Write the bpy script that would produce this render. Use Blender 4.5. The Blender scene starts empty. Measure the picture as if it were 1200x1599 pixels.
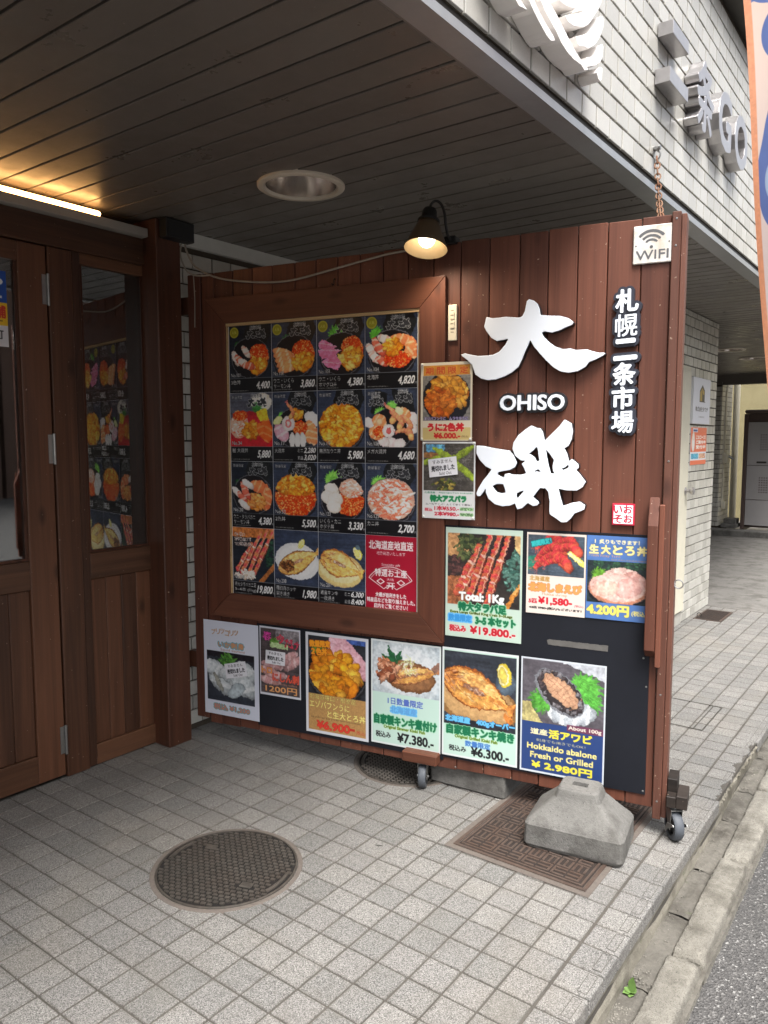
import bpy, bmesh, math, random
import numpy as np
from mathutils import Vector, Matrix

R = math.radians
scene = bpy.context.scene
COL = scene.collection
rnd = random.Random(7)

# ------------------------------------------------------------------ camera
CAM_H = 1.3727
cam_d = bpy.data.cameras.new('camera')
cam = bpy.data.objects.new('camera', cam_d)
COL.objects.link(cam)
cam.location = (0, 0, CAM_H)
cam.rotation_mode = 'XYZ'
cam.rotation_euler = (R(90 - 5.40), 0, R(36.614))
cam_d.sensor_fit = 'HORIZONTAL'
cam_d.sensor_width = 36
cam_d.lens = 36.0
cam_d.clip_start = 0.02
cam_d.clip_end = 500
scene.camera = cam

# ------------------------------------------------------------------ sky and sun (bright overcast)
SUN_EL, SUN_AZ = 63, 128          # azimuth measured from +Y towards +X
world = bpy.data.worlds.new('World')
scene.world = world
world.use_nodes = True
wn = world.node_tree.nodes
wl = world.node_tree.links
sky = wn.new('ShaderNodeTexSky')
sky.sky_type = 'NISHITA'
sky.sun_disc = False
sky.sun_elevation = R(SUN_EL)
sky.sun_rotation = R(SUN_AZ)
sky.air_density = 1.0
sky.dust_density = 6.0
sky.ozone_density = 1.0
hs = wn.new('ShaderNodeHueSaturation')
hs.inputs['Saturation'].default_value = 0.36
wl.new(sky.outputs[0], hs.inputs['Color'])
wl.new(hs.outputs[0], wn['Background'].inputs[0])
wn['Background'].inputs[1].default_value = 0.13
sun_d = bpy.data.lights.new('sun', 'SUN')
sun_d.energy = 2.4
sun_d.angle = R(30)
sun_d.color = (1.0, 0.985, 0.965)
sun = bpy.data.objects.new('sun', sun_d)
COL.objects.link(sun)
sd = Vector((math.sin(R(SUN_AZ)) * math.cos(R(SUN_EL)), math.cos(R(SUN_AZ)) * math.cos(R(SUN_EL)), math.sin(R(SUN_EL))))
sun.rotation_euler = (-sd).to_track_quat('-Z', 'Y').to_euler()
scene.view_settings.view_transform = 'Standard'
scene.view_settings.look = 'None'
scene.view_settings.gamma = 1
scene.view_settings.exposure = 1.42
scene.render.engine = 'CYCLES'
scene.cycles.use_denoising = True
scene.cycles.max_bounces = 10
scene.cycles.diffuse_bounces = 5
scene.cycles.glossy_bounces = 4
scene.cycles.transmission_bounces = 8
scene.cycles.transparent_max_bounces = 8
scene.cycles.sample_clamp_indirect = 6
scene.cycles.caustics_reflective = False
scene.cycles.caustics_refractive = False

# ------------------------------------------------------------------ materials
def S(r, g, b):
    f = lambda c: c / 12.92 if c <= 0.04045 else ((c + 0.055) / 1.055) ** 2.4
    return (f(r / 255), f(g / 255), f(b / 255), 1)

class NT:
    def __init__(s, name):
        s.m = bpy.data.materials.new(name)
        s.m.use_nodes = True
        s.t = s.m.node_tree
        s.b = s.t.nodes['Principled BSDF']
    def n(s, typ, **kw):
        nd = s.t.nodes.new('ShaderNode' + typ)
        for k, v in kw.items():
            if k.startswith('i_'):
                nd.inputs[k[2:].replace('_', ' ')].default_value = v
            else:
                setattr(nd, k, v)
        return nd
    def l(s, a, b):
        s.t.links.new(a, b)
    def math(s, op, a, b=None, c=None):
        nd = s.n('Math', operation=op)
        for i, v in enumerate((a, b, c)):
            if v is None: continue
            if isinstance(v, (int, float)): nd.inputs[i].default_value = v
            else: s.l(v, nd.inputs[i])
        return nd.outputs[0]
    def mix(s, fac, a, b, mode='MIX'):
        nd = s.n('Mix', data_type='RGBA', blend_type=mode)
        for i, v in ((0, fac), (6, a), (7, b)):
            if isinstance(v, (int, float)): nd.inputs[i].default_value = v
            elif isinstance(v, tuple): nd.inputs[i].default_value = v
            else: s.l(v, nd.inputs[i])
        return nd.outputs[2]
    def coord(s, scale=(1, 1, 1), out='Object', loc=(0, 0, 0)):
        tc = s.n('TexCoord')
        mp = s.n('Mapping')
        mp.inputs['Scale'].default_value = scale
        mp.inputs['Location'].default_value = loc
        s.l(tc.outputs[out], mp.inputs[0])
        return mp.outputs[0]
    def noise(s, vec, scale, detail=4, rough=0.55, dist=0):
        nd = s.n('TexNoise')
        nd.inputs['Scale'].default_value = scale
        nd.inputs['Detail'].default_value = detail
        nd.inputs['Roughness'].default_value = rough
        nd.inputs['Distortion'].default_value = dist
        s.l(vec, nd.inputs['Vector'])
        return nd.outputs[0]
    def ramp(s, fac, stops):
        nd = s.n('ValToRGB')
        e = nd.color_ramp.elements
        while len(e) < len(stops): e.new(0.5)
        for el, (p, c) in zip(e, stops):
            el.position = p
            el.color = c if isinstance(c, tuple) else (c, c, c, 1)
        s.l(fac, nd.inputs[0])
        return nd.outputs[0]
    def tint(s):
        a = s.n('Attribute')
        a.attribute_name = 'tint'
        return a.outputs['Fac']
    def bump(s, h, strength=0.3, dist=0.002):
        nd = s.n('Bump')
        nd.inputs['Strength'].default_value = strength
        nd.inputs['Distance'].default_value = dist
        s.l(h, nd.inputs['Height'])
        s.l(nd.outputs[0], s.b.inputs['Normal'])
    def col(s, c):
        s.l(c, s.b.inputs['Base Color'])
    def set(s, rough=0.5, metal=0.0, spec=0.5):
        s.b.inputs['Roughness'].default_value = rough
        s.b.inputs['Metallic'].default_value = metal
        s.b.inputs['Specular IOR Level'].default_value = spec
        return s

def m_plain(name, c, rough=0.5, metal=0.0, spec=0.5, var=0.12, scale=30, bump=0.0):
    t = NT(name).set(rough, metal, spec)
    v = t.coord()
    n = t.noise(v, scale, 5, 0.6)
    n2 = t.noise(v, scale * 0.13, 3, 0.5)
    f = t.math('ADD', t.math('MULTIPLY', n, 0.6), t.math('MULTIPLY', n2, 0.4))
    lo = tuple(x * (1 - var * 2) for x in c[:3]) + (1,)
    hi = tuple(min(1, x * (1 + var * 2)) for x in c[:3]) + (1,)
    t.col(t.ramp(f, [(0.25, lo), (0.75, hi)]))
    if bump: t.bump(n, bump, 0.003)
    return t.m

def m_wood(name, dark, light, axis='z', rough=0.5, fleck=0.0, tintamt=0.5, knots=True, spec=0.35):
    t = NT(name).set(rough, 0, spec)
    tn = t.tint()
    tc = t.n('TexCoord')
    add = t.n('VectorMath', operation='ADD')
    cmb = t.n('CombineXYZ')
    off = t.math('MULTIPLY', tn, 37.0)
    for i in range(3): t.l(off, cmb.inputs[i])
    t.l(tc.outputs['Object'], add.inputs[0])
    t.l(cmb.outputs[0], add.inputs[1])
    def mp(sc):
        m = t.n('Mapping')
        m.inputs['Scale'].default_value = sc
        t.l(add.outputs[0], m.inputs[0])
        return m.outputs[0]
    k = {'x': 0, 'y': 1, 'z': 2}[axis]
    s1 = [14, 14, 14]; s1[k] = 0.7
    s2 = [160, 160, 160]; s2[k] = 2.5
    s3 = [5, 5, 5]; s3[k] = 1.1
    g1 = t.noise(mp(s1), 1.6, 5, 0.6, 1.2)
    g2 = t.noise(mp(s2), 1.0, 3, 0.6)
    g3 = t.noise(mp(s3), 1.0, 4, 0.6)
    f = t.math('ADD', t.math('MULTIPLY', g1, 0.5), t.math('ADD', t.math('MULTIPLY', g2, 0.22), t.math('MULTIPLY', g3, 0.28)))
    f = t.math('ADD', f, t.math('MULTIPLY', t.math('SUBTRACT', tn, 0.5), tintamt * 0.5))
    c = t.ramp(f, [(0.30, dark), (0.52, tuple((a + b) / 2 for a, b in zip(dark, light))), (0.72, light)])
    if knots:
        sk = [7, 7, 7]; sk[k] = 3.2
        vo = t.n('TexVoronoi')
        vo.inputs['Scale'].default_value = 1.0
        t.l(mp(sk), vo.inputs['Vector'])
        kf = t.ramp(vo.outputs['Distance'], [(0.05, 1.0), (0.16, 0.0)])
        c = t.mix(t.math('MULTIPLY', kf, 0.65), c, tuple(x * 0.35 for x in dark[:3]) + (1,))
    sf = [30, 30, 30]; sf[k] = 0.5
    fd = t.math('MULTIPLY', t.ramp(t.noise(mp(sf), 1.0, 4, 0.6), [(0.5, 0.0), (0.78, 1.0)]), 0.10)
    c = t.mix(fd, c, tuple(min(1, x * 2.2 + 0.03) for x in light[:3]) + (1,))
    if fleck:
        fl = t.noise(mp([90, 90, 90]), 1.0, 2, 0.5)
        ff = t.ramp(fl, [(0.74 - fleck * 0.1, 0.0), (0.78 - fleck * 0.1, 1.0)])
        c = t.mix(t.math('MULTIPLY', ff, 0.6), c, S(190, 170, 150))
    t.col(c)
    t.l(t.ramp(g3, [(0.3, rough - 0.1), (0.7, min(1, rough + 0.15))]), t.b.inputs['Roughness'])
    t.bump(t.math('ADD', g2, t.math('MULTIPLY', g1, 0.6)), 0.25, 0.0015)
    return t.m

def m_tiles(name, lo, hi, rough=0.32, dirt=S(120, 110, 92), amt=0.35):
    t = NT(name).set(rough, 0, 0.5)
    v = t.coord()
    f = t.math('ADD', t.math('MULTIPLY', t.tint(), 0.7), t.math('MULTIPLY', t.noise(v, 25, 4), 0.3))
    c = t.ramp(f, [(0.15, lo), (0.85, hi)])
    d = t.noise(v, 3.0, 7, 0.65)
    c = t.mix(t.math('MULTIPLY', t.ramp(d, [(0.48, 0.0), (0.75, 1.0)]), amt), c, dirt)
    fine = t.noise(v, 220, 2)
    c = t.mix(0.12, c, t.ramp(fine, [(0.35, 0.35), (0.65, 0.95)]), 'MULTIPLY')
    t.col(c)
    t.bump(t.noise(v, 40, 3), 0.12, 0.002)
    return t.m

def m_floor(name):
    t = NT(name).set(0.62, 0, 0.35)
    v = t.coord()
    tn = t.tint()
    base = t.ramp(tn, [(0.0, S(117, 116, 113)), (0.5, S(124, 122, 119)), (1.0, S(131, 129, 125))])
    sp = t.noise(v, 330, 2, 0.7)
    base = t.mix(1.0, base, t.ramp(sp, [(0.36, 0.28), (0.45, 0.72), (0.54, 1.0), (0.66, 1.3)]), 'MULTIPLY')
    gv = t.n('TexVoronoi'); gv.inputs['Scale'].default_value = 300; t.l(v, gv.inputs['Vector'])
    gw = t.n('TexWhiteNoise'); t.l(gv.outputs['Position'], gw.inputs[0])
    base = t.mix(1.0, base, t.ramp(gw.outputs[0], [(0.0, 0.55), (0.3, 0.86), (0.65, 1.04), (1.0, 1.32)]), 'MULTIPLY')
    sp2 = t.noise(v, 170, 2, 0.5)
    base = t.mix(t.ramp(sp2, [(0.68, 0.0), (0.72, 0.6)]), base, S(70, 66, 60))
    st = t.noise(v, 2.1, 6, 0.6, 0.6)
    base = t.mix(t.math('MULTIPLY', t.ramp(st, [(0.50, 0.0), (0.76, 1.0)]), 0.22), base, S(136, 126, 110))
    st2 = t.noise(v, 5.5, 6, 0.7)
    base = t.mix(t.math('MULTIPLY', t.ramp(st2, [(0.5, 0.0), (0.75, 1.0)]), 0.4), base, S(96, 92, 86))
    st3 = t.noise(v, 34, 3, 0.7)
    base = t.mix(t.math('MULTIPLY', t.ramp(st3, [(0.66, 0.0), (0.72, 1.0)]), 0.45), base, S(60, 56, 50))
    sx = t.n('SeparateXYZ'); t.l(v, sx.inputs[0])
    ed = []
    for k, o in ((0, 1.1524), (1, -1.5198)):
        fr = t.math('FRACT', t.math('MULTIPLY', t.math('ADD', sx.outputs[k], o + 10.0), 10.0))
        ed.append(t.math('ABSOLUTE', t.math('SUBTRACT', fr, 0.5)))
    e = t.math('MAXIMUM', ed[0], ed[1])
    e = t.math('ADD', e, t.math('MULTIPLY', t.math('SUBTRACT', t.noise(v, 28, 5, 0.7), 0.5), 0.22))
    base = t.mix(t.math('MULTIPLY', t.math('MULTIPLY', t.ramp(e, [(0.40, 0.0), (0.52, 1.0)]), t.math('LESS_THAN', sx.outputs[0], -0.70)), 0.45), base, S(88, 82, 74))
    gum = t.n('TexVoronoi'); gum.inputs['Scale'].default_value = 3.3; t.l(v, gum.inputs['Vector'])
    base = t.mix(t.math('MULTIPLY', t.ramp(gum.outputs['Distance'], [(0.035, 1.0), (0.05, 0.0)]), 0.4), base, S(70, 68, 66))
    t.col(base)
    t.bump(sp, 0.45, 0.0012)
    return t.m

def m_rough_stone(name, a, b, scale=60, bump=0.6, stain=None, moss=0.0, speck=None, pits=0.0):
    t = NT(name).set(0.85, 0, 0.25)
    v = t.coord()
    n1 = t.noise(v, scale, 6, 0.7)
    n2 = t.noise(v, 4, 6, 0.65, 0.5)
    n3 = t.noise(v, scale * 5, 2, 0.6)
    f = t.math('ADD', t.math('MULTIPLY', n1, 0.4), t.math('ADD', t.math('MULTIPLY', n2, 0.4), t.math('MULTIPLY', n3, 0.2)))
    c = t.ramp(f, [(0.32, a), (0.66, b)])
    if stain:
        c = t.mix(t.math('MULTIPLY', t.ramp(t.noise(v, 7, 6, 0.7), [(0.48, 0.0), (0.64, 1.0)]), 0.7), c, stain)
    if moss:
        c = t.mix(t.math('MULTIPLY', t.ramp(t.noise(v, 11, 6, 0.75), [(0.62, 0.0), (0.7, 1.0)]), moss), c, S(70, 84, 40))
    tn = t.tint()
    c = t.mix(1.0, c, t.ramp(tn, [(0.0, 0.86), (1.0, 1.0)]), 'MULTIPLY')
    if pits:
        vo = t.n('TexVoronoi'); vo.inputs['Scale'].default_value = 95; t.l(v, vo.inputs['Vector'])
        w = t.n('TexWhiteNoise'); t.l(vo.outputs['Position'], w.inputs[0])
        pf = t.math('MULTIPLY', t.ramp(vo.outputs['Distance'], [(0.12, 1.0), (0.22, 0.0)]), t.math('GREATER_THAN', w.outputs[0], 0.72))
        c = t.mix(t.math('MULTIPLY', pf, pits), c, S(58, 56, 53))
    if speck:
        c = t.mix(t.ramp(t.noise(v, scale * 7, 1), [(0.6, 0.0), (0.66, 1.0)]), c, speck)
    t.col(c)
    t.bump(t.math('ADD', n1, t.math('MULTIPLY', n3, 0.5)), bump, 0.006)
    return t.m

def m_asphalt(name, k=1.0):
    t = NT(name).set(0.85, 0, 0.3)
    v = t.coord()
    vo = t.n('TexVoronoi')
    vo.inputs['Scale'].default_value = 170
    t.l(v, vo.inputs['Vector'])
    n = t.noise(v, 3, 5)
    w = t.n('TexWhiteNoise')
    t.l(vo.outputs['Position'], w.inputs[0])
    c = t.ramp(w.outputs[0], [(0.0, (0.05 * k, 0.05 * k, 0.05 * k, 1)), (0.6, (0.09 * k, 0.088 * k, 0.086 * k, 1)), (0.93, (0.145 * k, 0.14 * k, 0.135 * k, 1)), (1.0, (0.36 * k, 0.355 * k, 0.34 * k, 1))])
    c = t.mix(t.math('MULTIPLY', n, 0.5), c, (0.085 * k, 0.08 * k, 0.075 * k, 1))
    t.col(c)
    t.bump(vo.outputs['Distance'], 0.9, 0.006)
    return t.m

def m_soffit(name, c):
    t = NT(name).set(0.3, 0.0, 0.55)
    v = t.coord()
    f = t.math('ADD', t.math('MULTIPLY', t.tint(), 0.5), t.math('MULTIPLY', t.noise(v, 4, 5, 0.6), 0.5))
    k = t.ramp(f, [(0.2, tuple(x * 0.86 for x in c[:3]) + (1,)), (0.8, tuple(x * 1.12 for x in c[:3]) + (1,))])
    sp = t.noise(v, 150, 2, 0.6)
    k = t.mix(t.math('MULTIPLY', t.ramp(sp, [(0.70, 0.0), (0.74, 1.0)]), 0.55), k, S(170, 164, 152))
    du = t.noise(v, 2.2, 6, 0.7)
    k = t.mix(t.math('MULTIPLY', t.ramp(du, [(0.55, 0.0), (0.75, 1.0)]), 0.3), k, S(130, 122, 108))
    t.col(k)
    t.l(t.ramp(t.noise(v, 6, 5, 0.65), [(0.3, 0.24), (0.7, 0.5)]), t.b.inputs['Roughness'])
    t.bump(t.noise(v, 7, 3), 0.08, 0.004)
    return t.m

def m_emit(name, c, strength):
    t = NT(name)
    t.b.inputs['Base Color'].default_value = c
    t.b.inputs['Emission Color'].default_value = c
    t.b.inputs['Emission Strength'].default_value = strength
    return t.m

def m_print(name, rough=0.42):
    t = NT(name).set(rough, 0, 0.4)
    a = t.n('Attribute')
    a.attribute_name = 'ink'
    t.col(a.outputs['Color'])
    return t.m

def m_glass(name, ior=1.5):
    t = NT(name).set(0.015, 0, 0.5)
    t.b.inputs['Transmission Weight'].default_value = 1.0
    t.b.inputs['IOR'].default_value = ior
    t.b.inputs['Base Color'].default_value = (0.72, 0.76, 0.74, 1)
    return t.m

def m_rust(name, a, b, rust, amt=0.5, rough=0.6, metal=0.4):
    t = NT(name).set(rough, metal, 0.4)
    v = t.coord()
    c = t.ramp(t.noise(v, 40, 5, 0.7), [(0.3, a), (0.7, b)])
    c = t.mix(t.math('MULTIPLY', t.ramp(t.noise(v, 9, 7, 0.7, 0.5), [(0.42, 0.0), (0.62, 1.0)]), amt), c, rust)
    t.col(c)
    t.bump(t.noise(v, 140, 3), 0.35, 0.002)
    return t.m

M = {}
M['door_wood'] = m_wood('door_wood', S(56, 37, 28), S(104, 69, 50), 'z', 0.42, 0.05, 0.6)
M['door_wood_h'] = m_wood('door_wood_across', S(60, 41, 31), S(106, 73, 53), 'y', 0.42, 0.05, 0.6)
M['post_wood'] = m_wood('post_wood', S(52, 32, 24), S(92, 56, 40), 'z', 0.45, 0.12, 0.3)
M['sign_wood'] = m_wood('sign_wood', S(76, 44, 34), S(114, 70, 54), 'z', 0.52, 0.14, 0.75)
M['sign_wood_h'] = m_wood('sign_wood_across', S(72, 42, 31), S(108, 66, 48), 'x', 0.48, 0.0, 0.3)
M['frame_wood'] = m_wood('frame_wood', S(74, 42, 31), S(112, 66, 48), 'z', 0.48, 0.0, 0.3)
M['sign_stile'] = m_wood('sign_stile_wood', S(76, 48, 39), S(112, 73, 59), 'z', 0.5, 0.3, 0.3)
M['pale_wood'] = m_wood('pale_wood', S(150, 120, 84), S(205, 176, 132), 'x', 0.6, 0, 0.3, False)
M['black_wood'] = m_wood('weathered_dark_wood', S(16, 13, 11), S(52, 44, 39), 'x', 0.6, 0.1, 0.3, False)
M['soffit'] = m_soffit('soffit_paint', S(104, 98, 92))
M['soffit_gap'] = m_plain('soffit_gap', S(30, 26, 22), 0.8)
M['light_board'] = m_plain('light_board_paint', S(150, 145, 138), 0.5, 0, 0.4, 0.05, 14)
M['facade'] = m_rough_stone('brown_render', S(104, 84, 74), S(128, 104, 92), 20, 0.3)
M['shutter'] = m_plain('beige_shutter', S(168, 156, 132), 0.5, 0.1, 0.4, 0.06, 8)
M['awning'] = m_plain('awning_cloth', S(176, 84, 52), 0.7)
M['white_trim'] = m_plain('white_trim', S(205, 205, 200), 0.45, 0, 0.5, 0.05, 14)
M['alu'] = m_plain('aluminium', S(158, 160, 161), 0.35, 0.55, 0.5, 0.05, 20)
M['dark_metal'] = m_plain('dark_metal', S(58, 55, 50), 0.5, 0.2, 0.4, 0.1, 30)
M['tile'] = m_tiles('wall_tile', S(172, 170, 163), S(190, 188, 181), amt=0.18)
M['tile_old'] = m_tiles('wall_tile_weathered', S(168, 166, 158), S(200, 198, 190), amt=0.35)
M['wall_grout'] = m_plain('wall_grout', S(74, 67, 59), 0.9, 0, 0.2, 0.15, 60)
M['floor_tile'] = m_floor('floor_tile')
M['grout'] = m_rough_stone('floor_grout', S(66, 63, 59), S(92, 88, 82), 90, 0.4)
M['riser'] = m_rough_stone('riser_concrete', S(112, 108, 97), S(148, 143, 131), 40, 0.6, S(76, 72, 62), 0.75)
M['gutter'] = m_rough_stone('gutter_concrete', S(78, 75, 70), S(116, 112, 104), 70, 0.8, S(64, 60, 54), 0.35)
M['kerb'] = m_rough_stone('kerb_stone', S(106, 103, 96), S(152, 148, 138), 60, 1.0, S(86, 82, 74), 0.25, S(76, 73, 67))
M['concrete'] = m_rough_stone('cast_concrete', S(92, 91, 88), S(128, 126, 122), 90, 0.5, S(76, 74, 70), 0, None, 0.7)
M['asphalt'] = m_asphalt('asphalt', 0.95)
M['drive'] = m_rough_stone('driveway_asphalt', S(92, 90, 87), S(128, 125, 120), 120, 0.4, S(78, 75, 70))
M['ground'] = m_plain('far_ground', S(110, 108, 104), 0.9)
M['iron'] = m_rust('cast_iron', S(58, 55, 51), S(84, 79, 73), S(72, 62, 55), 0.35, 0.5, 0.2)
M['iron_gap'] = m_rust('cast_iron_gap', S(18, 16, 15), S(28, 25, 23), S(32, 26, 22), 0.5, 0.85, 0.0)
M['mortar_ring'] = m_rough_stone('mortar_ring', S(84, 77, 72), S(112, 104, 97), 80, 0.5)
M['grate'] = m_rust('rusty_grating', S(58, 48, 43), S(84, 71, 63), S(72, 53, 43), 0.55, 0.65, 0.1)
M['grate_gap'] = m_rust('rusty_grating_recess', S(30, 25, 22), S(46, 38, 34), S(50, 38, 31), 0.5, 0.85, 0.0)
M['black_board'] = m_plain('black_board', S(25, 27, 34), 0.6, 0, 0.25, 0.1, 12)
M['black'] = m_plain('black_plastic', S(24, 24, 25), 0.45, 0, 0.4, 0.1)
M['rubber'] = m_plain('grey_rubber', S(74, 78, 84), 0.6, 0, 0.4, 0.1)
M['zinc'] = m_plain('zinc_steel', S(150, 150, 148), 0.35, 0.8, 0.5, 0.1, 40)
M['steel'] = m_plain('brushed_steel', S(178, 175, 175), 0.3, 0.8, 0.5, 0.06, 40)
M['rust'] = m_rust('rusty_chain', S(96, 70, 54), S(140, 108, 84), S(120, 70, 44), 0.7, 0.7, 0.3)
M['white_letter'] = m_plain('white_acrylic', S(232, 238, 246), 0.4, 0, 0.5, 0.01, 10)
M['letter_side'] = m_plain('dark_letter_side', S(36, 36, 40), 0.4, 0, 0.5, 0.1)
M['navy'] = m_plain('dark_backing', S(46, 48, 58), 0.45, 0, 0.4, 0.05)
M['emblem'] = m_plain('white_emblem', S(236, 232, 228), 0.5, 0, 0.4, 0.04, 8)
M['grey_cable'] = m_plain('grey_cable', S(150, 142, 130), 0.55)
M['ivory'] = m_plain('ivory_plastic', S(214, 205, 184), 0.4, 0, 0.5, 0.03)
M['ivory_dark'] = m_plain('ivory_dark_line', S(120, 112, 98), 0.5)  # darker ivory for the lines on the switch plate
M['paper'] = m_plain('white_paper', S(222, 224, 228), 0.6, 0, 0.3, 0.02)
M['print'] = m_print('printed_ink')
M['print_gloss'] = m_print('laminated_print', 0.3)
M['glass'] = m_glass('window_glass', 2.6)
M['room'] = m_plain('dim_room', S(70, 58, 48), 0.8)
M['tube'] = m_emit('lit_tube', (1.0, 0.52, 0.17, 1), 7)
M['bulb'] = m_emit('lit_bulb', (1.0, 0.82, 0.60, 1), 3.2)
M['shade_in'] = m_plain('shade_inner', S(176, 158, 124), 0.5, 0, 0.5, 0.04)
M['shade_out'] = m_plain('shade_outer', S(112, 96, 76), 0.32, 0.4, 0.5, 0.06)
M['reflector'] = m_plain('downlight_reflector', S(228, 220, 212), 0.2, 0.95, 0.5, 0.05, 60)
M['ring'] = m_plain('downlight_ring', S(198, 188, 172), 0.5, 0, 0.5, 0.05)
M['cream'] = m_plain('cream_paint', S(206, 201, 182), 0.5, 0, 0.4, 0.05, 10)
M['stucco'] = m_rough_stone('yellow_stucco', S(150, 140, 104), S(176, 165, 128), 120, 0.6)
M['cabinet'] = m_plain('cabinet_paint', S(168, 165, 164), 0.5, 0, 0.4, 0.05, 6)
M['cabinet_dark'] = m_plain('cabinet_frame', S(88, 74, 68), 0.5, 0, 0.4, 0.08)
M['plaque'] = m_rust('stained_white_plaque', S(205, 202, 196), S(222, 220, 215), S(176, 148, 112), 0.55, 0.6, 0.0)
M['plaque_cut'] = m_plain('plaque_recess', S(92, 92, 94), 0.7)
M['seal_red'] = m_plain('seal_red', S(196, 30, 60), 0.4, 0, 0.5, 0.03)
M['leaf'] = m_plain('weed_leaf', S(92, 120, 62), 0.6, 0, 0.3, 0.15, 60)
M['tape'] = m_plain('grey_tape', S(96, 94, 91), 0.6, 0, 0.3, 0.15, 40)
M['flagpole'] = m_plain('pole_white', S(220, 220, 222), 0.4)

# ------------------------------------------------------------------ object helpers
def setp(o, label=None, cat=None, group=None, kind=None):
    if label: o['label'] = label
    if cat: o['category'] = cat
    if group: o['group'] = group
    if kind: o['kind'] = kind
    return o

def thing(name, label, cat, loc=(0, 0, 0), rotz=0.0, group=None):
    o = bpy.data.objects.new(name, None)
    o.empty_display_size = 0.1
    COL.objects.link(o)
    o.location = loc
    o.rotation_euler = (0, 0, rotz)
    return setp(o, label, cat, group)

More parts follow.
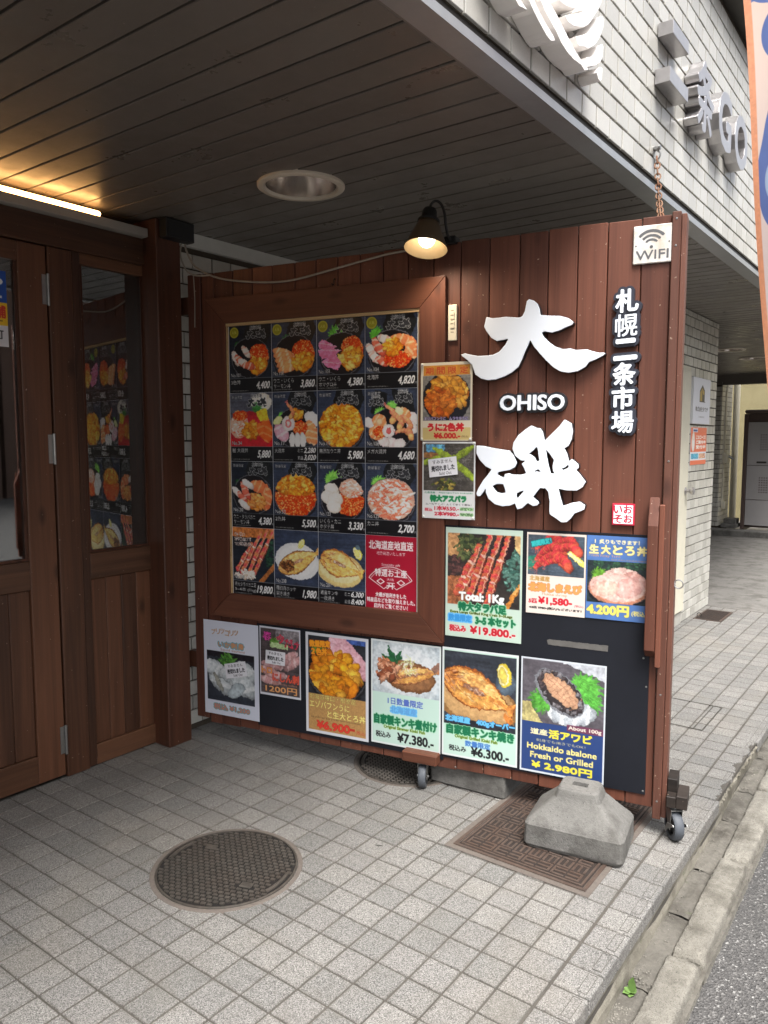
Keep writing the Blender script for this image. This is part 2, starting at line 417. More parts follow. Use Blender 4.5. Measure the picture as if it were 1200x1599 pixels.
class MB:
    """collects pieces into one mesh; every piece carries a random tint"""
    def __init__(s):
        s.v = []; s.f = []; s.mi = []; s.t = []
    def add(s, vs, fs, mi=0, tint=None):
        k = len(s.v)
        t = rnd.random() if tint is None else tint
        s.v += [tuple(p) for p in vs]
        s.t += [t] * len(vs)
        s.f += [tuple(i + k for i in f) for f in fs]
        s.mi += [mi] * len(fs)
        return s
    def box(s, x0, x1, y0, y1, z0, z1, mi=0, tint=None):
        vs = [(x0, y0, z0), (x1, y0, z0), (x1, y1, z0), (x0, y1, z0), (x0, y0, z1), (x1, y0, z1), (x1, y1, z1), (x0, y1, z1)]
        fs = [(0, 3, 2, 1), (4, 5, 6, 7), (0, 1, 5, 4), (1, 2, 6, 5), (2, 3, 7, 6), (3, 0, 4, 7)]
        return s.add(vs, fs, mi, tint)
    def bbox(s, x0, x1, y0, y1, z0, z1, b, mi=0, tint=None):
        """box with chamfered edges"""
        X = (x0, x1); Y = (y0, y1); Z = (z0, z1)
        vs = []; idx = {}
        for i in (0, 1):
            for j in (0, 1):
                for k in (0, 1):
                    sx = b if i == 0 else -b
                    sy = b if j == 0 else -b
                    sz = b if k == 0 else -b
                    for a, p in enumerate(((X[i], Y[j] + sy, Z[k] + sz), (X[i] + sx, Y[j], Z[k] + sz), (X[i] + sx, Y[j] + sy, Z[k]))):
                        idx[(i, j, k, a)] = len(vs)
                        vs.append(p)
        g = lambda i, j, k, a: idx[(i, j, k, a)]
        fs = []
        fs.append([g(0, 0, 0, 0), g(0, 0, 1, 0), g(0, 1, 1, 0), g(0, 1, 0, 0)])
        fs.append([g(1, 0, 0, 0), g(1, 1, 0, 0), g(1, 1, 1, 0), g(1, 0, 1, 0)])
        fs.append([g(0, 0, 0, 1), g(1, 0, 0, 1), g(1, 0, 1, 1), g(0, 0, 1, 1)])
        fs.append([g(0, 1, 0, 1), g(0, 1, 1, 1), g(1, 1, 1, 1), g(1, 1, 0, 1)])
        fs.append([g(0, 0, 0, 2), g(0, 1, 0, 2), g(1, 1, 0, 2), g(1, 0, 0, 2)])
        fs.append([g(0, 0, 1, 2), g(1, 0, 1, 2), g(1, 1, 1, 2), g(0, 1, 1, 2)])
        for i in (0, 1):
            for j in (0, 1):
                fs.append([g(i, j, 0, 0), g(i, j, 0, 1), g(i, j, 1, 1), g(i, j, 1, 0)])
        for i in (0, 1):
            for k in (0, 1):
                fs.append([g(i, 0, k, 0), g(i, 0, k, 2), g(i, 1, k, 2), g(i, 1, k, 0)])
        for j in (0, 1):
            for k in (0, 1):
                fs.append([g(0, j, k, 1), g(0, j, k, 2), g(1, j, k, 2), g(1, j, k, 1)])
        for i in (0, 1):
            for j in (0, 1):
                for k in (0, 1):
                    fs.append([g(i, j, k, 0), g(i, j, k, 1), g(i, j, k, 2)])
        return s.add(vs, fs, mi, tint)
    def tube(s, pts, r, n=8, mi=0, caps=True, closed=False):
        pts = [Vector(p) for p in pts]
        rs = r if isinstance(r, (list, tuple)) else [r] * len(pts)
        vs = []; fs = []
        prev = None
        m = len(pts)
        for i, p in enumerate(pts):
            if closed: d = pts[(i + 1) % m] - pts[i - 1]
            else: d = pts[min(i + 1, m - 1)] - pts[max(i - 1, 0)]
            d.normalize()
            if prev is None:
                a = Vector((0, 0, 1)) if abs(d.z) < 0.9 else Vector((1, 0, 0))
                u = d.cross(a).normalized()
            else:
                u = (prev - d * prev.dot(d)).normalized()
            prev = u
            w = d.cross(u)
            for k in range(n):
                an = 2 * math.pi * k / n
                vs.append(p + (u * math.cos(an) + w * math.sin(an)) * rs[i])
        for i in range(m if closed else m - 1):
            for k in range(n):
                a = i * n + k; b = i * n + (k + 1) % n
                c = ((i + 1) % m) * n + (k + 1) % n; d = ((i + 1) % m) * n + k
                fs.append((a, b, c, d))
        if caps and not closed:
            fs.append(tuple(range(n - 1, -1, -1)))
            fs.append(tuple((m - 1) * n + k for k in range(n)))
        return s.add(vs, fs, mi)
    def lathe(s, prof, n=32, mat=None, mi=0, close=False):
        """prof: list of (radius, z); mat: a 4x4 placing it"""
        vs = []; fs = []
        for r, z in prof:
            for k in range(n):
                an = 2 * math.pi * k / n
                p = Vector((r * math.cos(an), r * math.sin(an), z))
                vs.append(mat @ p if mat else p)
        for i in range(len(prof) - 1):
            for k in range(n):
                fs.append((i * n + k, i * n + (k + 1) % n, (i + 1) * n + (k + 1) % n, (i + 1) * n + k))
        if close:
            fs.append(tuple(range(n - 1, -1, -1)))
            fs.append(tuple((len(prof) - 1) * n + k for k in range(n)))
        return s.add(vs, fs, mi)
    def prism(s, poly, axis, a0, a1, mi=0):
        """convex/simple polygon of 2D points extruded along axis 'x','y' or 'z'"""
        def P(p, a):
            return {'x': (a, p[0], p[1]), 'y': (p[0], a, p[1]), 'z': (p[0], p[1], a)}[axis]
        n = len(poly)
        vs = [P(p, a0) for p in poly] + [P(p, a1) for p in poly]
        fs = [tuple(range(n)), tuple(range(2 * n - 1, n - 1, -1))]
        for i in range(n):
            j = (i + 1) % n
            fs.append((i, i + n, j + n, j))
        return s.add(vs, fs, mi)
    def build(s, name, mats, parent=None, loc=None, rot=None, smooth=False, bevel=0.0, fixn=True, kind=None, label=None):
        me = bpy.data.meshes.new(name)
        me.from_pydata([tuple(p) for p in s.v], [], s.f)
        mats = mats if isinstance(mats, (list, tuple)) else [mats]
        for m in mats: me.materials.append(M[m] if isinstance(m, str) else m)
        me.polygons.foreach_set('material_index', s.mi)
        at = me.attributes.new('tint', 'FLOAT', 'POINT')
        at.data.foreach_set('value', s.t)
        if bevel or fixn:
            bm = bmesh.new()
            bm.from_mesh(me)
            if bevel:
                bm.normal_update()
                es = [e for e in bm.edges if len(e.link_faces) == 2 and e.calc_face_angle(0) > 0.5]
                bmesh.ops.bevel(bm, geom=es, offset=bevel, offset_type='OFFSET', segments=2, profile=0.6, affect='EDGES', clamp_overlap=True)
            if fixn: bmesh.ops.recalc_face_normals(bm, faces=bm.faces)
            bm.to_mesh(me)
            bm.free()
        if smooth:
            me.polygons.foreach_set('use_smooth', [True] * len(me.polygons))
            try: me.set_sharp_from_angle(angle=R(smooth if smooth is not True else 40))
            except Exception: pass
        o = bpy.data.objects.new(name, me)
        COL.objects.link(o)
        if parent: o.parent = parent
        if loc is not None: o.location = loc
        if rot is not None: o.rotation_euler = rot
        if kind: o['kind'] = kind
        if label: o['label'] = label
        return o

# ------------------------------------------------------------------ lettering outlines and printed pictures
_glyph = {}
def outline(s, shear=0.0):
    """edges (N,2,2) of a line of text, size 1"""
    k = (s, shear)
    if k in _glyph: return _glyph[k]
    cu = bpy.data.curves.new('outline', 'FONT')
    cu.body = s
    cu.resolution_u = 3
    cu.fill_mode = 'NONE'
    cu.shear = shear
    ob = bpy.data.objects.new('outline', cu)
    COL.objects.link(ob)
    dg = bpy.context.evaluated_depsgraph_get()
    ev = ob.evaluated_get(dg)
    me = ev.to_mesh()
    co = np.empty(len(me.vertices) * 3, np.float32)
    me.vertices.foreach_get('co', co)
    ed = np.empty(len(me.edges) * 2, np.int32)
    me.edges.foreach_get('vertices', ed)
    co = co.reshape(-1, 3)[:, :2]
    e = co[ed.reshape(-1, 2)].astype(np.float64)
    ev.to_mesh_clear()
    bpy.data.objects.remove(ob)
    bpy.data.curves.remove(cu)
    _glyph[k] = e
    return e

def fill(edges, W, H):
    """even-odd fill of edges given in pixels (x right, y down)"""
    par = np.zeros((H, W + 1), np.int32)
    if len(edges) == 0: return par[:, :W].astype(bool)
    x0, y0 = edges[:, 0, 0], edges[:, 0, 1]
    x1, y1 = edges[:, 1, 0], edges[:, 1, 1]
    sw = y0 > y1
    x0, x1 = np.where(sw, x1, x0), np.where(sw, x0, x1)
    y0, y1 = np.where(sw, y1, y0), np.where(sw, y0, y1)
    r0 = np.clip(np.ceil(y0 - 0.5).astype(int), 0, H)
    r1 = np.clip(np.ceil(y1 - 0.5).astype(int), 0, H)
    cnt = r1 - r0
    ok = cnt > 0
    if not ok.any(): return par[:, :W].astype(bool)
    idx = np.repeat(np.nonzero(ok)[0], cnt[ok])
    st = np.concatenate([[0], np.cumsum(cnt[ok])[:-1]])
    rows = np.arange(len(idx)) - np.repeat(st, cnt[ok]) + r0[idx]
    tt = (rows + 0.5 - y0[idx]) / (y1[idx] - y0[idx])
    xs = x0[idx] + tt * (x1[idx] - x0[idx])
    ci = np.clip(np.ceil(xs - 0.5).astype(int), 0, W)
    np.add.at(par, (rows, ci), 1)
    return (np.cumsum(par, axis=1)[:, :W] % 2).astype(bool)

def poly_edges(pts):
    p = np.asarray(pts, float)
    return np.stack([p, np.roll(p, -1, 0)], 1)

def dilate(m, r):
    if r <= 0: return m
    out = m.copy()
    k = int(math.ceil(r))
    H, W = m.shape
    for dy in range(-k, k + 1):
        for dx in range(-k, k + 1):
            if (dx or dy) and dx * dx + dy * dy <= r * r + 0.3:
                a = m[max(0, -dy):H - max(0, dy), max(0, -dx):W - max(0, dx)]
                out[max(0, dy):H - max(0, -dy), max(0, dx):W - max(0, -dx)] |= a
    return out

def blur(a, n):
    for _ in range(n):
        a = np.pad(a, 1, mode='edge')
        a = (a[:-2, 1:-1] + 2 * a[1:-1, 1:-1] + a[2:, 1:-1]) / 4
        a = np.pad(a, ((0, 0), (1, 1)), mode='edge')
        a = (a[:, :-2] + 2 * a[:, 1:-1] + a[:, 2:]) / 4
    return a

def fit_text(s, x0, y0, x1, y1, shear=0.0, rot=0.0, keep=False):
    """edges of text fitted into a pixel box (y down)"""
    e = outline(s, shear).copy()
    lo = e.reshape(-1, 2).min(0); hi = e.reshape(-1, 2).max(0)
    d = np.maximum(hi - lo, 1e-6)
    sx, sy = (x1 - x0) / d[0], (y1 - y0) / d[1]
    if keep: sx = min(sx, sy * 1.25)
    e[..., 0] = (e[..., 0] - lo[0]) * sx + x0
    e[..., 1] = y1 - (e[..., 1] - lo[1]) * sy
    if rot:
        c, sn = math.cos(rot), math.sin(rot)
        cx, cy = (x0 + x1) / 2, (y0 + y1) / 2
        X = e[..., 0] - cx; Y = e[..., 1] - cy
        e = np.stack([cx + X * c - Y * sn, cy + X * sn + Y * c], -1)
    return e

def vnoise(H, W, cell, rng, octaves=3):
    out = np.zeros((H, W)); amp = 1; tot = 0
    for o in range(octaves):
        cx, cy = cell if isinstance(cell, tuple) else (max(cell / 2 ** o, 1.5),) * 2
        gh, gw = int(H / cy) + 3, int(W / cx) + 3
        g = rng.random((gh, gw))
        y = np.arange(H) / cy; x = np.arange(W) / cx
        yi = y.astype(int); xi = x.astype(int)
        fy = (y - yi)[:, None]; fx = (x - xi)[None]
        fy = fy * fy * (3 - 2 * fy); fx = fx * fx * (3 - 2 * fx)
        a = g[yi][:, xi]; b = g[yi][:, xi + 1]; c2 = g[yi + 1][:, xi]; d = g[yi + 1][:, xi + 1]
        out += amp * ((a * (1 - fx) + b * fx) * (1 - fy) + (c2 * (1 - fx) + d * fx) * fy)
        tot += amp; amp *= 0.5
        if isinstance(cell, tuple): break
    return out / tot

PX = 0.0008
class Pic:
    """a printed picture being drawn; u, v run 0..1 from the top left corner"""
    def __init__(s, w, h, bg=(220, 222, 228), arr=None, seed=1):
        if arr is None:
            s.W, s.H = max(8, int(round(w / PX / 2)) * 2), max(8, int(round(h / PX / 2)) * 2)
            s.a = np.empty((s.H, s.W, 3), np.float32); s.a[:] = np.array(bg, np.float32) / 255
        else:
            s.a = arr; s.H, s.W = arr.shape[:2]
        s.rng = np.random.default_rng(seed)
    def view(s, u0, v0, u1, v1, seed=None):
        a = s.a[int(v0 * s.H):int(round(v1 * s.H)), int(u0 * s.W):int(round(u1 * s.W))]
        return Pic(0, 0, arr=a, seed=seed if seed is not None else int(s.rng.integers(1 << 30)))
    def put(s, mask, col, alpha=1.0, y0=0, x0=0):
        sub = s.a[y0:y0 + mask.shape[0], x0:x0 + mask.shape[1]]
        al = (mask.astype(np.float32) * alpha)[..., None]
        sub[:] = sub * (1 - al) + (np.asarray(col, np.float32) / 255) * al
    def rect(s, u0, v0, u1, v1, col, tex=0.0, cell=12):
        sub = s.a[int(max(v0, 0) * s.H):int(round(v1 * s.H)), int(max(u0, 0) * s.W):int(round(u1 * s.W))]
        if sub.size == 0: return
        c = np.asarray(col, np.float32) / 255
        if tex:
            n = vnoise(sub.shape[0], sub.shape[1], cell, s.rng)
            sub[:] = np.clip(c * (1 + tex * 2 * (n[..., None] - 0.5)), 0, 1)
        else: sub[:] = c
    def poly(s, pts, col, tex=0.0, cell=10, alpha=1.0):
        e = poly_edges([(u * s.W, v * s.H) for u, v in pts])
        m = fill(e, s.W, s.H)
        s.shade(m, col, tex, cell, alpha)
    def shade(s, m, col, tex=0.0, cell=10, alpha=1.0):
        if tex:
            n = vnoise(s.H, s.W, cell, s.rng)
            c = np.clip(np.asarray(col, np.float32) / 255 * (1 + 2 * tex * (n[..., None] - 0.5)), 0, 1)
            al = (m.astype(np.float32) * alpha)[..., None]
            s.a[:] = s.a * (1 - al) + c * al
        else: s.put(m, col, alpha)
    def ell(s, u, v, ru, rv, ang=0.0, col=(200, 100, 50), edge=0.35, tex=0.0, stripes=None, light=0.0, alpha=1.0, clip=None):
        """ellipse, radii in widths of the picture; edge darkens the rim, light brightens the upper left"""
        cx, cy = u * s.W, v * s.H
        rx, ry = ru * s.W, rv * s.W
        rm = max(rx, ry) + 1
        x0, x1 = int(max(cx - rm, 0)), int(min(cx + rm + 1, s.W))
        y0, y1 = int(max(cy - rm, 0)), int(min(cy + rm + 1, s.H))
        if x1 <= x0 or y1 <= y0: return
        X, Y = np.meshgrid(np.arange(x0, x1) + 0.5 - cx, np.arange(y0, y1) + 0.5 - cy)
        c, sn = math.cos(ang), math.sin(ang)
        p = (X * c + Y * sn) / max(rx, 0.5); q = (-X * sn + Y * c) / max(ry, 0.5)
        d = p * p + q * q
        al = np.clip((1 - d) * max(min(rx, ry), 1) * 0.5, 0, 1) * alpha
        if clip is not None: al = al * clip[y0:y1, x0:x1]
        k = 1 - edge * np.clip(d, 0, 1) ** 1.6
        if light: k = k + light * np.clip(-(X / max(rx, 1) * 0.5 + Y / max(ry, 1) * 0.8), -0.6, 0.8)
        if tex: k = k * (1 + tex * (s.rng.random(X.shape) - 0.5))
        cc = np.asarray(col, np.float32) / 255 * k[..., None]
        if stripes:
            f, sc, amt = stripes
            w = np.clip(np.sin(p * f + q * 1.2) * 2.2 - 0.9, 0, 1)[..., None] * amt
            cc = cc * (1 - w) + np.asarray(sc, np.float32) / 255 * w
        sub = s.a[y0:y1, x0:x1]
        al = al[..., None].astype(np.float32)
        sub[:] = sub * (1 - al) + np.clip(cc, 0, 1) * al
    def ellmask(s, u, v, ru, rv):
        X, Y = np.meshgrid((np.arange(s.W) + 0.5 - u * s.W) / (ru * s.W), (np.arange(s.H) + 0.5 - v * s.H) / (rv * s.W))
        return (X * X + Y * Y) < 1
    def text(s, t, u0, v0, u1, v1, col, bold=1.0, out=None, ow=2.0, shear=0.0, rot=0.0, out2=None, ow2=0, alpha=1.0):
        e = fit_text(t, u0 * s.W, v0 * s.H, u1 * s.W, v1 * s.H, shear, rot)
        pad = int(bold + ow + ow2) + 3
        f = e.reshape(-1, 2)
        x0, y0 = int(f[:, 0].min()) - pad, int(f[:, 1].min()) - pad
        x1, y1 = int(f[:, 0].max()) + pad, int(f[:, 1].max()) + pad
        m = fill(e - np.array([x0, y0]), x1 - x0, y1 - y0)
        m = dilate(m, bold)
        def stamp(mm, c):
            ya, yb, xa, xb = max(y0, 0), min(y1, s.H), max(x0, 0), min(x1, s.W)
            if yb > ya and xb > xa: s.put(mm[ya - y0:yb - y0, xa - x0:xb - x0], c, alpha, ya, xa)
        if out2 is not None: stamp(dilate(m, ow + ow2), out2)
        if out is not None: stamp(dilate(m, ow), out)
        stamp(m, col)
    def line(s, pts, wd, col, alpha=1.0):
        """polyline of width wd (in widths of the picture)"""
        for (a, b), (c, d) in zip(pts[:-1], pts[1:]):
            dx, dy = (c - a) * s.W, (d - b) * s.H
            L = math.hypot(dx, dy) or 1
            nx, ny = -dy / L * wd / 2, dx / L * wd / 2 * s.W / s.H
            s.put(fill(poly_edges([((a + nx) * s.W, (b) * s.H + nx * 0 + dx / L * wd / 2 * s.W), ((c + nx) * s.W, d * s.H + dx / L * wd / 2 * s.W), ((c - nx) * s.W, d * s.H - dx / L * wd / 2 * s.W), ((a - nx) * s.W, b * s.H - dx / L * wd / 2 * s.W)]), s.W, s.H), col, alpha)
    def finish(s, warp=0.013, grain=0.2, gain=1.0, lift=0.88):
        """irregular edges and fine texture, like a real photograph of food"""
        r = s.rng
        k = warp * s.W
        dx = (vnoise(s.H, s.W, s.W * 0.05, r, 2) - 0.5) * 2.6 * k
        dy = (vnoise(s.H, s.W, s.W * 0.05, r, 2) - 0.5) * 2.6 * k
        Y, X = np.mgrid[0:s.H, 0:s.W]
        yi = np.clip(np.round(Y + dy).astype(int), 0, s.H - 1); xi = np.clip(np.round(X + dx).astype(int), 0, s.W - 1)
        a = s.a[yi, xi]
        yi = np.clip(np.round(Y + (vnoise(s.H, s.W, s.W * 0.018, r, 1) - 0.5) * 1.6 * k).astype(int), 0, s.H - 1); xi = np.clip(np.round(X + (vnoise(s.H, s.W, s.W * 0.018, r, 1) - 0.5) * 1.6 * k).astype(int), 0, s.W - 1)
        a = a[yi, xi]
        n = vnoise(s.H, s.W, s.W * 0.035, r, 3)[..., None]
        n2 = vnoise(s.H, s.W, s.W * 0.2, r, 2)[..., None]
        a = a * gain * (1 + grain * 2 * (n - 0.5) + grain * (n2 - 0.5))
        g = a.mean(-1, keepdims=True)
        a = g + (a - g) * 1.06
        a = 0.45 + (np.clip(a, 0, 1.3) - 0.45) * 1.05
        a = np.clip(a, 0, None) ** lift
        a = np.where(a > 0.8, 0.8 + 0.18 * (1 - np.exp(-(a - 0.8) / 0.18)), a)
        s.a[:] = np.clip(a, 0, 1)
    # ---- things on the plates
    def slate(s, col=(34, 40, 54), amt=0.5):
        n = vnoise(s.H, s.W, (s.W * 0.5, max(2, s.H * 0.02)), s.rng)
        n2 = vnoise(s.H, s.W, s.W * 0.12, s.rng)
        k = 1 + amt * (n * 0.6 + n2 * 0.8 - 0.7)
        s.a[:] = np.clip(np.asarray(col, np.float32) / 255 * k[..., None], 0, 1)
    def leaf(s, u, v, r, ang=0.0, col=(60, 120, 40)):
        ca, sa = math.cos(ang), math.sin(ang)
        pts = []
        n = 34
        for i in range(n):
            t = 2 * math.pi * i / n
            rr = r * (1.05 if i % 2 else 0.66) * (0.72 + 0.28 * math.cos(t))
            x, y = rr * math.cos(t), rr * 0.8 * math.sin(t)
            pts.append((u + x * ca - y * sa, v + (x * sa + y * ca) * s.W / s.H))
        s.poly(pts, col, 0.35, s.W * 0.04)
        for i in range(-3, 4):
            t = i * 0.33
            x, y = r * 0.8 * math.cos(t), r * 0.7 * math.sin(t)
            s.line([(u - r * 0.3 * ca, v - r * 0.3 * sa * s.W / s.H), (u + x * ca - y * sa, v + (x * sa + y * ca) * s.W / s.H)], 0.008, tuple(min(255, c * 1.35) for c in col), 0.6)
    def lumps(s, u, v, ru, rv, n, size, cols, edge=0.5, asp=(0.35, 0.6), light=0.25, tex=0.12, clip=None, spread=0.92):
        r = s.rng
        P = []
        while len(P) < n:
            a, b = r.uniform(-1, 1, 2)
            if a * a + b * b < 1: P.append((a, b))
        P.sort(key=lambda p: p[1])
        for a, b in P:
            c = np.asarray(cols[int(r.integers(len(cols)))], float) * r.uniform(0.86, 1.12)
            sz = size * r.uniform(0.7, 1.2)
            s.ell(u + a * ru * spread, v + b * rv * spread * s.W / s.H, sz, sz * r.uniform(*asp), r.uniform(-1.2, 1.2), np.clip(c, 0, 255), edge, tex, None, light, 1, clip)
    def bowl(s, u, v, r, k=0.9, col=(22, 22, 26)):
        s.ell(u, v + 0.05, r * 1.04, r * k, 0, col, 0.2)
        s.ell(u, v, r * 1.02, r * k, 0, (70, 70, 76), 0.1)
        s.ell(u, v, r * 0.98, r * k * 0.96, 0, (16, 15, 18), 0.1)
    def uni(s, u, v, ru, rv, n=60, size=0.09, clip=None, cols=((232, 136, 44), (222, 118, 34), (240, 156, 66), (208, 100, 28))):
        s.ell(u, v, ru, rv, 0, (190, 100, 26), 0.3, 0.1, None, 0, 1, clip)
        s.lumps(u, v, ru, rv, n, size, cols, 0.5, (0.36, 0.6), 0.2, 0.1, clip)
    def roe(s, u, v, ru, rv, n=260, size=0.016, clip=None, col=(222, 74, 32)):
        s.ell(u, v, ru, rv, 0, (176, 44, 16), 0.2, 0.1, None, 0, 1, clip)
        s.lumps(u, v, ru, rv, n, size, (col, (236, 96, 46), (206, 54, 22), (246, 128, 76)), 0.45, (0.9, 1.0), 0.45, 0.0, clip, 0.98)
    def salmon(s, u, v, ru, rv, ang, col=(242, 124, 78), sc=(255, 196, 164), f=9):
        s.ell(u, v, ru, rv, ang, col, 0.25, 0.05, (f, sc, 0.55), 0.12)
    def crabmeat(s, u, v, ru, rv, n=60, size=0.07, clip=None):
        s.ell(u, v, ru, rv, 0, (206, 150, 130), 0.2, 0.2, None, 0, 1, clip)
        r = s.rng
        for i in range(n):
            a = r.uniform(0, 6.28); d = math.sqrt(r.random())
            red = r.random() < 0.45
            c = (226, 98, 74) if red else (246, 226, 212)
            s.ell(u + math.cos(a) * d * ru * 0.9, v + math.sin(a) * d * rv * 0.9 * s.W / s.H, size * r.uniform(0.6, 1.2), size * r.uniform(0.16, 0.3), r.uniform(-0.9, 0.9), c, 0.3, 0.2, None, 0.2, 1, clip)
    def legs(s, lines, wd, n=26, clip=None):
        """king crab legs along given lines"""
        n = n * 2
        r = s.rng
        for (a, b), (c, d) in lines:
            ang = math.atan2((d - b) * s.H, (c - a) * s.W)
            for i in range(n):
                t = i / (n - 1)
                w = wd * (0.75 + 0.5 * t - 0.25 * math.sin(t * 9))
                u, v = a + (c - a) * t, b + (d - b) * t
                s.ell(u, v, wd * 0.9, w, ang, (204 + r.uniform(-10, 14), 84 + 26 * math.sin(i * 0.7) + r.uniform(-8, 8), 66), 0.5, 0.3, None, 0.35)
            ca, sa = math.cos(ang), math.sin(ang)
            for i in range(n):
                t = i / (n - 1); u, v = a + (c - a) * t, b + (d - b) * t
                s.ell(u + sa * wd * 0.45, v - ca * wd * 0.45 * s.W / s.H, wd * 0.5, wd * 0.2, ang, (244, 168, 140), 0.3, 0.3, None, 0, 0.5)
            for tj in (0.34, 0.66):
                s.ell(a + (c - a) * tj, b + (d - b) * tj, wd * 0.35, wd * 1.15, ang, (240, 206, 186), 0.4, 0.3, None, 0.2, 0.8)
            for i in range(n * 3):
                t = r.random(); o = r.uniform(-1, 1)
                u = a + (c - a) * t - math.sin(ang) * o * wd; v = b + (d - b) * t + math.cos(ang) * o * wd * s.W / s.H
                s.ell(u, v, wd * 0.13, wd * 0.08, ang + 1, (238, 170 + r.uniform(-30, 20), 140), 0.2, 0, None, 0, 0.8)
    def fish(s, u, v, ru, rv, ang, base=(186, 120, 60), dark=(96, 56, 30)):
        """butterflied grilled fish: blunt head at the left, narrow tail at the right"""
        ca, sa = math.cos(ang), math.sin(ang)
        L = lambda x, y: (u + (x * ru) * ca - (y * rv) * sa, v + ((x * ru) * sa + (y * rv) * ca) * s.W / s.H)
        wd = lambda x: math.sqrt(max(0, 1 - x * x)) if x < -0.1 else (0.995 - 0.86 * ((x + 0.1) / 0.98) ** 1.5 if x < 0.88 else 0.13 + 1.5 * (x - 0.88))
        xs = np.linspace(-1, 1.08, 40)
        r = s.rng
        jag = lambda: r.uniform(-0.03, 0.03)
        s.poly([L(x, wd(x) + jag()) for x in xs] + [L(x, -wd(x) + jag()) for x in xs[::-1]], dark, 0.5, 8)
        s.poly([L(x * 0.97, wd(x) * 0.93) for x in xs] + [L(x * 0.97, -wd(x) * 0.93) for x in xs[::-1]], base, 0.4, 10)
        for q in (-1, 1):
            X = np.linspace(-0.62, 0.86, 24)
            s.poly([L(x, q * wd(x) * 0.80) for x in X] + [L(x, q * (0.10 + 0.10 * (x < 0.2))) for x in X[::-1]], (224, 166, 98) if q < 0 else (212, 148, 78), 0.35, 12)
            for i in range(34):
                x = r.uniform(-0.6, 0.8); y = q * wd(x) * r.uniform(0.2, 0.8); p = L(x, y)
                s.ell(p[0], p[1], ru * r.uniform(0.05, 0.13), rv * r.uniform(0.02, 0.05), ang + q * 0.12, (240, 206, 150) if i % 2 else (178, 110, 56), 0.2, 0.1, None, 0.2, 0.5)
            for i in range(30):
                x = -0.9 + 1.75 * i / 29; p = L(x, q * wd(x) * 0.92)
                s.ell(p[0], p[1], ru * 0.05, rv * 0.035, ang, (104, 58, 28), 0.2, 0.1, None, 0, 0.6)
        s.poly([L(-0.35, -0.12), L(0.1, -0.16), L(0.3, 0.0), L(0.1, 0.14), L(-0.35, 0.12)], (140, 100, 78), 0.5, 6)
        for i in range(14):
            p = L(r.uniform(-0.3, 0.25), r.uniform(-0.1, 0.1)); s.ell(p[0], p[1], ru * 0.06, rv * 0.035, ang + r.uniform(-0.5, 0.5), (214, 196, 180) if i % 2 else (96, 64, 50), 0.3, 0, None, 0.2, 0.7)
        for i in range(46):
            x = r.uniform(-0.92, -0.42); y = r.uniform(-0.7, 0.7) * wd(x); p = L(x, y)
            s.ell(p[0], p[1], ru * r.uniform(0.06, 0.14), rv * r.uniform(0.025, 0.05), ang + 0.5 * (1 if y > 0 else -1), ((150, 84, 48), (96, 52, 30), (222, 160, 116), (184, 112, 70))[int(r.integers(4))], 0.3, 0.15, None, 0.25, 0.8)
    def lemon(s, u, v, r, ang=0.0):
        s.ell(u, v, r, r * 0.62, ang, (236, 208, 70), 0.2)
        s.ell(u - r * 0.1, v, r * 0.82, r * 0.46, ang, (250, 240, 190), 0.1)
        s.ell(u - r * 0.12, v, r * 0.7, r * 0.38, ang, (240, 214, 100), 0.25, 0.15)
    def shrimp(s, u, v, r, ang, col=(214, 66, 60)):
        ca, sa = math.cos(ang), math.sin(ang)
        n = 16
        for i in range(n):
            t = i / (n - 1)
            th = -0.4 + t * 2.6
            x = -r * 1.1 + 2.3 * r * t - (0.5 * r * max(0, t - 0.62) / 0.38); y = -0.42 * r * math.sin(t * 2.7) + r * 1.2 * max(0, t - 0.7)
            w = r * (0.16 + 0.2 * math.sin(min(t * 1.5, 1.6)))
            s.ell(u + x * ca - y * sa, v + (x * sa + y * ca) * s.W / s.H, w * 1.15, w, ang + t, (col[0], col[1] + 26 * (i % 3 == 0), col[2]), 0.45, 0.25, None, 0.25)
        for i in range(7):
            s.line([(u - r * 1.0 * ca, v - r * 1.0 * sa * s.W / s.H), (u - r * (1.6 - 0.08 * i) * ca - r * (0.1 * i - 0.2) * sa, v + (-r * 1.6 * sa + r * (0.1 * i - 0.1) * ca) * s.W / s.H)], 0.006, (200, 90, 84), 0.8)

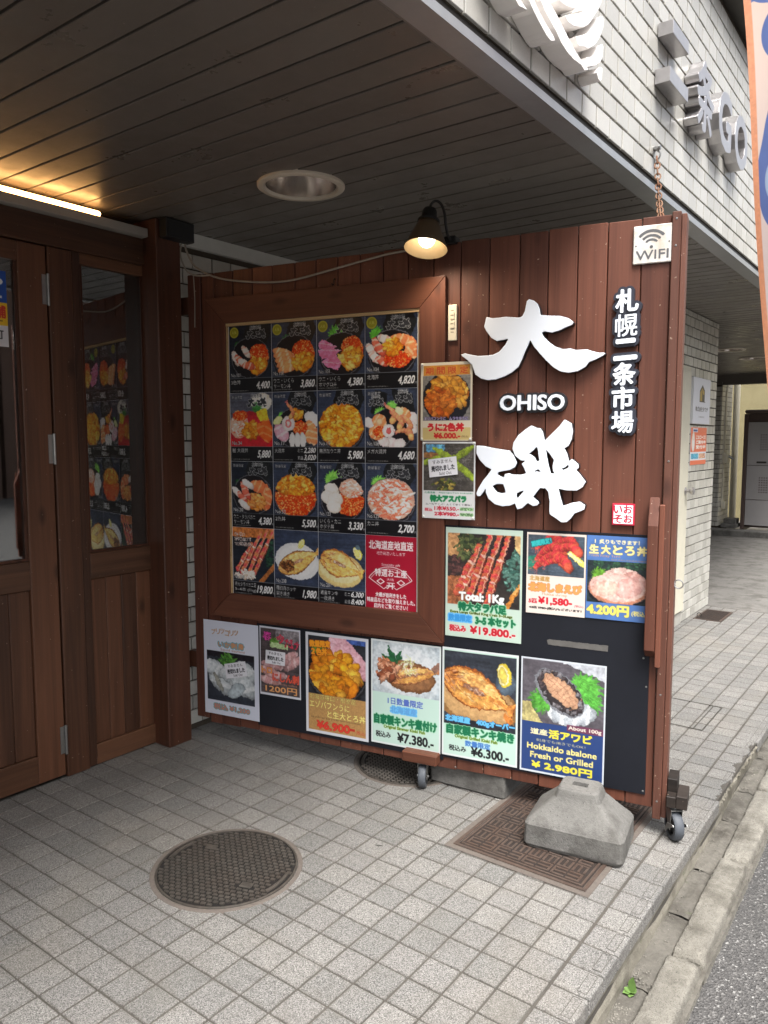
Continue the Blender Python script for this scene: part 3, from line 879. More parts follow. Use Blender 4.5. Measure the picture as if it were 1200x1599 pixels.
def grid_mesh(name, arr, w, h, x0, ztop, y, mat='print', parent=None, bow=None, kind=None, label=None):
    """a printed sheet as a fine grid; arr is the picture at two samples per grid step"""
    H, W = arr.shape[0] // 2, arr.shape[1] // 2
    a = arr[:H * 2, :W * 2].reshape(H, 2, W, 2, 3).mean((1, 3))
    lin = np.where(a <= 0.04045, a / 12.92, ((a + 0.055) / 1.055) ** 2.4) * 0.86
    xs = x0 + np.linspace(0, w, W); zs = ztop - np.linspace(0, h, H)
    X, Z = np.meshgrid(xs, zs)
    Y = np.full_like(X, y)
    if bow is not None: Y = Y + bow((X - x0) / w, (ztop - Z) / h)
    co = np.stack([X, Y, Z], -1).reshape(-1, 3).astype(np.float32)
    n = W * H
    i = np.arange(n).reshape(H, W)
    q = np.stack([i[:-1, :-1], i[1:, :-1], i[1:, 1:], i[:-1, 1:]], -1).reshape(-1, 4).astype(np.int32)
    me = bpy.data.meshes.new(name)
    me.vertices.add(n); me.vertices.foreach_set('co', co.ravel())
    me.loops.add(q.size); me.loops.foreach_set('vertex_index', q.ravel())
    me.polygons.add(len(q))
    me.polygons.foreach_set('loop_start', np.arange(0, q.size, 4, dtype=np.int32))
    try: me.polygons.foreach_set('loop_total', np.full(len(q), 4, np.int32))
    except Exception: pass
    me.polygons.foreach_set('use_smooth', [True] * len(q))
    me.update(calc_edges=True)
    at = me.attributes.new('ink', 'FLOAT_COLOR', 'POINT')
    rgba = np.concatenate([lin.reshape(-1, 3), np.ones((n, 1))], 1).astype(np.float32)
    at.data.foreach_set('color', rgba.ravel())
    me.materials.append(M[mat])
    o = bpy.data.objects.new(name, me)
    COL.objects.link(o)
    if parent: o.parent = parent
    if kind: o['kind'] = kind
    if label: o['label'] = label
    return o

def contour(f, lev=0.5):
    """closed outlines of a field as lists of (x, y) in pixels"""
    H, W = f.shape
    f = f.copy(); f[0] = f[-1] = 0; f[:, 0] = f[:, -1] = 0
    b = f > lev
    code = (b[:-1, :-1] * 1 + b[:-1, 1:] * 2 + b[1:, 1:] * 4 + b[1:, :-1] * 8)
    seg = {1: [(3, 0)], 2: [(0, 1)], 3: [(3, 1)], 4: [(1, 2)], 5: [(3, 2), (1, 0)], 6: [(0, 2)], 7: [(3, 2)], 8: [(2, 3)], 9: [(2, 0)], 10: [(0, 3), (2, 1)], 11: [(2, 1)], 12: [(1, 3)], 13: [(1, 0)], 14: [(0, 3)]}
    nxt = {}; pos = {}
    def pt(r, c, e):
        if e == 0: k = ('h', r, c); a, d = f[r, c], f[r, c + 1]; p = (c + (lev - a) / (d - a), r)
        elif e == 2: k = ('h', r + 1, c); a, d = f[r + 1, c], f[r + 1, c + 1]; p = (c + (lev - a) / (d - a), r + 1)
        elif e == 3: k = ('v', r, c); a, d = f[r, c], f[r + 1, c]; p = (c, r + (lev - a) / (d - a))
        else: k = ('v', r, c + 1); a, d = f[r, c + 1], f[r + 1, c + 1]; p = (c + 1, r + (lev - a) / (d - a))
        pos[k] = p
        return k
    for r, c in zip(*np.nonzero((code > 0) & (code < 15))):
        for e0, e1 in seg[int(code[r, c])]:
            nxt[pt(r, c, e0)] = pt(r, c, e1)
    loops = []
    while nxt:
        k0, k = nxt.popitem()
        L = [pos[k0]]
        while k != k0 and k in nxt:
            L.append(pos[k]); k = nxt.pop(k)
        if len(L) > 5: loops.append(L)
    return loops

def simplify(L, tol):
    L = np.array(L)
    def rec(a, b):
        if b <= a + 1: return []
        p, q = L[a], L[b]
        d = q - p; n = np.hypot(*d) or 1
        s = L[a + 1:b] - p
        dist = np.abs(s[:, 0] * d[1] - s[:, 1] * d[0]) / n if np.hypot(*d) > 1e-9 else np.hypot(s[:, 0], s[:, 1])
        i = int(dist.argmax())
        if dist[i] < tol: return []
        m = a + 1 + i
        return rec(a, m) + [m] + rec(m, b)
    mid = len(L) // 2
    idx = [0] + rec(0, mid) + [mid] + rec(mid, len(L) - 1)
    return [tuple(L[i]) for i in idx]

def solid(name, mask, px, x0, ztop, y0, y1, mats, parent=None, soft=1, bevel=0.0, tol=0.35, label=None):
    """a raised shape cut from a drawn mask: x right, z up, front at y0, back at y1; mats = (front, side)"""
    f = blur(mask.astype(float), soft)
    cu = bpy.data.curves.new(name, 'CURVE')
    cu.dimensions = '2D'
    cu.fill_mode = 'BOTH'
    cu.extrude = (y1 - y0) / 2 - bevel
    cu.bevel_depth = bevel
    cu.bevel_resolution = 1
    cu.offset = -bevel
    for L in contour(f):
        L = simplify(L, tol)
        if len(L) < 3: continue
        sp = cu.splines.new('POLY')
        sp.points.add(len(L) - 1)
        for p, (x, y) in zip(sp.points, L):
            p.co = (x0 + x * px, ztop - y * px, 0, 1)
        sp.use_cyclic_u = True
    ob = bpy.data.objects.new(name, cu)
    COL.objects.link(ob)
    dg = bpy.context.evaluated_depsgraph_get()
    me = bpy.data.meshes.new_from_object(ob.evaluated_get(dg))
    bpy.data.objects.remove(ob); bpy.data.curves.remove(cu)
    me.name = name
    me.transform(Matrix.Translation((0, (y0 + y1) / 2, 0)) @ Matrix.Rotation(R(90), 4, 'X'))
    me.materials.clear()
    for m in mats: me.materials.append(M[m])
    me.update()
    for p in me.polygons:
        p.material_index = 0 if (p.normal.y < -0.5 or len(mats) == 1) else 1
        p.use_smooth = False
    o = bpy.data.objects.new(name, me)
    COL.objects.link(o)
    if parent: o.parent = parent
    if label: o['label'] = label
    return o

def text_mask(t, w, h, px, bold, pad=6, shear=0.0):
    """mask of text fitted to w x h metres, with a pad of pixels round it"""
    W, H = int(w / px), int(h / px)
    e = fit_text(t, pad + bold, pad + bold, pad + W - bold, pad + H - bold, shear)
    return dilate(fill(e, W + 2 * pad, H + 2 * pad), bold)

# ------------------------------------------------------------------ ground, pavement, kerb, road
ZC = 2.30                 # soffit height
XW = -2.84                # shop front plane
XF = -0.97                # face of the tiled fascia

def road_z(y):
    return min(-0.014, -0.200 + 0.037 * (min(max(y, -6), 20) - 2.0))

def strip(name, x0, x1, ys, off, mat, thick=None, nx=2, kind='structure', xoff=None):
    mb = MB()
    vs = []; fs = []
    for y in ys:
        for i in range(nx):
            x = x0 + (x1 - x0) * i / (nx - 1)
            vs.append((x, y, road_z(y) + off))
    for j in range(len(ys) - 1):
        for i in range(nx - 1):
            a = j * nx + i
            fs.append((a, a + 1, a + nx + 1, a + nx))
    mb.add(vs, fs)
    return mb.build(name, mat, kind=kind, fixn=False)

MB().add([(-150, -150, -0.62), (150, -150, -0.62), (150, 150, -0.62), (-150, 150, -0.62)], [(0, 1, 2, 3)]).build('ground', 'ground', kind='structure')
ys = [-60, -30, -10] + [x * 0.5 for x in range(-12, 60)] + [40, 60]
strip('road', -0.52, 40, ys, 0.0, 'asphalt', nx=3)

mb = MB()
mb.box(XW - 0.3, -0.659, -12.0, 6.645, -0.5, -0.0035)
pav = mb.build('pavement_bed', 'grout', kind='structure')
riser = MB()
vs = []; fs = []
NY = 420
for i in range(NY):
    y = -12.0 + 18.64 * i / (NY - 1)
    for j, z in enumerate((-0.022, -0.05, -0.08, -0.11, -0.15, -0.30)):
        x = -0.6555 + 0.0012 * math.sin(y * 11 + j * 2) + rnd.uniform(-0.0007, 0.0007) - (0.004 if j == 2 else 0)
        vs.append((x, y, z))
for i in range(NY - 1):
    for j in range(5):
        a = i * 6 + j
        fs.append((a, a + 1, a + 7, a + 6))
riser.add(vs, fs)
riser.build('pavement_riser', 'riser', kind='structure', fixn=False)

def chip_w(y):
    """how far the broken edge bites into the nosing"""
    if 3.02 < y < 3.72:
        t = (y - 3.02) / 0.70
        return 0.008 + 0.030 * abs(math.sin(t * 7.3 + 0.5)) * (0.5 + 0.5 * math.sin(t * 3.1)) * (0.6 + 0.4 * math.sin(t * 37))
    return 0.0

PITCH = 0.1
mb = MB()
gx, gy = 0.0031, 0.0026
ch = 0.0016
xs0 = -1.1524 + PITCH * -17
for i in range(-17, 4):
    for j in range(-70, 52):
        x0 = -1.1524 + PITCH * i; y0 = 1.5198 + PITCH * j
        if y0 + PITCH > 6.645 or x0 < XW - 0.07: continue
        dz = rnd.uniform(-0.0006, 0.0006)
        wob = lambda: rnd.uniform(-0.0006, 0.0006)
        mb.bbox(x0 + gx + wob(), x0 + PITCH - gx + wob(), y0 + gy + wob(), y0 + PITCH - gy + wob(), -0.012, dz, ch)
mb.build('pavement', 'floor_tile', kind='structure', fixn=False)
# nosing tiles with a lip and a scored non-slip rectangle
mb = MB(); sc = MB()
for j in range(-70, 52):
    y0 = 1.5198 + PITCH * j
    if y0 + PITCH > 6.645: continue
    x0, x1 = -0.7504, -0.6500
    a, b = y0 + gy, y0 + PITCH - gy
    cw = max(chip_w(a), chip_w(b), chip_w((a + b) / 2))
    if cw:
        n = 8
        t = rnd.random()
        pts = [(x0 + gx, a)] + [(x1 - max(0.004, chip_w(a + (b - a) * k / n) + rnd.uniform(-0.006, 0.006)), a + (b - a) * k / n) for k in range(n + 1)] + [(x0 + gx, b)]
        m2 = MB(); m2.prism(pts, 'z', -0.014, 0.0)
        mb.add(m2.v, m2.f, 0, t)
    else:
        t = rnd.random()
        mb.bbox(x0 + gx, x1, a, b, -0.014, rnd.uniform(-0.0005, 0.0005), 0.0022, 0, t)
        mb.bbox(-0.6548, x1 + 0.0006, a + 0.0002, b - 0.0002, -0.046, -0.0030, 0.0018, 0, t)
    if cw < 0.02:
        xa, xb = x1 - 0.036 - cw * 0, x1 - 0.012
        if cw: xb = x1 - 0.02
        c, d = a + 0.009, b - 0.009
        for q in ((xa, xa + 0.0011, c, d), (xb, xb + 0.0011, c, d), (xa, xb, c, c + 0.0011), (xa, xb, d, d + 0.0011)):
            sc.box(q[0], q[1], q[2], q[3], 0.0006, 0.0011)
mb.build('pavement_edge', 'floor_tile', kind='structure', fixn=False)
sc.build('pavement_scoring', 'grout', kind='structure', fixn=False)
# rough concrete where the edge has broken away
mb = MB()
vs = []; fs = []
n = 110
for i in range(n):
    y = 3.0 + 0.74 * i / (n - 1)
    for k in range(7):
        f = k / 6
        x = -0.712 + 0.060 * f + rnd.uniform(-0.005, 0.005)
        z = -0.005 - 0.018 * f ** 2 + rnd.uniform(-0.007, 0.005)
        if i in (0, n - 1): z -= 0.012
        vs.append((x, y, z))
for i in range(n - 1):
    for k in range(6):
        a = i * 7 + k
        fs.append((a, a + 1, a + 8, a + 7))
mb.add(vs, fs)
mb.build('pavement_break', 'riser', kind='structure', fixn=False)

# gutter strip of small cast slabs between riser and kerb
mb = MB()
y = -12.0
while y < 6.6:
    L = rnd.uniform(0.28, 0.42)
    z0, z1 = road_z(y) + 0.062, road_z(y + L) + 0.062
    a, b = -0.664, -0.590 + rnd.uniform(-0.003, 0.002)
    m = 8
    vs = []; fs = []
    for i in range(m + 1):
        for k in range(4):
            t = i / m
            yy = y + 0.004 + (L - 0.008) * t
            vs.append((a + (b - a) * k / 3 + rnd.uniform(-0.0015, 0.0015), yy, z0 + (z1 - z0) * t + rnd.uniform(-0.003, 0.003) - (0.007 if k == 3 else 0) - (0.006 if i in (0, m) else 0)))
    for i in range(m):
        for k in range(3):
            q = i * 4 + k
            fs.append((q, q + 1, q + 5, q + 4))
    mb.add(vs, fs)
    y += L
mb.build('gutter', 'gutter', kind='structure', fixn=False)
mb = MB()
for i in range(900):
    y = 0.6 + 1.5 * rnd.random() ** 0.6 if rnd.random() < 0.8 else rnd.uniform(2, 5)
    x = -0.652 + abs(rnd.gauss(0, 0.022)); r = rnd.uniform(0.0012, 0.0042)
    if x > -0.595 or abs(y - 1.985) < 0.05: continue
    z = road_z(y) + 0.062 + r * 0.4
    mb.add([(x + r * rnd.uniform(0.6, 1.2) * a, y + r * rnd.uniform(0.6, 1.2) * b, z + r * rnd.uniform(0.5, 1) * c) for a, b, c in ((1, 0, 0), (-1, 0, 0), (0, 1, 0), (0, -1, 0), (0, 0, 1), (0, 0, -1))], [(0, 2, 4), (2, 1, 4), (1, 3, 4), (3, 0, 4), (2, 0, 5), (1, 2, 5), (3, 1, 5), (0, 3, 5)])
mb.build('gravel', 'kerb', kind='stuff', fixn=False)
strip('gutter_bed', -0.67, -0.49, [x * 0.5 for x in range(-24, 14)], 0.045, 'gutter')

# kerb stones, rounded and worn
mb = MB()
y = 2.205 - 0.6 * 22
while y < 6.5:
    L = 0.6
    prof_n = 14
    m = 60
    vs = []; fs = []
    dz = rnd.uniform(-0.004, 0.004); dx = rnd.uniform(-0.003, 0.003)
    ph = rnd.uniform(0, 9)
    for i in range(m + 1):
        t = i / m
        yy = y + 0.006 + (L - 0.012) * t
        e = min(t, 1 - t) * L
        rnd_e = max(0.0, 0.018 - e) * 0.9
        zb = road_z(yy) + 0.078 + dz
        P = [(-0.590, -0.12), (-0.590, -0.02), (-0.5895, -0.005), (-0.585, -0.0005), (-0.572, 0.0), (-0.558, 0.0005), (-0.544, 0.0005), (-0.530, 0.0), (-0.516, -0.0005), (-0.5075, -0.003), (-0.5035, -0.009), (-0.501, -0.024), (-0.498, -0.056), (-0.493, -0.13)]
        for k, (px, pz) in enumerate(P):
            j = 0.0030
            w = 0.0016 * math.sin(yy * 17 + ph + k * 0.4) * (1 if k < 5 else 0.5)
            # a broken patch along the back edge of the top
            ck = 0.012 * max(0, math.sin(yy * 5.1 + ph * 2) - 0.35) if k in (2, 3, 4) else 0
            vs.append((px + dx + w * 0.6 + rnd.uniform(-j, j) * 0.6, yy + (rnd.uniform(-0.002, 0.002)), zb + pz - rnd_e - ck + rnd.uniform(-j, j) * 0.6))
    for i in range(m):
        for k in range(prof_n - 1):
            q = i * prof_n + k
            fs.append((q, q + 1, q + prof_n + 1, q + prof_n))
    fs.append(tuple(range(prof_n - 1, -1, -1)))
    fs.append(tuple(m * prof_n + k for k in range(prof_n)))
    mb.add(vs, fs)
    y += L
mb.build('kerb', 'kerb', kind='structure', fixn=False, smooth=50)

# driveway asphalt under the building
mb = MB()
nx, ny = 40, 40
vs = []; fs = []
for j in range(ny + 1):
    for i in range(nx + 1):
        vs.append((-9 + 8.51 * i / nx, 6.647 + 8.3 * j / ny, -0.012 + 0.004 * math.sin(i * 1.3) * math.sin(j * 0.9)))
for j in range(ny):
    for i in range(nx):
        a = j * (nx + 1) + i
        fs.append((a, a + 1, a + nx + 2, a + nx + 1))
mb.add(vs, fs)
mb.build('driveway', 'drive', kind='structure', fixn=False)

# ------------------------------------------------------------------ the tiled building over the pavement
bld = thing('tiled_building', 'white tiled building with dark plank soffit over the tiled pavement', 'building', (-1.9, 3, 0))
BL = Vector((-1.9, 3, 0))
def part(mb, name, mat, **k):
    """a part of the building, given in world coordinates"""
    mb.v = [tuple(Vector(p) - BL) for p in mb.v]
    return mb.build(name, mat, parent=bld, **k)

def clad(mb, gb, axis, face, a0, a1, z0, z1, nrm, ph=0.0, vg=0.0026):
    """small glazed wall tiles in running bond; axis 'y': wall faces +x, axis 'x': wall faces -y"""
    PW, PH = 0.115, 0.0705
    row = 0
    z = z0
    while z + 0.02 < z1:
        zt = min(z + PH - 0.0075, z1)
        a = a0 - (PW / 2 if row % 2 else 0) + ph
        while a < a1 - 0.005:
            b0, b1 = max(a + vg, a0), min(a + PW - vg, a1)
            if b1 - b0 > 0.012:
                d = rnd.uniform(-0.0008, 0.0008)
                if axis == 'y': mb.bbox(face - 0.006, face + 0.008 + d, b0, b1, z, zt, 0.0014)
                else: mb.bbox(b0, b1, face - 0.006 - d, face + 0.006, z, zt, 0.0016)
            a += PW
        z += PH; row += 1

mb = MB(); g = MB()
clad(mb, g, 'y', XF, -0.6, 9.2, 2.3475, 3.335, 1, 0.02, 0.0038)
part(mb, 'fascia_tiles', 'tile', fixn=False)
mb = MB()
mb.box(XF - 0.25, XF, -3.2, 12.2, 2.345, 3.36)
part(mb, 'fascia_wall', 'wall_grout')
mb = MB()
mb.box(XF - 0.055, XF + 0.012, -3.2, 12.2, 2.2945, 2.317)
mb.box(XF - 0.055, XF + 0.0155, -3.2, 12.2, 2.290, 2.2945)
part(mb, 'fascia_trim', 'alu')
mb = MB()
mb.box(XF - 0.05, XF - 0.004, -3.2, 12.2, 2.317, 2.345)
part(mb, 'fascia_flashing', 'dark_metal')
# coping
mb = MB(); mb.box(-1.6, XF + 0.10, -3.2, 12.3, 3.40, 3.50)
part(mb, 'coping', 'white_trim')
mb = MB(); mb.box(-1.6, XF + 0.085, -3.2, 12.3, 3.36, 3.40)
part(mb, 'coping_soffit', 'dark_metal')
mb = MB(); mb.box(-12, -1.6, -3.2, 12.3, 3.34, 3.50); mb.box(-12, -1.22, -3.2, 12.3, 2.50, 2.56)
part(mb, 'roof', 'dark_metal')
# soffit
mb = MB()
PP = 0.1104
DOWN = [(-1.982, 2.158), (-1.95, 8.62), (-1.92, 9.66)]; DR = 0.131
k = -42
while True:
    y0 = 1.3664 + PP * k
    if y0 > 12.0: break
    xa, xb, ya, yb = -9.0 if y0 > 6.7 else XW - 0.05, -1.0415, y0 + 0.0040, y0 + PP - 0.0040
    hole = [d for d in DOWN if d[1] - DR < yb and d[1] + DR > ya]
    if not hole: mb.bbox(xa, xb, ya, yb, ZC, ZC + 0.02, 0.0022)
    else:
        dx, dy = hole[0]
        ta, tb = max(ya, dy - DR), min(yb, dy + DR)
        L = [(dx - math.sqrt(max(0, DR * DR - (v - dy) ** 2)), v) for v in np.linspace(ta, tb, 15)]
        Rr = [(2 * dx - a, b) for a, b in L]
        tn = rnd.random()
        for P in ([(xa, yb), (xa, ya)] + ([(dx, ya)] if ta > ya else []) + L + ([(dx, yb)] if tb < yb else []), [(xb, ya), (xb, yb)] + ([(dx, yb)] if tb < yb else []) + Rr[::-1] + ([(dx, ya)] if ta > ya else [])):
            m2 = MB(); m2.prism(P, 'z', ZC, ZC + 0.02); mb.add(m2.v, m2.f, 0, tn)
    k += 1
part(mb, 'soffit', 'soffit', fixn=False)
mb = MB(); mb.box(-9.0, -1.03, -3.2, 12.1, ZC + 0.16, ZC + 0.17)
part(mb, 'soffit_backing', 'soffit_gap')
mb = MB()
y = -3.2
while y < 12:
    mb.bbox(-1.039, XF - 0.012, y + 0.001, min(y + 1.82, 12.1) - 0.001, ZC - 0.004, ZC + 0.02, 0.0015)
    y += 1.82
part(mb, 'soffit_border', 'soffit', fixn=False)
mb = MB(); mb.box(-9, XF - 0.06, 12.0, 12.12, 2.16, 2.31)
part(mb, 'end_beam', 'soffit')
# tiled wall behind the sign, seen in the gap beside the post
mb = MB(); g = MB()
clad(mb, g, 'y', XW - 0.002, 2.19, 4.98, 0.03, 2.235, 1, 0.05)
clad(mb, g, 'x', 4.99, XW, -1.602, 0.03, 2.29, 1)
part(mb, 'wall_tiles', 'tile_old', fixn=False)
mb = MB()
mb.box(XW - 0.2, XW - 0.004, 2.19, 5.2, -0.1, 2.30)
mb.box(XW - 0.003, -1.606, 4.992, 6.68, -0.1, 2.30)
part(mb, 'wall_backing', 'wall_grout')
mb = MB(); mb.box(XW - 0.01, XW + 0.02, 2.22, 4.98, 2.236, 2.2985)
part(mb, 'wall_trim', 'white_trim')
# pier beside the driveway
mb = MB()
clad(mb, g, 'y', -1.60, 4.99, 6.675, 0.005, 2.295, 1, 0.0, 0.004)
part(mb, 'pier_tiles', 'tile_old', fixn=False)
# back wall of the driveway
mb = MB()
clad(mb, g, 'x', 12.0, -5.0, -2.79, 0.1, 2.16, 1)
clad(mb, g, 'y', -2.786, 12.0, 12.63, 0.1, 2.3, 1)
part(mb, 'rear_tiles', 'tile_old', fixn=False)
mb = MB()
mb.box(-5.0, -2.79, 12.004, 12.63, -0.1, 2.32)
part(mb, 'rear_wall', 'wall_grout')
mb = MB(); mb.box(-9.1, -8.9, 6.68, 12.6, -0.1, 2.4)
part(mb, 'end_wall', 'wall_grout')
mb = MB(); mb.box(-9.0, -2.9, 6.5, 6.674, -0.1, 2.4)
part(mb, 'passage_wall', 'wall_grout')
mb = MB(); mb.bbox(-9, -1.9, 11.75, 12.0, -0.02, 0.075, 0.01)
part(mb, 'rear_kerb', 'concrete')
# service door in the pier
dr = MB()
dr.bbox(-1.602, -1.572, 5.02, 5.86, 0.105, 1.86, 0.003)
d = part(dr, 'service_door', 'cream')
kn = MB()
T = Matrix.Translation(Vector((-1.572, 5.80, 1.0)) - BL) @ Matrix.Rotation(R(90), 4, 'Y')
kn.lathe([(0.0, 0.0), (0.028, 0.0), (0.028, 0.006), (0.012, 0.010), (0.011, 0.03), (0.022, 0.038), (0.027, 0.05), (0.024, 0.064), (0.0, 0.07)], 20, T)
kb = kn.build('door_knob', 'steel', parent=d, smooth=True)
fr = MB()
fr.box(-1.6, -1.588, 5.862, 5.898, 0.09, 1.90); part(fr, 'door_jamb', 'cream')
fr = MB(); fr.box(-1.6, -1.588, 4.995, 5.861, 1.863, 1.90)
part(fr, 'door_head', 'cream')
st = MB(); st.bbox(-1.6, -1.588, 5.0, 5.865, 0.0, 0.088, 0.002)
part(st, 'door_step', 'tile_old')

# ------------------------------------------------------------------ wooden shop front
shop = thing('shop_front', 'dark brown wooden shop front with a glazed door and side window', 'shop front', (XW, 1.6, 0))
SO = Vector((XW, 1.6, 0))
def spart(mb, name, mat, parent=None, **k):
    mb.v = [tuple(Vector(p) - SO) for p in mb.v]
    return mb.build(name, mat, parent=parent or shop, **k)

def planks_y(mb, x0, x1, ya, yb, z0, z1, pitch, b=0.003):
    n = max(1, round((yb - ya) / pitch)); w = (yb - ya) / n
    for i in range(n):
        mb.bbox(x0, x1, ya + i * w + 0.0008, ya + (i + 1) * w - 0.0008, z0, z1, b)

def leaf_panel(y0, y1, zb, zt, sw, parent, pane_lo, pane_hi, rail_lo, bot):
    """stiles and rails of a glazed leaf with a boarded lower panel"""
    x0, x1 = XW - 0.035, XW
    mb = MB()
    mb.bbox(x0, x1, y0, y0 + sw, zb, zt, 0.003)
    spart(mb, 'stile', 'door_wood', parent, fixn=False)
    mb = MB()
    mb.bbox(x0, x1, y1 - sw, y1, zb, zt, 0.003)
    spart(mb, 'stile', 'door_wood', parent, fixn=False)
    e = 0.0006
    for za, zc in ((pane_hi, zt), (rail_lo, pane_lo), (zb, bot)):
        mb = MB()
        mb.bbox(x0 + 0.001, x1 - 0.0012, y0 + sw + e, y1 - sw - e, za, zc, 0.002)
        spart(mb, 'rail', 'door_wood_h', parent, fixn=False)
    mb = MB()
    planks_y(mb, x0 + 0.005, x1 - 0.012, y0 + sw + e, y1 - sw - e, bot + e, rail_lo - e, 0.083)
    spart(mb, 'boards', 'door_wood', parent, fixn=False)
    mb = MB()
    mb.box(x0 + 0.012, x0 + 0.018, y0 + sw + 0.001, y1 - sw - 0.001, pane_lo + 0.001, pane_hi - 0.001)
    spart(mb, 'pane', 'glass', parent)
    mb = MB()
    for q in ((y0 + sw + 0.001, y0 + sw + 0.012, pane_lo + 0.001, pane_hi - 0.001), (y1 - sw - 0.012, y1 - sw - 0.001, pane_lo + 0.001, pane_hi - 0.001), (y0 + sw + 0.0125, y1 - sw - 0.0125, pane_lo + 0.001, pane_lo + 0.011)):
        mb = MB(); mb.box(x0 + 0.019, x1 - 0.008, *q)
        spart(mb, 'beading', 'post_wood', parent)

door = bpy.data.objects.new('door', None); COL.objects.link(door); door.parent = shop
leaf_panel(0.66, 1.650, 0.012, 2.108, 0.113, door, 0.905, 2.036, 0.792, 0.125)
for zc in (1.945, 1.335, 0.16):
    h = MB()
    h.tube([(XW + 0.006, 1.6525, zc - 0.06), (XW + 0.006, 1.6525, zc + 0.06)], 0.0055, 10)
    h.box(XW - 0.001, XW + 0.0025, 1.630, 1.649, zc - 0.056, zc + 0.056)
    spart(h, 'hinge', 'zinc', door)
side = bpy.data.objects.new('side_window', None); COL.objects.link(side); side.parent = shop
mb = MB(); mb.bbox(XW - 0.05, XW + 0.004, 1.6565, 1.757, 0.0, 2.110, 0.003)
spart(mb, 'mullion', 'door_wood', fixn=False)
leaf_panel(1.7575, 2.128, 0.004, 2.112, 0.036, side, 0.905, 2.068, 0.797, 0.090)
mb = MB(); mb.bbox(XW - 0.06, XW + 0.012, -11.9, 2.128, 2.1125, 2.222, 0.003)
spart(mb, 'header', 'door_wood_h', fixn=False)
mb = MB(); mb.bbox(XW - 0.06, XW + 0.050, -11.9, 2.085, 2.2225, 2.258, 0.002)
spart(mb, 'light_board', 'light_board', fixn=False)
mb = MB(); mb.bbox(XW - 0.05, -2.742, 2.088, 2.214, 0.0, 2.297, 0.004)
spart(mb, 'corner_post', 'post_wood', fixn=False)
mb = MB()
planks_y(mb, XW - 0.045, XW, -11.9, 0.655, 0.0, 2.108, 0.11)
spart(mb, 'wall_boards', 'door_wood', fixn=False)
# dim room behind the glass
mb = MB()
mb.box(-6.0, XW - 0.06, -1.1, -1.0, 0, 2.32)
mb.box(-6.0, XW - 0.06, 2.18, 2.19, 0, 2.32); mb.box(-6.0, XW - 0.06, -1.0, 2.18, -0.02, 0.0)
mb.box(-6.0, XW - 0.06, -1.0, 2.18, 2.30, 2.32)
mb.box(-6.0, -5.9, -1.0, 2.18, 0, 2.32)
spart(mb, 'room', 'room')

# added unseen building across the street, blocking low sky and filling the glass
t = thing('street_sky_blocker', 'added unseen building across the street that blocks low sky', 'building', (12.0, 2, -0.2))
mb = MB(); mb.box(0.0, 8, -6, 7, 0, 9.5); mb.build('wall', 'facade', t)
for fl in (1, 2):
    mb = MB()
    mb.box(-0.02, -0.001, -5.4, 6.2, 1.4 + fl * 3.3, 2.9 + fl * 3.3)
    w = mb.build('window_band', 'black_board', t)
    mb = MB()
    for k in range(6):
        mb = MB(); mb.box(-0.05, -0.021, -3.8 + k * 1.8, -3.72 + k * 1.8, 1.4 + fl * 3.3, 2.9 + fl * 3.3)
        mb.build('mullion', 'alu', w)
mb = MB()
for k in range(26): mb.box(-0.05 - 0.012 * (k % 2), -0.002, -5.5, 6.5, 0.02 + k * 0.1, 0.115 + k * 0.1)
mb.build('shutter', 'shutter', t)
mb = MB(); mb.prism([(-0.002, 3.3), (-1.5, 2.8), (-1.5, 2.5), (-0.002, 2.9)], 'y', -6, 5)
mb.build('awning', 'awning', t)
t = thing('standin_shop', 'unseen stand-in for a dark shop with an orange sign across the street', 'shop', (12.2, 12.5, -0.2))  # unseen stand-in that fills the door glass reflection
mb = MB(); mb.box(0.0, 5, -3.3, 4, 0, 5.2); mb.build('wall', 'facade', t)
mb = MB(); mb.box(-0.08, -0.002, -3.0, 3.6, 2.9, 4.0); mb.build('sign_band', 'awning', t)
mb = MB(); mb.box(-0.03, -0.002, -3.0, -0.2, 0.1, 2.7); mb.build('dark_window', 'black_board', t)
mb = MB()
for k in range(26): mb.box(-0.05 - 0.012 * (k % 2), -0.002, 0.1, 3.4, 0.02 + k * 0.1, 0.115 + k * 0.1)
mb.build('shutter', 'shutter', t)
mb = MB(); mb.box(-0.5, -0.42, -1.9, -1.3, 1.0, 2.6); mb.build('hanging_cloth', 'white_trim', t)

# ------------------------------------------------------------------ the wheeled wooden sign board
TH = R(11)
BO = Vector((-0.7405, 2.64, 0))
BU = Vector((math.cos(TH), math.sin(TH), 0))
BV = Vector((-math.sin(TH), math.cos(TH), 0))
def on_board(o, s=0.0, y=0.0, z=0.0, roll=0.0):
    o.location = BO + BU * s + BV * y + Vector((0, 0, z))
    o.rotation_euler = (0, roll, TH)
    return o

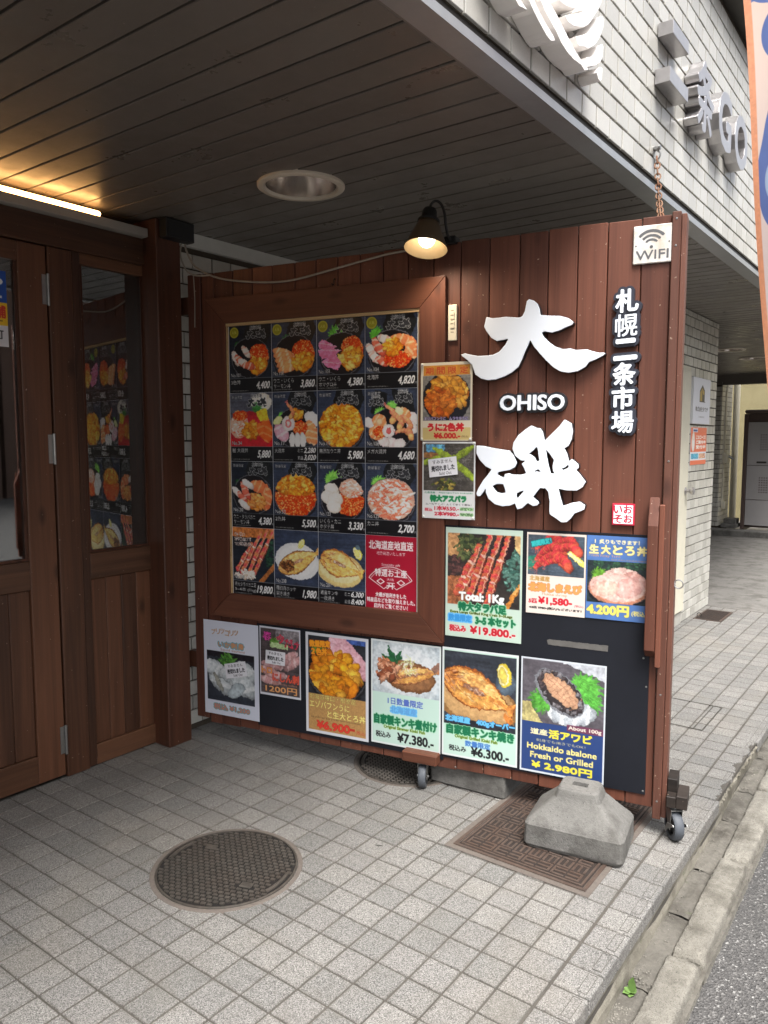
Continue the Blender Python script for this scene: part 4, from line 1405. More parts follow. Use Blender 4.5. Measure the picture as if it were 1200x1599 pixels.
sb = thing('sign_board', 'big red-brown plank sign board on casters standing across the pavement', 'sign board', BO, TH)
J = [-0.0455, -0.139, -0.248, -0.348, -0.45, -0.552, -0.663, -0.773, -0.881, -0.985, -1.09, -1.19, -1.29, -1.39, -1.49, -1.60, -1.70, -1.80, -1.90, -1.967]
mb = MB()
for a, b in zip(J[1:], J[:-1]):
    zt = 2.085 + 0.016 * (b + 1.97) / 1.93 + rnd.uniform(-0.002, 0.002)
    mb.bbox(a + 0.0016, b - 0.0016, rnd.uniform(-0.001, 0.0004), 0.018, 0.088 + rnd.uniform(-0.003, 0.003), zt, 0.0022)
mb.build('planks', 'sign_wood', sb, fixn=False)
mb = MB(); mb.box(-1.96, -0.05, 0.019, 0.024, 0.10, 2.075)
mb.build('back_sheet', 'sign_wood_h', sb)
for z in (0.14, 0.6, 1.2, 1.98):
    mb = MB(); mb.bbox(-1.96, -0.05, 0.0245, 0.06, z, z + 0.06, 0.002)
    mb.build('batten', 'sign_wood_h', sb, fixn=False)
mb = MB()
mb.bbox(-0.0445, -0.0165, -0.0125, 0.06, 0.055, 2.108, 0.0025)
mb.bbox(-0.0158, 0.0, -0.006, 0.066, 0.062, 2.100, 0.002)
mb.build('end_stile', 'sign_stile', sb, fixn=False)
mb = MB()
mb.bbox(-2.038, -1.9685, -0.006, 0.05, 0.105, 2.086, 0.003)
mb.build('hinge_stile', 'sign_wood', sb, fixn=False)
mb = MB()
for z in (1.92, 0.33):
    mb = MB(); mb.bbox(-2.086, -2.039, 0.002, 0.04, z, z + 0.075, 0.003)
    mb.build('hinge_block', 'post_wood', sb, fixn=False)
# mitred frame round the menu
fx0, fx1, fz0, fz1 = -1.936, -0.8255, 0.590, 1.974
gx0, gx1, gz0, gz1 = -1.829, -0.930, 0.698, 1.864
mf = bpy.data.objects.new('menu_frame', None); COL.objects.link(mf); mf.parent = sb
e = 0.0006
mb = MB()
mb.prism([(fx0 + e, fz1), (gx0 + e, gz1), (gx1 - e, gz1), (fx1 - e, fz1)], 'y', -0.022, -0.0022)
mb.build('frame_rail', 'sign_wood_h', mf, bevel=0.002)
mb = MB()
mb.prism([(fx0 + e, fz0), (gx0 + e, gz0), (gx1 - e, gz0), (fx1 - e, fz0)], 'y', -0.022, -0.0022)
mb.build('frame_rail', 'sign_wood_h', mf, bevel=0.002)
mb = MB()
mb.prism([(fx0, fz0 + e), (gx0, gz0 + e), (gx0, gz1 - e), (fx0, fz1 - e)], 'y', -0.022, -0.0022)
mb.build('frame_stile', 'frame_wood', mf, bevel=0.002)
mb = MB()
mb.prism([(fx1, fz0 + e), (gx1, gz0 + e), (gx1, gz1 - e), (fx1, fz1 - e)], 'y', -0.022, -0.0022)
mb.build('frame_stile', 'frame_wood', mf, bevel=0.002)
mb = MB()
mb.box(gx0 + 0.001, gx1 - 0.001, -0.017, -0.0022, gz1 - 0.012, gz1 - 0.0005)
mb.build('frame_liner', 'pale_wood', mf)
mb = MB()
mb.box(gx0 + 0.0005, gx0 + 0.006, -0.014, -0.0022, gz0 + 0.001, gz1 - 0.0125)
mb.build('frame_liner', 'pale_wood', mf)
mb = MB()
mb.box(gx1 - 0.006, gx1 - 0.0005, -0.014, -0.0022, gz0 + 0.001, gz1 - 0.0125)
mb.build('frame_liner', 'pale_wood', mf)
mb = MB()
mb.box(-0.826, -0.0705, -0.006, -0.0015, 0.133, 1.048)
mb.build('black_panel', 'black_board', sb)
mb = MB()
mb.box(-1.70, -0.8265, -0.0056, -0.0016, 0.119, 0.575)
mb.build('black_panel', 'black_board', sb)
# latch post on the right edge
mb = MB()
mb.prism([(-0.052, 0.66), (-0.0135, 0.63), (-0.0135, 1.180), (-0.052, 1.085)], 'x', -0.085, -0.052)
mb.build('latch_post', 'sign_wood', sb, bevel=0.003)
mb = MB()
mb.bbox(-0.0512, -0.034, -0.036, -0.0135, 0.60, 1.155, 0.002)
mb.build('latch_batten', 'sign_wood', sb, fixn=False)
mb = MB()
ringp = [(0.0135 + 0.0145 * math.cos(a), 0.01, 0.885 + 0.0145 * math.sin(a)) for a in np.linspace(0, 2 * math.pi, 20)[:-1]]
mb.tube(ringp, 0.0022, 8, closed=True)
mb.tube([(-0.004, 0.01, 0.885), (0.004, 0.01, 0.885)], 0.004, 8)
mb.build('pull_ring', 'steel', sb, smooth=True)
mb = MB()
for sx, z in ((-0.0308, 2.085), (-0.0308, 2.00), (-0.030, 1.3), (-0.030, 0.5), (-0.030, 0.12), (-0.09, 0.62), (-0.775, 0.10), (-0.078, 0.145), (-0.078, 0.52), (-0.30, 1.02)):
    T = Matrix.Translation((sx, -0.0125 if sx > -0.05 else -0.006, z)) @ Matrix.Rotation(R(90), 4, 'X')
    mb.lathe([(0.0, 0.0014), (0.003, 0.001), (0.0036, 0.0)], 10, T)
mb.build('screw_heads', 'zinc', sb)

def caster(cx, cy, yaw, sc=1.0, brake=True):
    c = bpy.data.objects.new('caster', None); COL.objects.link(c); c.parent = sb
    c.location = (cx, cy, 0); c.rotation_euler = (0, 0, yaw)
    r = 0.05 * sc; w = 0.016 * sc
    T = Matrix.Translation((0, 0, r + 0.0005)) @ Matrix.Rotation(R(90), 4, 'Y')
    m = MB()
    m.lathe([(r * 0.66, -w), (r * 0.9, -w), (r * 0.985, -w * 0.7), (r, -w * 0.3), (r, w * 0.3), (r * 0.985, w * 0.7), (r * 0.9, w), (r * 0.66, w)], 40, T)
    m.build('tyre', 'rubber', c, smooth=True)
    m = MB()
    m.lathe([(0.0, -w * 0.55), (r * 0.30, -w * 0.55), (r * 0.34, -w * 0.3), (r * 0.56, -w * 0.3), (r * 0.6, -w * 0.9), (r * 0.665, -w * 0.9), (r * 0.665, w * 0.9), (r * 0.6, w * 0.9), (r * 0.56, w * 0.3), (r * 0.34, w * 0.3), (r * 0.30, w * 0.55), (0.0, w * 0.55)], 32, T)
    m.build('rim', 'black' if brake else 'zinc', c, smooth=True)
    m = MB()
    for s in (-1, 1):
        x0 = s * (w + 0.003)
        m.prism([(-0.010, r - 0.012), (0.010, r - 0.012), (0.012, r + 0.01), (0.030, r * 2 + 0.008), (-0.018, r * 2 + 0.008)], 'x', x0 - 0.0013, x0 + 0.0013)
    m.box(-w - 0.004, w + 0.004, -0.02, 0.03, r * 2 + 0.0085, r * 2 + 0.0115)
    m.tube([(-w - 0.009, 0, r), (w + 0.009, 0, r)], 0.005, 10)
    m.lathe([(0.0, r * 2 + 0.012), (0.016, r * 2 + 0.012), (0.016, r * 2 + 0.02), (0.0, r * 2 + 0.02)], 16, Matrix.Translation((0, 0.006, 0)))
    m.build('fork', 'zinc', c, bevel=0.0006)
    if brake:
        m = MB()
        m.prism([(-0.050, r + 0.018), (-0.046, r + 0.024), (0.0, r + 0.012), (0.022, r - 0.022), (0.014, r - 0.028), (-0.006, r - 0.006)], 'x', w + 0.006, w + 0.010)
        m.prism([(-0.050, r + 0.018), (-0.046, r + 0.024), (0.0, r + 0.012), (0.022, r - 0.022), (0.014, r - 0.028), (-0.006, r - 0.006)], 'x', -w - 0.010, -w - 0.006)
        m.build('brake', 'zinc', c, bevel=0.001)
    return c
caster(0.030, -0.018, R(28), 1.0, True)
caster(-0.905, -0.022, R(14), 0.92, False)
mb = MB()
mb.bbox(0.0015, 0.034, 0.000, 0.085, 0.122, 0.205, 0.002)
mb.bbox(0.010, 0.062, -0.052, 0.040, 0.1215, 0.1685, 0.002) if False else mb.bbox(0.0345, 0.070, -0.045, 0.060, 0.121, 0.166, 0.002)
mb.bbox(0.003, 0.034, -0.045, -0.0005, 0.121, 0.160, 0.002)
mb.build('caster_block', 'black_wood', sb, fixn=False)
mb = MB(); mb.bbox(-0.985, -0.838, -0.052, -0.0065, 0.104, 0.146, 0.004)
mb.build('caster_block', 'sign_wood_h', sb, fixn=False)

# ------------------------------------------------------------------ raised lettering on the board
DAI = [(-661,1811),(-637,1804),(-589,1806),(-543,1800),(-530,1803),(-520,1822),(-514,1855),(-506,1861),(-489,1855),(-475,1841),(-468,1824),(-464,1804),(-429,1799),(-396,1796),(-368,1787),(-349,1772),(-354,1763),(-378,1755),(-398,1746),(-425,1741),(-451,1747),(-459,1742),(-450,1727),(-433,1709),(-410,1692),(-382,1682),(-358,1684),(-339,1677),(-301,1678),(-284,1671),(-263,1665),(-238,1663),(-249,1653),(-273,1642),(-294,1635),(-305,1619),(-332,1605),(-364,1601),(-392,1607),(-415,1621),(-443,1647),(-466,1673),(-486,1696),(-500,1720),(-509,1697),(-518,1678),(-529,1651),(-540,1629),(-563,1610),(-592,1596),(-622,1587),(-652,1585),(-679,1592),(-701,1607),(-707,1624),(-713,1642),(-732,1660),(-758,1680),(-741,1686),(-723,1680),(-695,1674),(-665,1673),(-635,1675),(-611,1685),(-591,1707),(-578,1729),(-594,1726),(-621,1723),(-642,1735),(-660,1759),(-669,1776),(-665,1796)]
ISO = [(-694,1350),(-666,1348),(-620,1339),(-569,1332),(-552,1315),(-540,1288),(-547,1272),(-566,1262),(-588,1258),(-607,1254),(-613,1245),(-588,1233),(-585,1246),(-569,1251),(-554,1245),(-525,1246),(-502,1252),(-507,1253),(-514,1270),(-523,1285),(-509,1296),(-525,1296),(-548,1314),(-558,1339),(-554,1361),(-538,1386),(-512,1407),(-490,1421),(-468,1411),(-458,1412),(-448,1398),(-441,1368),(-421,1387),(-393,1415),(-373,1441),(-348,1427),(-343,1399),(-347,1371),(-358,1348),(-372,1341),(-361,1322),(-356,1301),(-354,1294),(-345,1305),(-322,1287),(-320,1273),(-329,1266),(-316,1252),(-295,1225),(-305,1207),(-325,1194),(-361,1194),(-389,1199),(-381,1169),(-372,1139),(-342,1151),(-314,1156),(-296,1145),(-297,1129),(-331,1114),(-344,1095),(-358,1082),(-376,1080),(-394,1093),(-418,1107),(-420,1121),(-419,1150),(-425,1186),(-434,1198),(-454,1200),(-468,1183),(-479,1167),(-460,1152),(-457,1145),(-464,1137),(-478,1134),(-499,1145),(-519,1125),(-536,1120),(-543,1135),(-545,1142),(-560,1134),(-591,1129),(-621,1136),(-645,1155),(-655,1176),(-657,1194),(-662,1183),(-676,1164),(-688,1163),(-692,1174),(-684,1193),(-665,1224),(-649,1243),(-634,1263),(-658,1274),(-681,1298),(-693,1320)]
ISO_H = [[(-630,1202),(-615,1210),(-590,1210),(-584,1196),(-580,1180),(-595,1177),(-612,1180),(-622,1191)], [(-540,1168),(-538,1179),(-524,1186),(-511,1190),(-523,1176),(-536,1161)], [(-498,1321),(-482,1332),(-469,1346),(-465,1336),(-462,1314),(-459,1296),(-468,1294),(-474,1307),(-489,1318)], [(-479,1257),(-462,1267),(-451,1257)], [(-436,1336),(-420,1318),(-407,1300),(-412,1279),(-410,1261),(-401,1252),(-417,1252),(-425,1279),(-432,1311)], [(-383,1269),(-369,1273),(-355,1285),(-355,1274),(-373,1265)]]

def poly_mask(polys, x0, ztop, W, H, px):
    e = np.concatenate([poly_edges([((x / 1000 - x0) / px, (ztop - z / 1000) / px) for x, z in p]) for p in polys])
    return fill(e, W, H)

def brush_letter(name, polys, label):
    """thick white acrylic character with dark returns; origin at its lower middle"""
    P = np.array(polys[0])
    cx, zb = (P[:, 0].min() + P[:, 0].max()) / 2000, P[:, 1].min() / 1000
    px = 0.0013
    x0, zt = P[:, 0].min() / 1000 - 0.01, P[:, 1].max() / 1000 + 0.01
    W, H = int((P[:, 0].max() / 1000 - x0 + 0.01) / px), int((zt - zb + 0.01) / px)
    m = poly_mask(polys, x0, zt, W, H, px)
    t = thing(name, label, 'sign letter')
    on_board(t, cx, 0, zb)
    solid('face', m, px, x0 - cx, zt - zb, -0.0365, -0.031, ('white_letter',), t, 2, 0.0018)
    solid('return', m, px, x0 - cx, zt - zb, -0.0309, -0.0008, ('letter_side',), t, 2, 0.0)
    return t
brush_letter('brush_letter', [DAI], 'large white brush-style character 大 near the top of the sign board')
brush_letter('brush_letter', [ISO] + ISO_H, 'large white brush-style character 磯 just above the crab leg poster')

# OHISO
px = 0.0008
w, h = 0.234, 0.056
m = text_mask('OHISO', w, h, px, 2.6, 18)
t = thing('roman_letters', 'small white raised letters OHISO on a black backing', 'sign letters'); on_board(t, -0.494, 0, 1.475)
X0, ZT = -w / 2 - 18 * px, h + 18 * px
solid('letters', m, px, X0, ZT, -0.024, -0.0145, ('white_letter',), t, 1, 0)
solid('backing', dilate(m, 11), px, X0, ZT, -0.0144, -0.0008, ('letter_side',), t, 2, 0)

# vertical market name
CH = '札幌二条市場'
t = thing('market_sign', 'narrow vertical black sign with white characters 札幌二条市場', 'sign'); on_board(t, -0.1765, 0, 1.382)
px = 0.0008
cw, chh = 0.070, 0.0765
Wm, Hm = int(0.112 / px), int(0.515 / px)
full = np.zeros((Hm, Wm), bool)
for i, c in enumerate(CH):
    q = np.zeros((Hm, Wm), bool)
    zc = i * 0.0803 / px + 17
    dx = (3 - i) * 0.8
    hh = chh / px - 6
    top = zc + (0 if c != '二' else 5)
    e = fit_text(c, 24 + dx, top, 24 + cw / px + dx, top + hh * (1 if c != '二' else 0.88), 0.06, -0.05)
    q = dilate(fill(e, Wm, Hm), {'二': 5.2, '幌': 1.8, '場': 2.2}.get(c, 3.4))
    full |= q
    solid('character', q, px, -0.056, 0.500, -0.032, -0.0245, ('white_letter',), t, 1, 0, 0.25)
solid('backing', dilate(dilate(full, 6), 7), px, -0.056, 0.500, -0.0244, -0.0008, ('navy',), t, 2, 0)

# red seal
t = thing('seal_plate', 'small square white seal plate with red おおいそ writing', 'sign'); on_board(t, -0.172, 0, 1.080)
px = 0.0005
sq = int(0.075 / px)
base = np.zeros((sq + 8, sq + 8), bool); base[5:sq + 3, 5:sq + 3] = True
solid('plate', base, px, -0.0375, 0.0755, -0.014, -0.0008, ('seal_red',), t, 3, 0.0006)
inner = np.zeros_like(base); inner[15:sq - 7, 15:sq - 7] = True
kana = np.zeros_like(base)
for c, (a, b) in {'お': (82, 18), 'い': (16, 20), 'お ': (84, 82), 'そ': (18, 84)}.items():
    e = fit_text(c.strip(), a, b, a + 54, b + 52)
    kana |= dilate(fill(e, base.shape[1], base.shape[0]), 2.4)
solid('white_ground', inner & ~kana, px, -0.0375, 0.0755, -0.0152, -0.01395, ('white_letter',), t, 1, 0, 0.3)

# wifi plaque
t = thing('wifi_plaque', 'stained white WIFI plaque screwed to the top corner of the board', 'plaque'); on_board(t, -0.1035, 0, 1.951)
mb = MB(); mb.bbox(-0.061, 0.061, -0.010, -0.001, 0.0, 0.123, 0.0025)
mb.build('plate', 'plaque', t, fixn=False)
px = 0.0006
Wm, Hm = int(0.122 / px), int(0.123 / px)
yy, xx = np.mgrid[0:Hm, 0:Wm]
cx, cy = 0.058 / px, 0.070 / px
rr = np.hypot(xx - cx, yy - cy) * px; an = np.degrees(np.arctan2(cy - yy, xx - cx))
mk = ((an > 42) & (an < 138)) & (((rr > 0.020) & (rr < 0.0265)) | ((rr > 0.033) & (rr < 0.0405)) | ((rr > 0.047) & (rr < 0.056)))
mk |= rr < 0.0052
e = fit_text('WIFI', 0.010 / px, 0.081 / px, 0.112 / px, 0.110 / px)
mk |= dilate(fill(e, Wm, Hm), 1)
for u, v in ((0.009, 0.064), (0.113, 0.058)): mk |= np.hypot(xx * px - u, yy * px - v) < 0.0026
solid('cut_marks', mk, px, -0.061, 0.123, -0.0106, -0.0099, ('plaque_cut',), t, 1, 0)

# switch plate, tape, eye bolt
t = thing('switch_plate', 'narrow ivory switch plate beside the menu frame', 'switch'); on_board(t, -0.802, 0, 1.738)
mb = MB(); mb.bbox(-0.017, 0.017, -0.009, -0.001, 0, 0.131, 0.002); mb.build('cover', 'ivory', t, fixn=False)
mb = MB()
for z in (0.078, 0.045): mb.bbox(-0.008, 0.008, -0.012, -0.0091, z, z + 0.026, 0.001)
mb.build('switch', 'ivory', t, fixn=False)
mb = MB()
for z in (0.108, 0.091, 0.060, 0.03): mb.box(-0.006, 0.006, -0.0126 if 0.04 < z < 0.1 else -0.0094, -0.0089, z, z + 0.0025)
mb.build('marks', 'ivory_dark', t)
t = thing('tape_strip', 'torn strip of grey tape left on the black panel', 'tape'); on_board(t, -0.318, 0, 0.629)
mb = MB()
n = 24
top = [(-0.108 + 0.217 * i / n, 0.0205 + rnd.uniform(-0.0012, 0.0008) - (0.004 if i == 0 else 0)) for i in range(n + 1)]
bot = [(-0.104 + 0.212 * i / n, rnd.uniform(-0.001, 0.001)) for i in range(n + 1)]
mb.prism(top + bot[::-1], 'y', -0.0072, -0.0061); mb.build('strip', 'tape', t)

# ------------------------------------------------------------------ printed menu and posters
def logo_mark(c, u0, v0, u1, v1, light=(236, 238, 240), dark=(20, 22, 28)):
    """white outlined 大磯 mark with a small line of text above"""
    W, H = c.W, c.H
    polys = []
    for P, ox in ((DAI, 0.0), (ISO, 0.52)):
        P = np.array(P, float)
        lo, hi = P.min(0), P.max(0)
        q = (P - lo) / (hi - lo)
        polys.append([((u0 + (u1 - u0) * (ox + 0.5 * x)) * W, (v1 - (v1 - v0) * 0.72 * y) * H) for x, y in q])
    m = fill(np.concatenate([poly_edges(p) for p in polys]), W, H)
    d = dilate(m, 1.6)
    c.put(d, light); c.put(m, dark, 0.85)
    c.text('北海市場', u0 + (u1 - u0) * 0.22, v0, u1 - (u1 - u0) * 0.22, v0 + (v1 - v0) * 0.30, dark, 0, light, 1.4)

def nori(c):
    c.poly([(0.42, 0.0), (0.92, 0.0), (0.99, 0.16), (0.86, 0.42), (0.42, 0.42), (0.34, 0.18)], (16, 18, 20), 0.5, 6)

def badge(c):
    c.ell(0.13, 0.13, 0.105, 0.105, 0, (196, 190, 66), 0.1)
    c.ell(0.13, 0.13, 0.08, 0.08, 0, (160, 158, 44), 0.1)
    c.text('人気', 0.075, 0.10, 0.185, 0.155, (224, 222, 130), 0.5)

def d_three(c):
    c.slate((18, 22, 30)); nori(c); c.leaf(0.2, 0.36, 0.16, 1, (24, 60, 26)); c.bowl(0.5, 0.62, 0.44)  # dark slate and leaf inks put the menu corner's shade into the print
    m = c.ellmask(0.5, 0.62, 0.43, 0.38)
    c.roe(0.72, 0.56, 0.24, 0.2, 150, 0.02, m); c.uni(0.7, 0.78, 0.24, 0.16, 40, 0.08, m)
    for i in range(4):
        c.ell(0.16 + 0.1 * i, 0.62 + 0.05 * i, 0.17, 0.075, 1.1 - 0.3 * i, (236, 196, 180) if i % 2 == 0 else (216, 86, 64), 0.4, 0.2, (8, (250, 236, 226), 0.5), 0.2)
    c.ell(0.4, 0.5, 0.15, 0.07, 0.9, (238, 210, 196), 0.4, 0.2, (7, (206, 80, 66), 0.5))
def d_salmon(c):
    c.slate(); nori(c); c.leaf(0.3, 0.4, 0.24, -0.6, (38, 92, 34)); c.bowl(0.5, 0.63, 0.45)
    m = c.ellmask(0.5, 0.62, 0.45, 0.40)
    c.roe(0.72, 0.54, 0.26, 0.2, 180, 0.019, m)
    for i in range(5): c.salmon(0.26 + 0.03 * i, 0.56 + 0.07 * i, 0.25, 0.085, 0.25 - 0.12 * i)
    c.uni(0.72, 0.74, 0.26, 0.17, 44, 0.085, m)
def d_tuna(c):
    c.slate(); nori(c); c.leaf(0.36, 0.32, 0.25, -0.9, (66, 130, 44)); c.bowl(0.52, 0.64, 0.44)
    m = c.ellmask(0.52, 0.63, 0.45, 0.40)
    c.roe(0.76, 0.52, 0.25, 0.2, 180, 0.019, m)
    c.uni(0.72, 0.72, 0.25, 0.2, 54, 0.08, m, ((236, 156, 66), (228, 136, 44), (242, 172, 86), (210, 112, 38)))
    for pts in ([(0.04, 0.42), (0.12, 0.36), (0.42, 0.5), (0.3, 0.58), (0.06, 0.52)], [(0.02, 0.54), (0.3, 0.52), (0.52, 0.58), (0.3, 0.7), (0.1, 0.72)], [(0.1, 0.76), (0.38, 0.62), (0.52, 0.8), (0.44, 0.92), (0.2, 0.86)]):
        c.poly(pts, (214, 96, 128), 0.3, 14); c.line([pts[0], pts[2]], 0.012, (240, 170, 186), 0.7); c.line([pts[4], pts[2]], 0.008, (186, 66, 100), 0.6)
def d_hokkai(c):
    c.slate(); nori(c); c.leaf(0.18, 0.36, 0.2, -0.8, (64, 132, 40)); c.bowl(0.52, 0.66, 0.45)
    m = c.ellmask(0.52, 0.64, 0.47, 0.42)
    for u, v, a in ((0.82, 0.48, 0.5), (0.88, 0.6, 1.2), (0.66, 0.44, 0.1), (0.8, 0.72, 2.2)): c.salmon(u, v, 0.19, 0.1, a, (242, 112, 70), (255, 190, 150))
    for u, v, a, w in ((0.12, 0.6, 0.9, 1), (0.2, 0.74, 0.6, 1), (0.22, 0.52, 1.2, 0), (0.38, 0.42, 0.3, 1), (0.34, 0.8, 0.5, 0), (0.3, 0.6, 1.0, 0)):
        c.ell(u, v, 0.15, 0.075, a, (244, 226, 214) if w else (218, 84, 66), 0.4, 0.2, (7, (206, 70, 60) if w else (250, 226, 212), 0.5), 0.2)
    c.roe(0.62, 0.78, 0.26, 0.14, 160, 0.018, m, (206, 40, 28)); c.uni(0.54, 0.56, 0.17, 0.15, 34, 0.075)
def d_red(c):
    c.slate((60, 62, 72)); c.ell(0.5, 0.86, 0.55, 0.34, 0, (196, 22, 34), 0.3, 0.05); c.ell(0.5, 0.72, 0.5, 0.4, 0, (150, 30, 36), 0.2)
    c.ell(0.74, 0.18, 0.25, 0.18, 0, (226, 216, 196), 0.2, 0.1, (14, (176, 160, 130), 0.5)); c.leaf(0.6, 0.26, 0.2, 0.4, (40, 92, 40))
    c.crabmeat(0.22, 0.62, 0.24, 0.24, 50, 0.06); c.uni(0.5, 0.7, 0.19, 0.16, 34, 0.09, None, ((206, 116, 36), (188, 96, 28), (222, 140, 60)))
    for u, v, a in ((0.84, 0.6, 1.4), (0.76, 0.72, 1.0), (0.9, 0.76, 1.8)): c.salmon(u, v, 0.18, 0.11, a, (236, 78, 34), (250, 130, 80))
    c.poly([(0.62, 0.36), (0.86, 0.28), (0.9, 0.5), (0.7, 0.54)], (224, 160, 44), 0.3); c.roe(0.24, 0.42, 0.18, 0.1, 80, 0.02)
def d_ohiso(c):
    c.slate(); nori(c); c.leaf(0.2, 0.42, 0.15, 0.8, (70, 134, 46)); c.bowl(0.52, 0.66, 0.43)
    c.ell(0.9, 0.5, 0.2, 0.12, 0.5, (236, 238, 240), 0.3, 0.1); c.ell(0.2, 0.74, 0.2, 0.14, 0.9, (226, 150, 168), 0.35, 0.1, (8, (246, 206, 214), 0.6))
    for u, v, a in ((0.88, 0.66, 0.9), (0.8, 0.8, 1.2), (0.92, 0.82, 1.5)): c.salmon(u, v, 0.17, 0.09, a)
    c.roe(0.62, 0.66, 0.17, 0.13, 90, 0.02); c.uni(0.54, 0.42, 0.14, 0.1, 22, 0.08)
    c.ell(0.36, 0.58, 0.15, 0.15, 0, (246, 214, 214), 0.3); c.ell(0.36, 0.58, 0.07, 0.08, 0, (222, 110, 110), 0.3); c.ell(0.36, 0.58, 0.03, 0.04, 0, (246, 226, 220), 0.1)
    for u in (0.44, 0.56, 0.68): c.ell(u, 0.88, 0.07, 0.15, 0.3 * (0.56 - u), (238, 236, 232), 0.35, 0.05)
    c.shrimp(0.4, 0.36, 0.14, 1.2, (216, 110, 80)); c.ell(0.12, 0.52, 0.12, 0.07, -0.5, (206, 220, 130), 0.2)
def d_uni(c):
    c.slate(); nori(c); c.bowl(0.5, 0.66, 0.47)
    m = c.ellmask(0.5, 0.63, 0.47, 0.43)
    c.uni(0.5, 0.63, 0.46, 0.42, 190, 0.075, m, ((236, 148, 50), (228, 130, 36), (242, 166, 72), (212, 108, 28)))
def d_mega(c):
    c.slate(); c.poly([(0.2, 0.02), (0.44, 0.08), (0.36, 0.5), (0.1, 0.42)], (16, 18, 20), 0.4); c.poly([(0.5, 0.0), (0.9, 0.1), (0.96, 0.4), (0.6, 0.4)], (16, 18, 20), 0.4)
    c.leaf(0.26, 0.4, 0.18, 0.3, (88, 156, 60)); c.leaf(0.5, 0.28, 0.18, 1.2, (88, 156, 60)); c.bowl(0.5, 0.7, 0.42)
    for u, v, a in ((0.08, 0.58, 0.5), (0.92, 0.52, 1.2), (0.9, 0.66, 1.0), (0.5, 0.92, 0.1), (0.66, 0.94, -0.2), (0.36, 0.9, 0.4)): c.ell(u, v, 0.13, 0.09, a, (240, 232, 230) if v < 0.8 else (236, 216, 212), 0.35, 0.1, (6, (226, 150, 160), 0.4))
    for u, v in ((0.28, 0.56), (0.22, 0.76), (0.74, 0.46)): c.salmon(u, v, 0.15, 0.13, 0.5)
    c.ell(0.28, 0.56, 0.07, 0.06, 0, (250, 170, 130), 0.4)
    c.roe(0.3, 0.74, 0.15, 0.1, 80, 0.02); c.ell(0.46, 0.72, 0.12, 0.12, 0, (250, 222, 220), 0.3); c.ell(0.46, 0.72, 0.05, 0.06, 0, (190, 80, 80), 0.3)
    for u, v, a in ((0.5, 0.44, 1.0), (0.62, 0.56, 0.9), (0.8, 0.62, 1.1), (0.78, 0.78, 0.2)): c.shrimp(u, v, 0.16, a, (226, 120, 90))
    c.ell(0.66, 0.38, 0.09, 0.06, 0.5, (226, 230, 150), 0.2)
def d_unicrab(c):
    c.slate((20, 24, 32)); nori(c); c.leaf(0.16, 0.4, 0.15, 1, (24, 58, 28)); c.bowl(0.5, 0.64, 0.45)
    m = c.ellmask(0.5, 0.63, 0.45, 0.4)
    for u, v, a in ((0.74, 0.5, 0.6), (0.84, 0.62, 1.2), (0.64, 0.48, 0.3), (0.84, 0.74, 1.8)): c.salmon(u, v, 0.2, 0.12, a, (230, 96, 58), (246, 160, 120))
    c.uni(0.58, 0.78, 0.24, 0.16, 40, 0.08, m, ((216, 120, 60), (200, 100, 46), (226, 140, 80)))
    for u, v, a, w in ((0.14, 0.6, 0.7, 1), (0.26, 0.7, 0.8, 0), (0.32, 0.52, 1.0, 0), (0.4, 0.44, 0.5, 1), (0.3, 0.84, 0.6, 1), (0.36, 0.62, 0.9, 0)): c.ell(u, v, 0.17, 0.07, a, (240, 214, 204) if w else (214, 78, 62), 0.4, 0.2, (7, (246, 220, 206), 0.4), 0.2)
def d_two(c):
    c.slate(); nori(c); c.bowl(0.5, 0.64, 0.47)
    m = c.ellmask(0.5, 0.62, 0.47, 0.42); yy = (np.arange(c.H) / c.H)[:, None]
    c.roe(0.5, 0.64, 0.46, 0.42, 620, 0.02, m & (yy > 0.56)); c.uni(0.5, 0.44, 0.46, 0.22, 110, 0.075, m & (yy < 0.62))
def d_icura(c):
    c.slate(); nori(c); c.leaf(0.26, 0.32, 0.27, -0.4, (92, 158, 58)); c.bowl(0.52, 0.66, 0.45)
    m = c.ellmask(0.52, 0.64, 0.46, 0.41)
    c.roe(0.66, 0.74, 0.34, 0.22, 330, 0.02, m); c.crabmeat(0.72, 0.46, 0.26, 0.18, 60, 0.05, m)
    for u, v in ((0.3, 0.5), (0.22, 0.64), (0.38, 0.66), (0.34, 0.8)): c.ell(u, v, 0.16, 0.13, 0.3, (242, 222, 202), 0.3, 0.06, None, 0.15)
def d_crab(c):
    c.slate(); nori(c); c.leaf(0.22, 0.34, 0.25, 0.3, (92, 162, 60)); c.bowl(0.5, 0.66, 0.46)
    c.crabmeat(0.5, 0.63, 0.46, 0.37, 210, 0.085)
def d_legs(c):
    c.slate((22, 26, 32)); c.rect(0, 0, 1, 0.18, (150, 84, 44), 0.4); c.lumps(0.95, 0.5, 0.2, 0.3, 60, 0.05, ((40, 66, 50), (28, 50, 40)))
    c.poly([(0.62, 1.0), (1.0, 0.62), (1.0, 0.74), (0.74, 1.0)], (126, 74, 40), 0.3)
    c.legs([((1.0, 0.0), (0.52, 0.86)), ((0.84, 0.04), (0.37, 0.88)), ((0.68, 0.1), (0.22, 0.86)), ((0.46, 0.3), (0.12, 0.8))], 0.05)
    c.lumps(0.3, 0.88, 0.26, 0.1, 60, 0.05, ((226, 206, 190), (206, 180, 160)), 0.3)
    for i, s in enumerate(('OHISO', 'SPECIALTY', '北海道産')): c.text(s, 0.05, 0.1 + 0.09 * i, 0.3 + 0.16 * (i > 0), 0.165 + 0.09 * i, (236, 236, 232), 0.8, (90, 60, 50), 1)
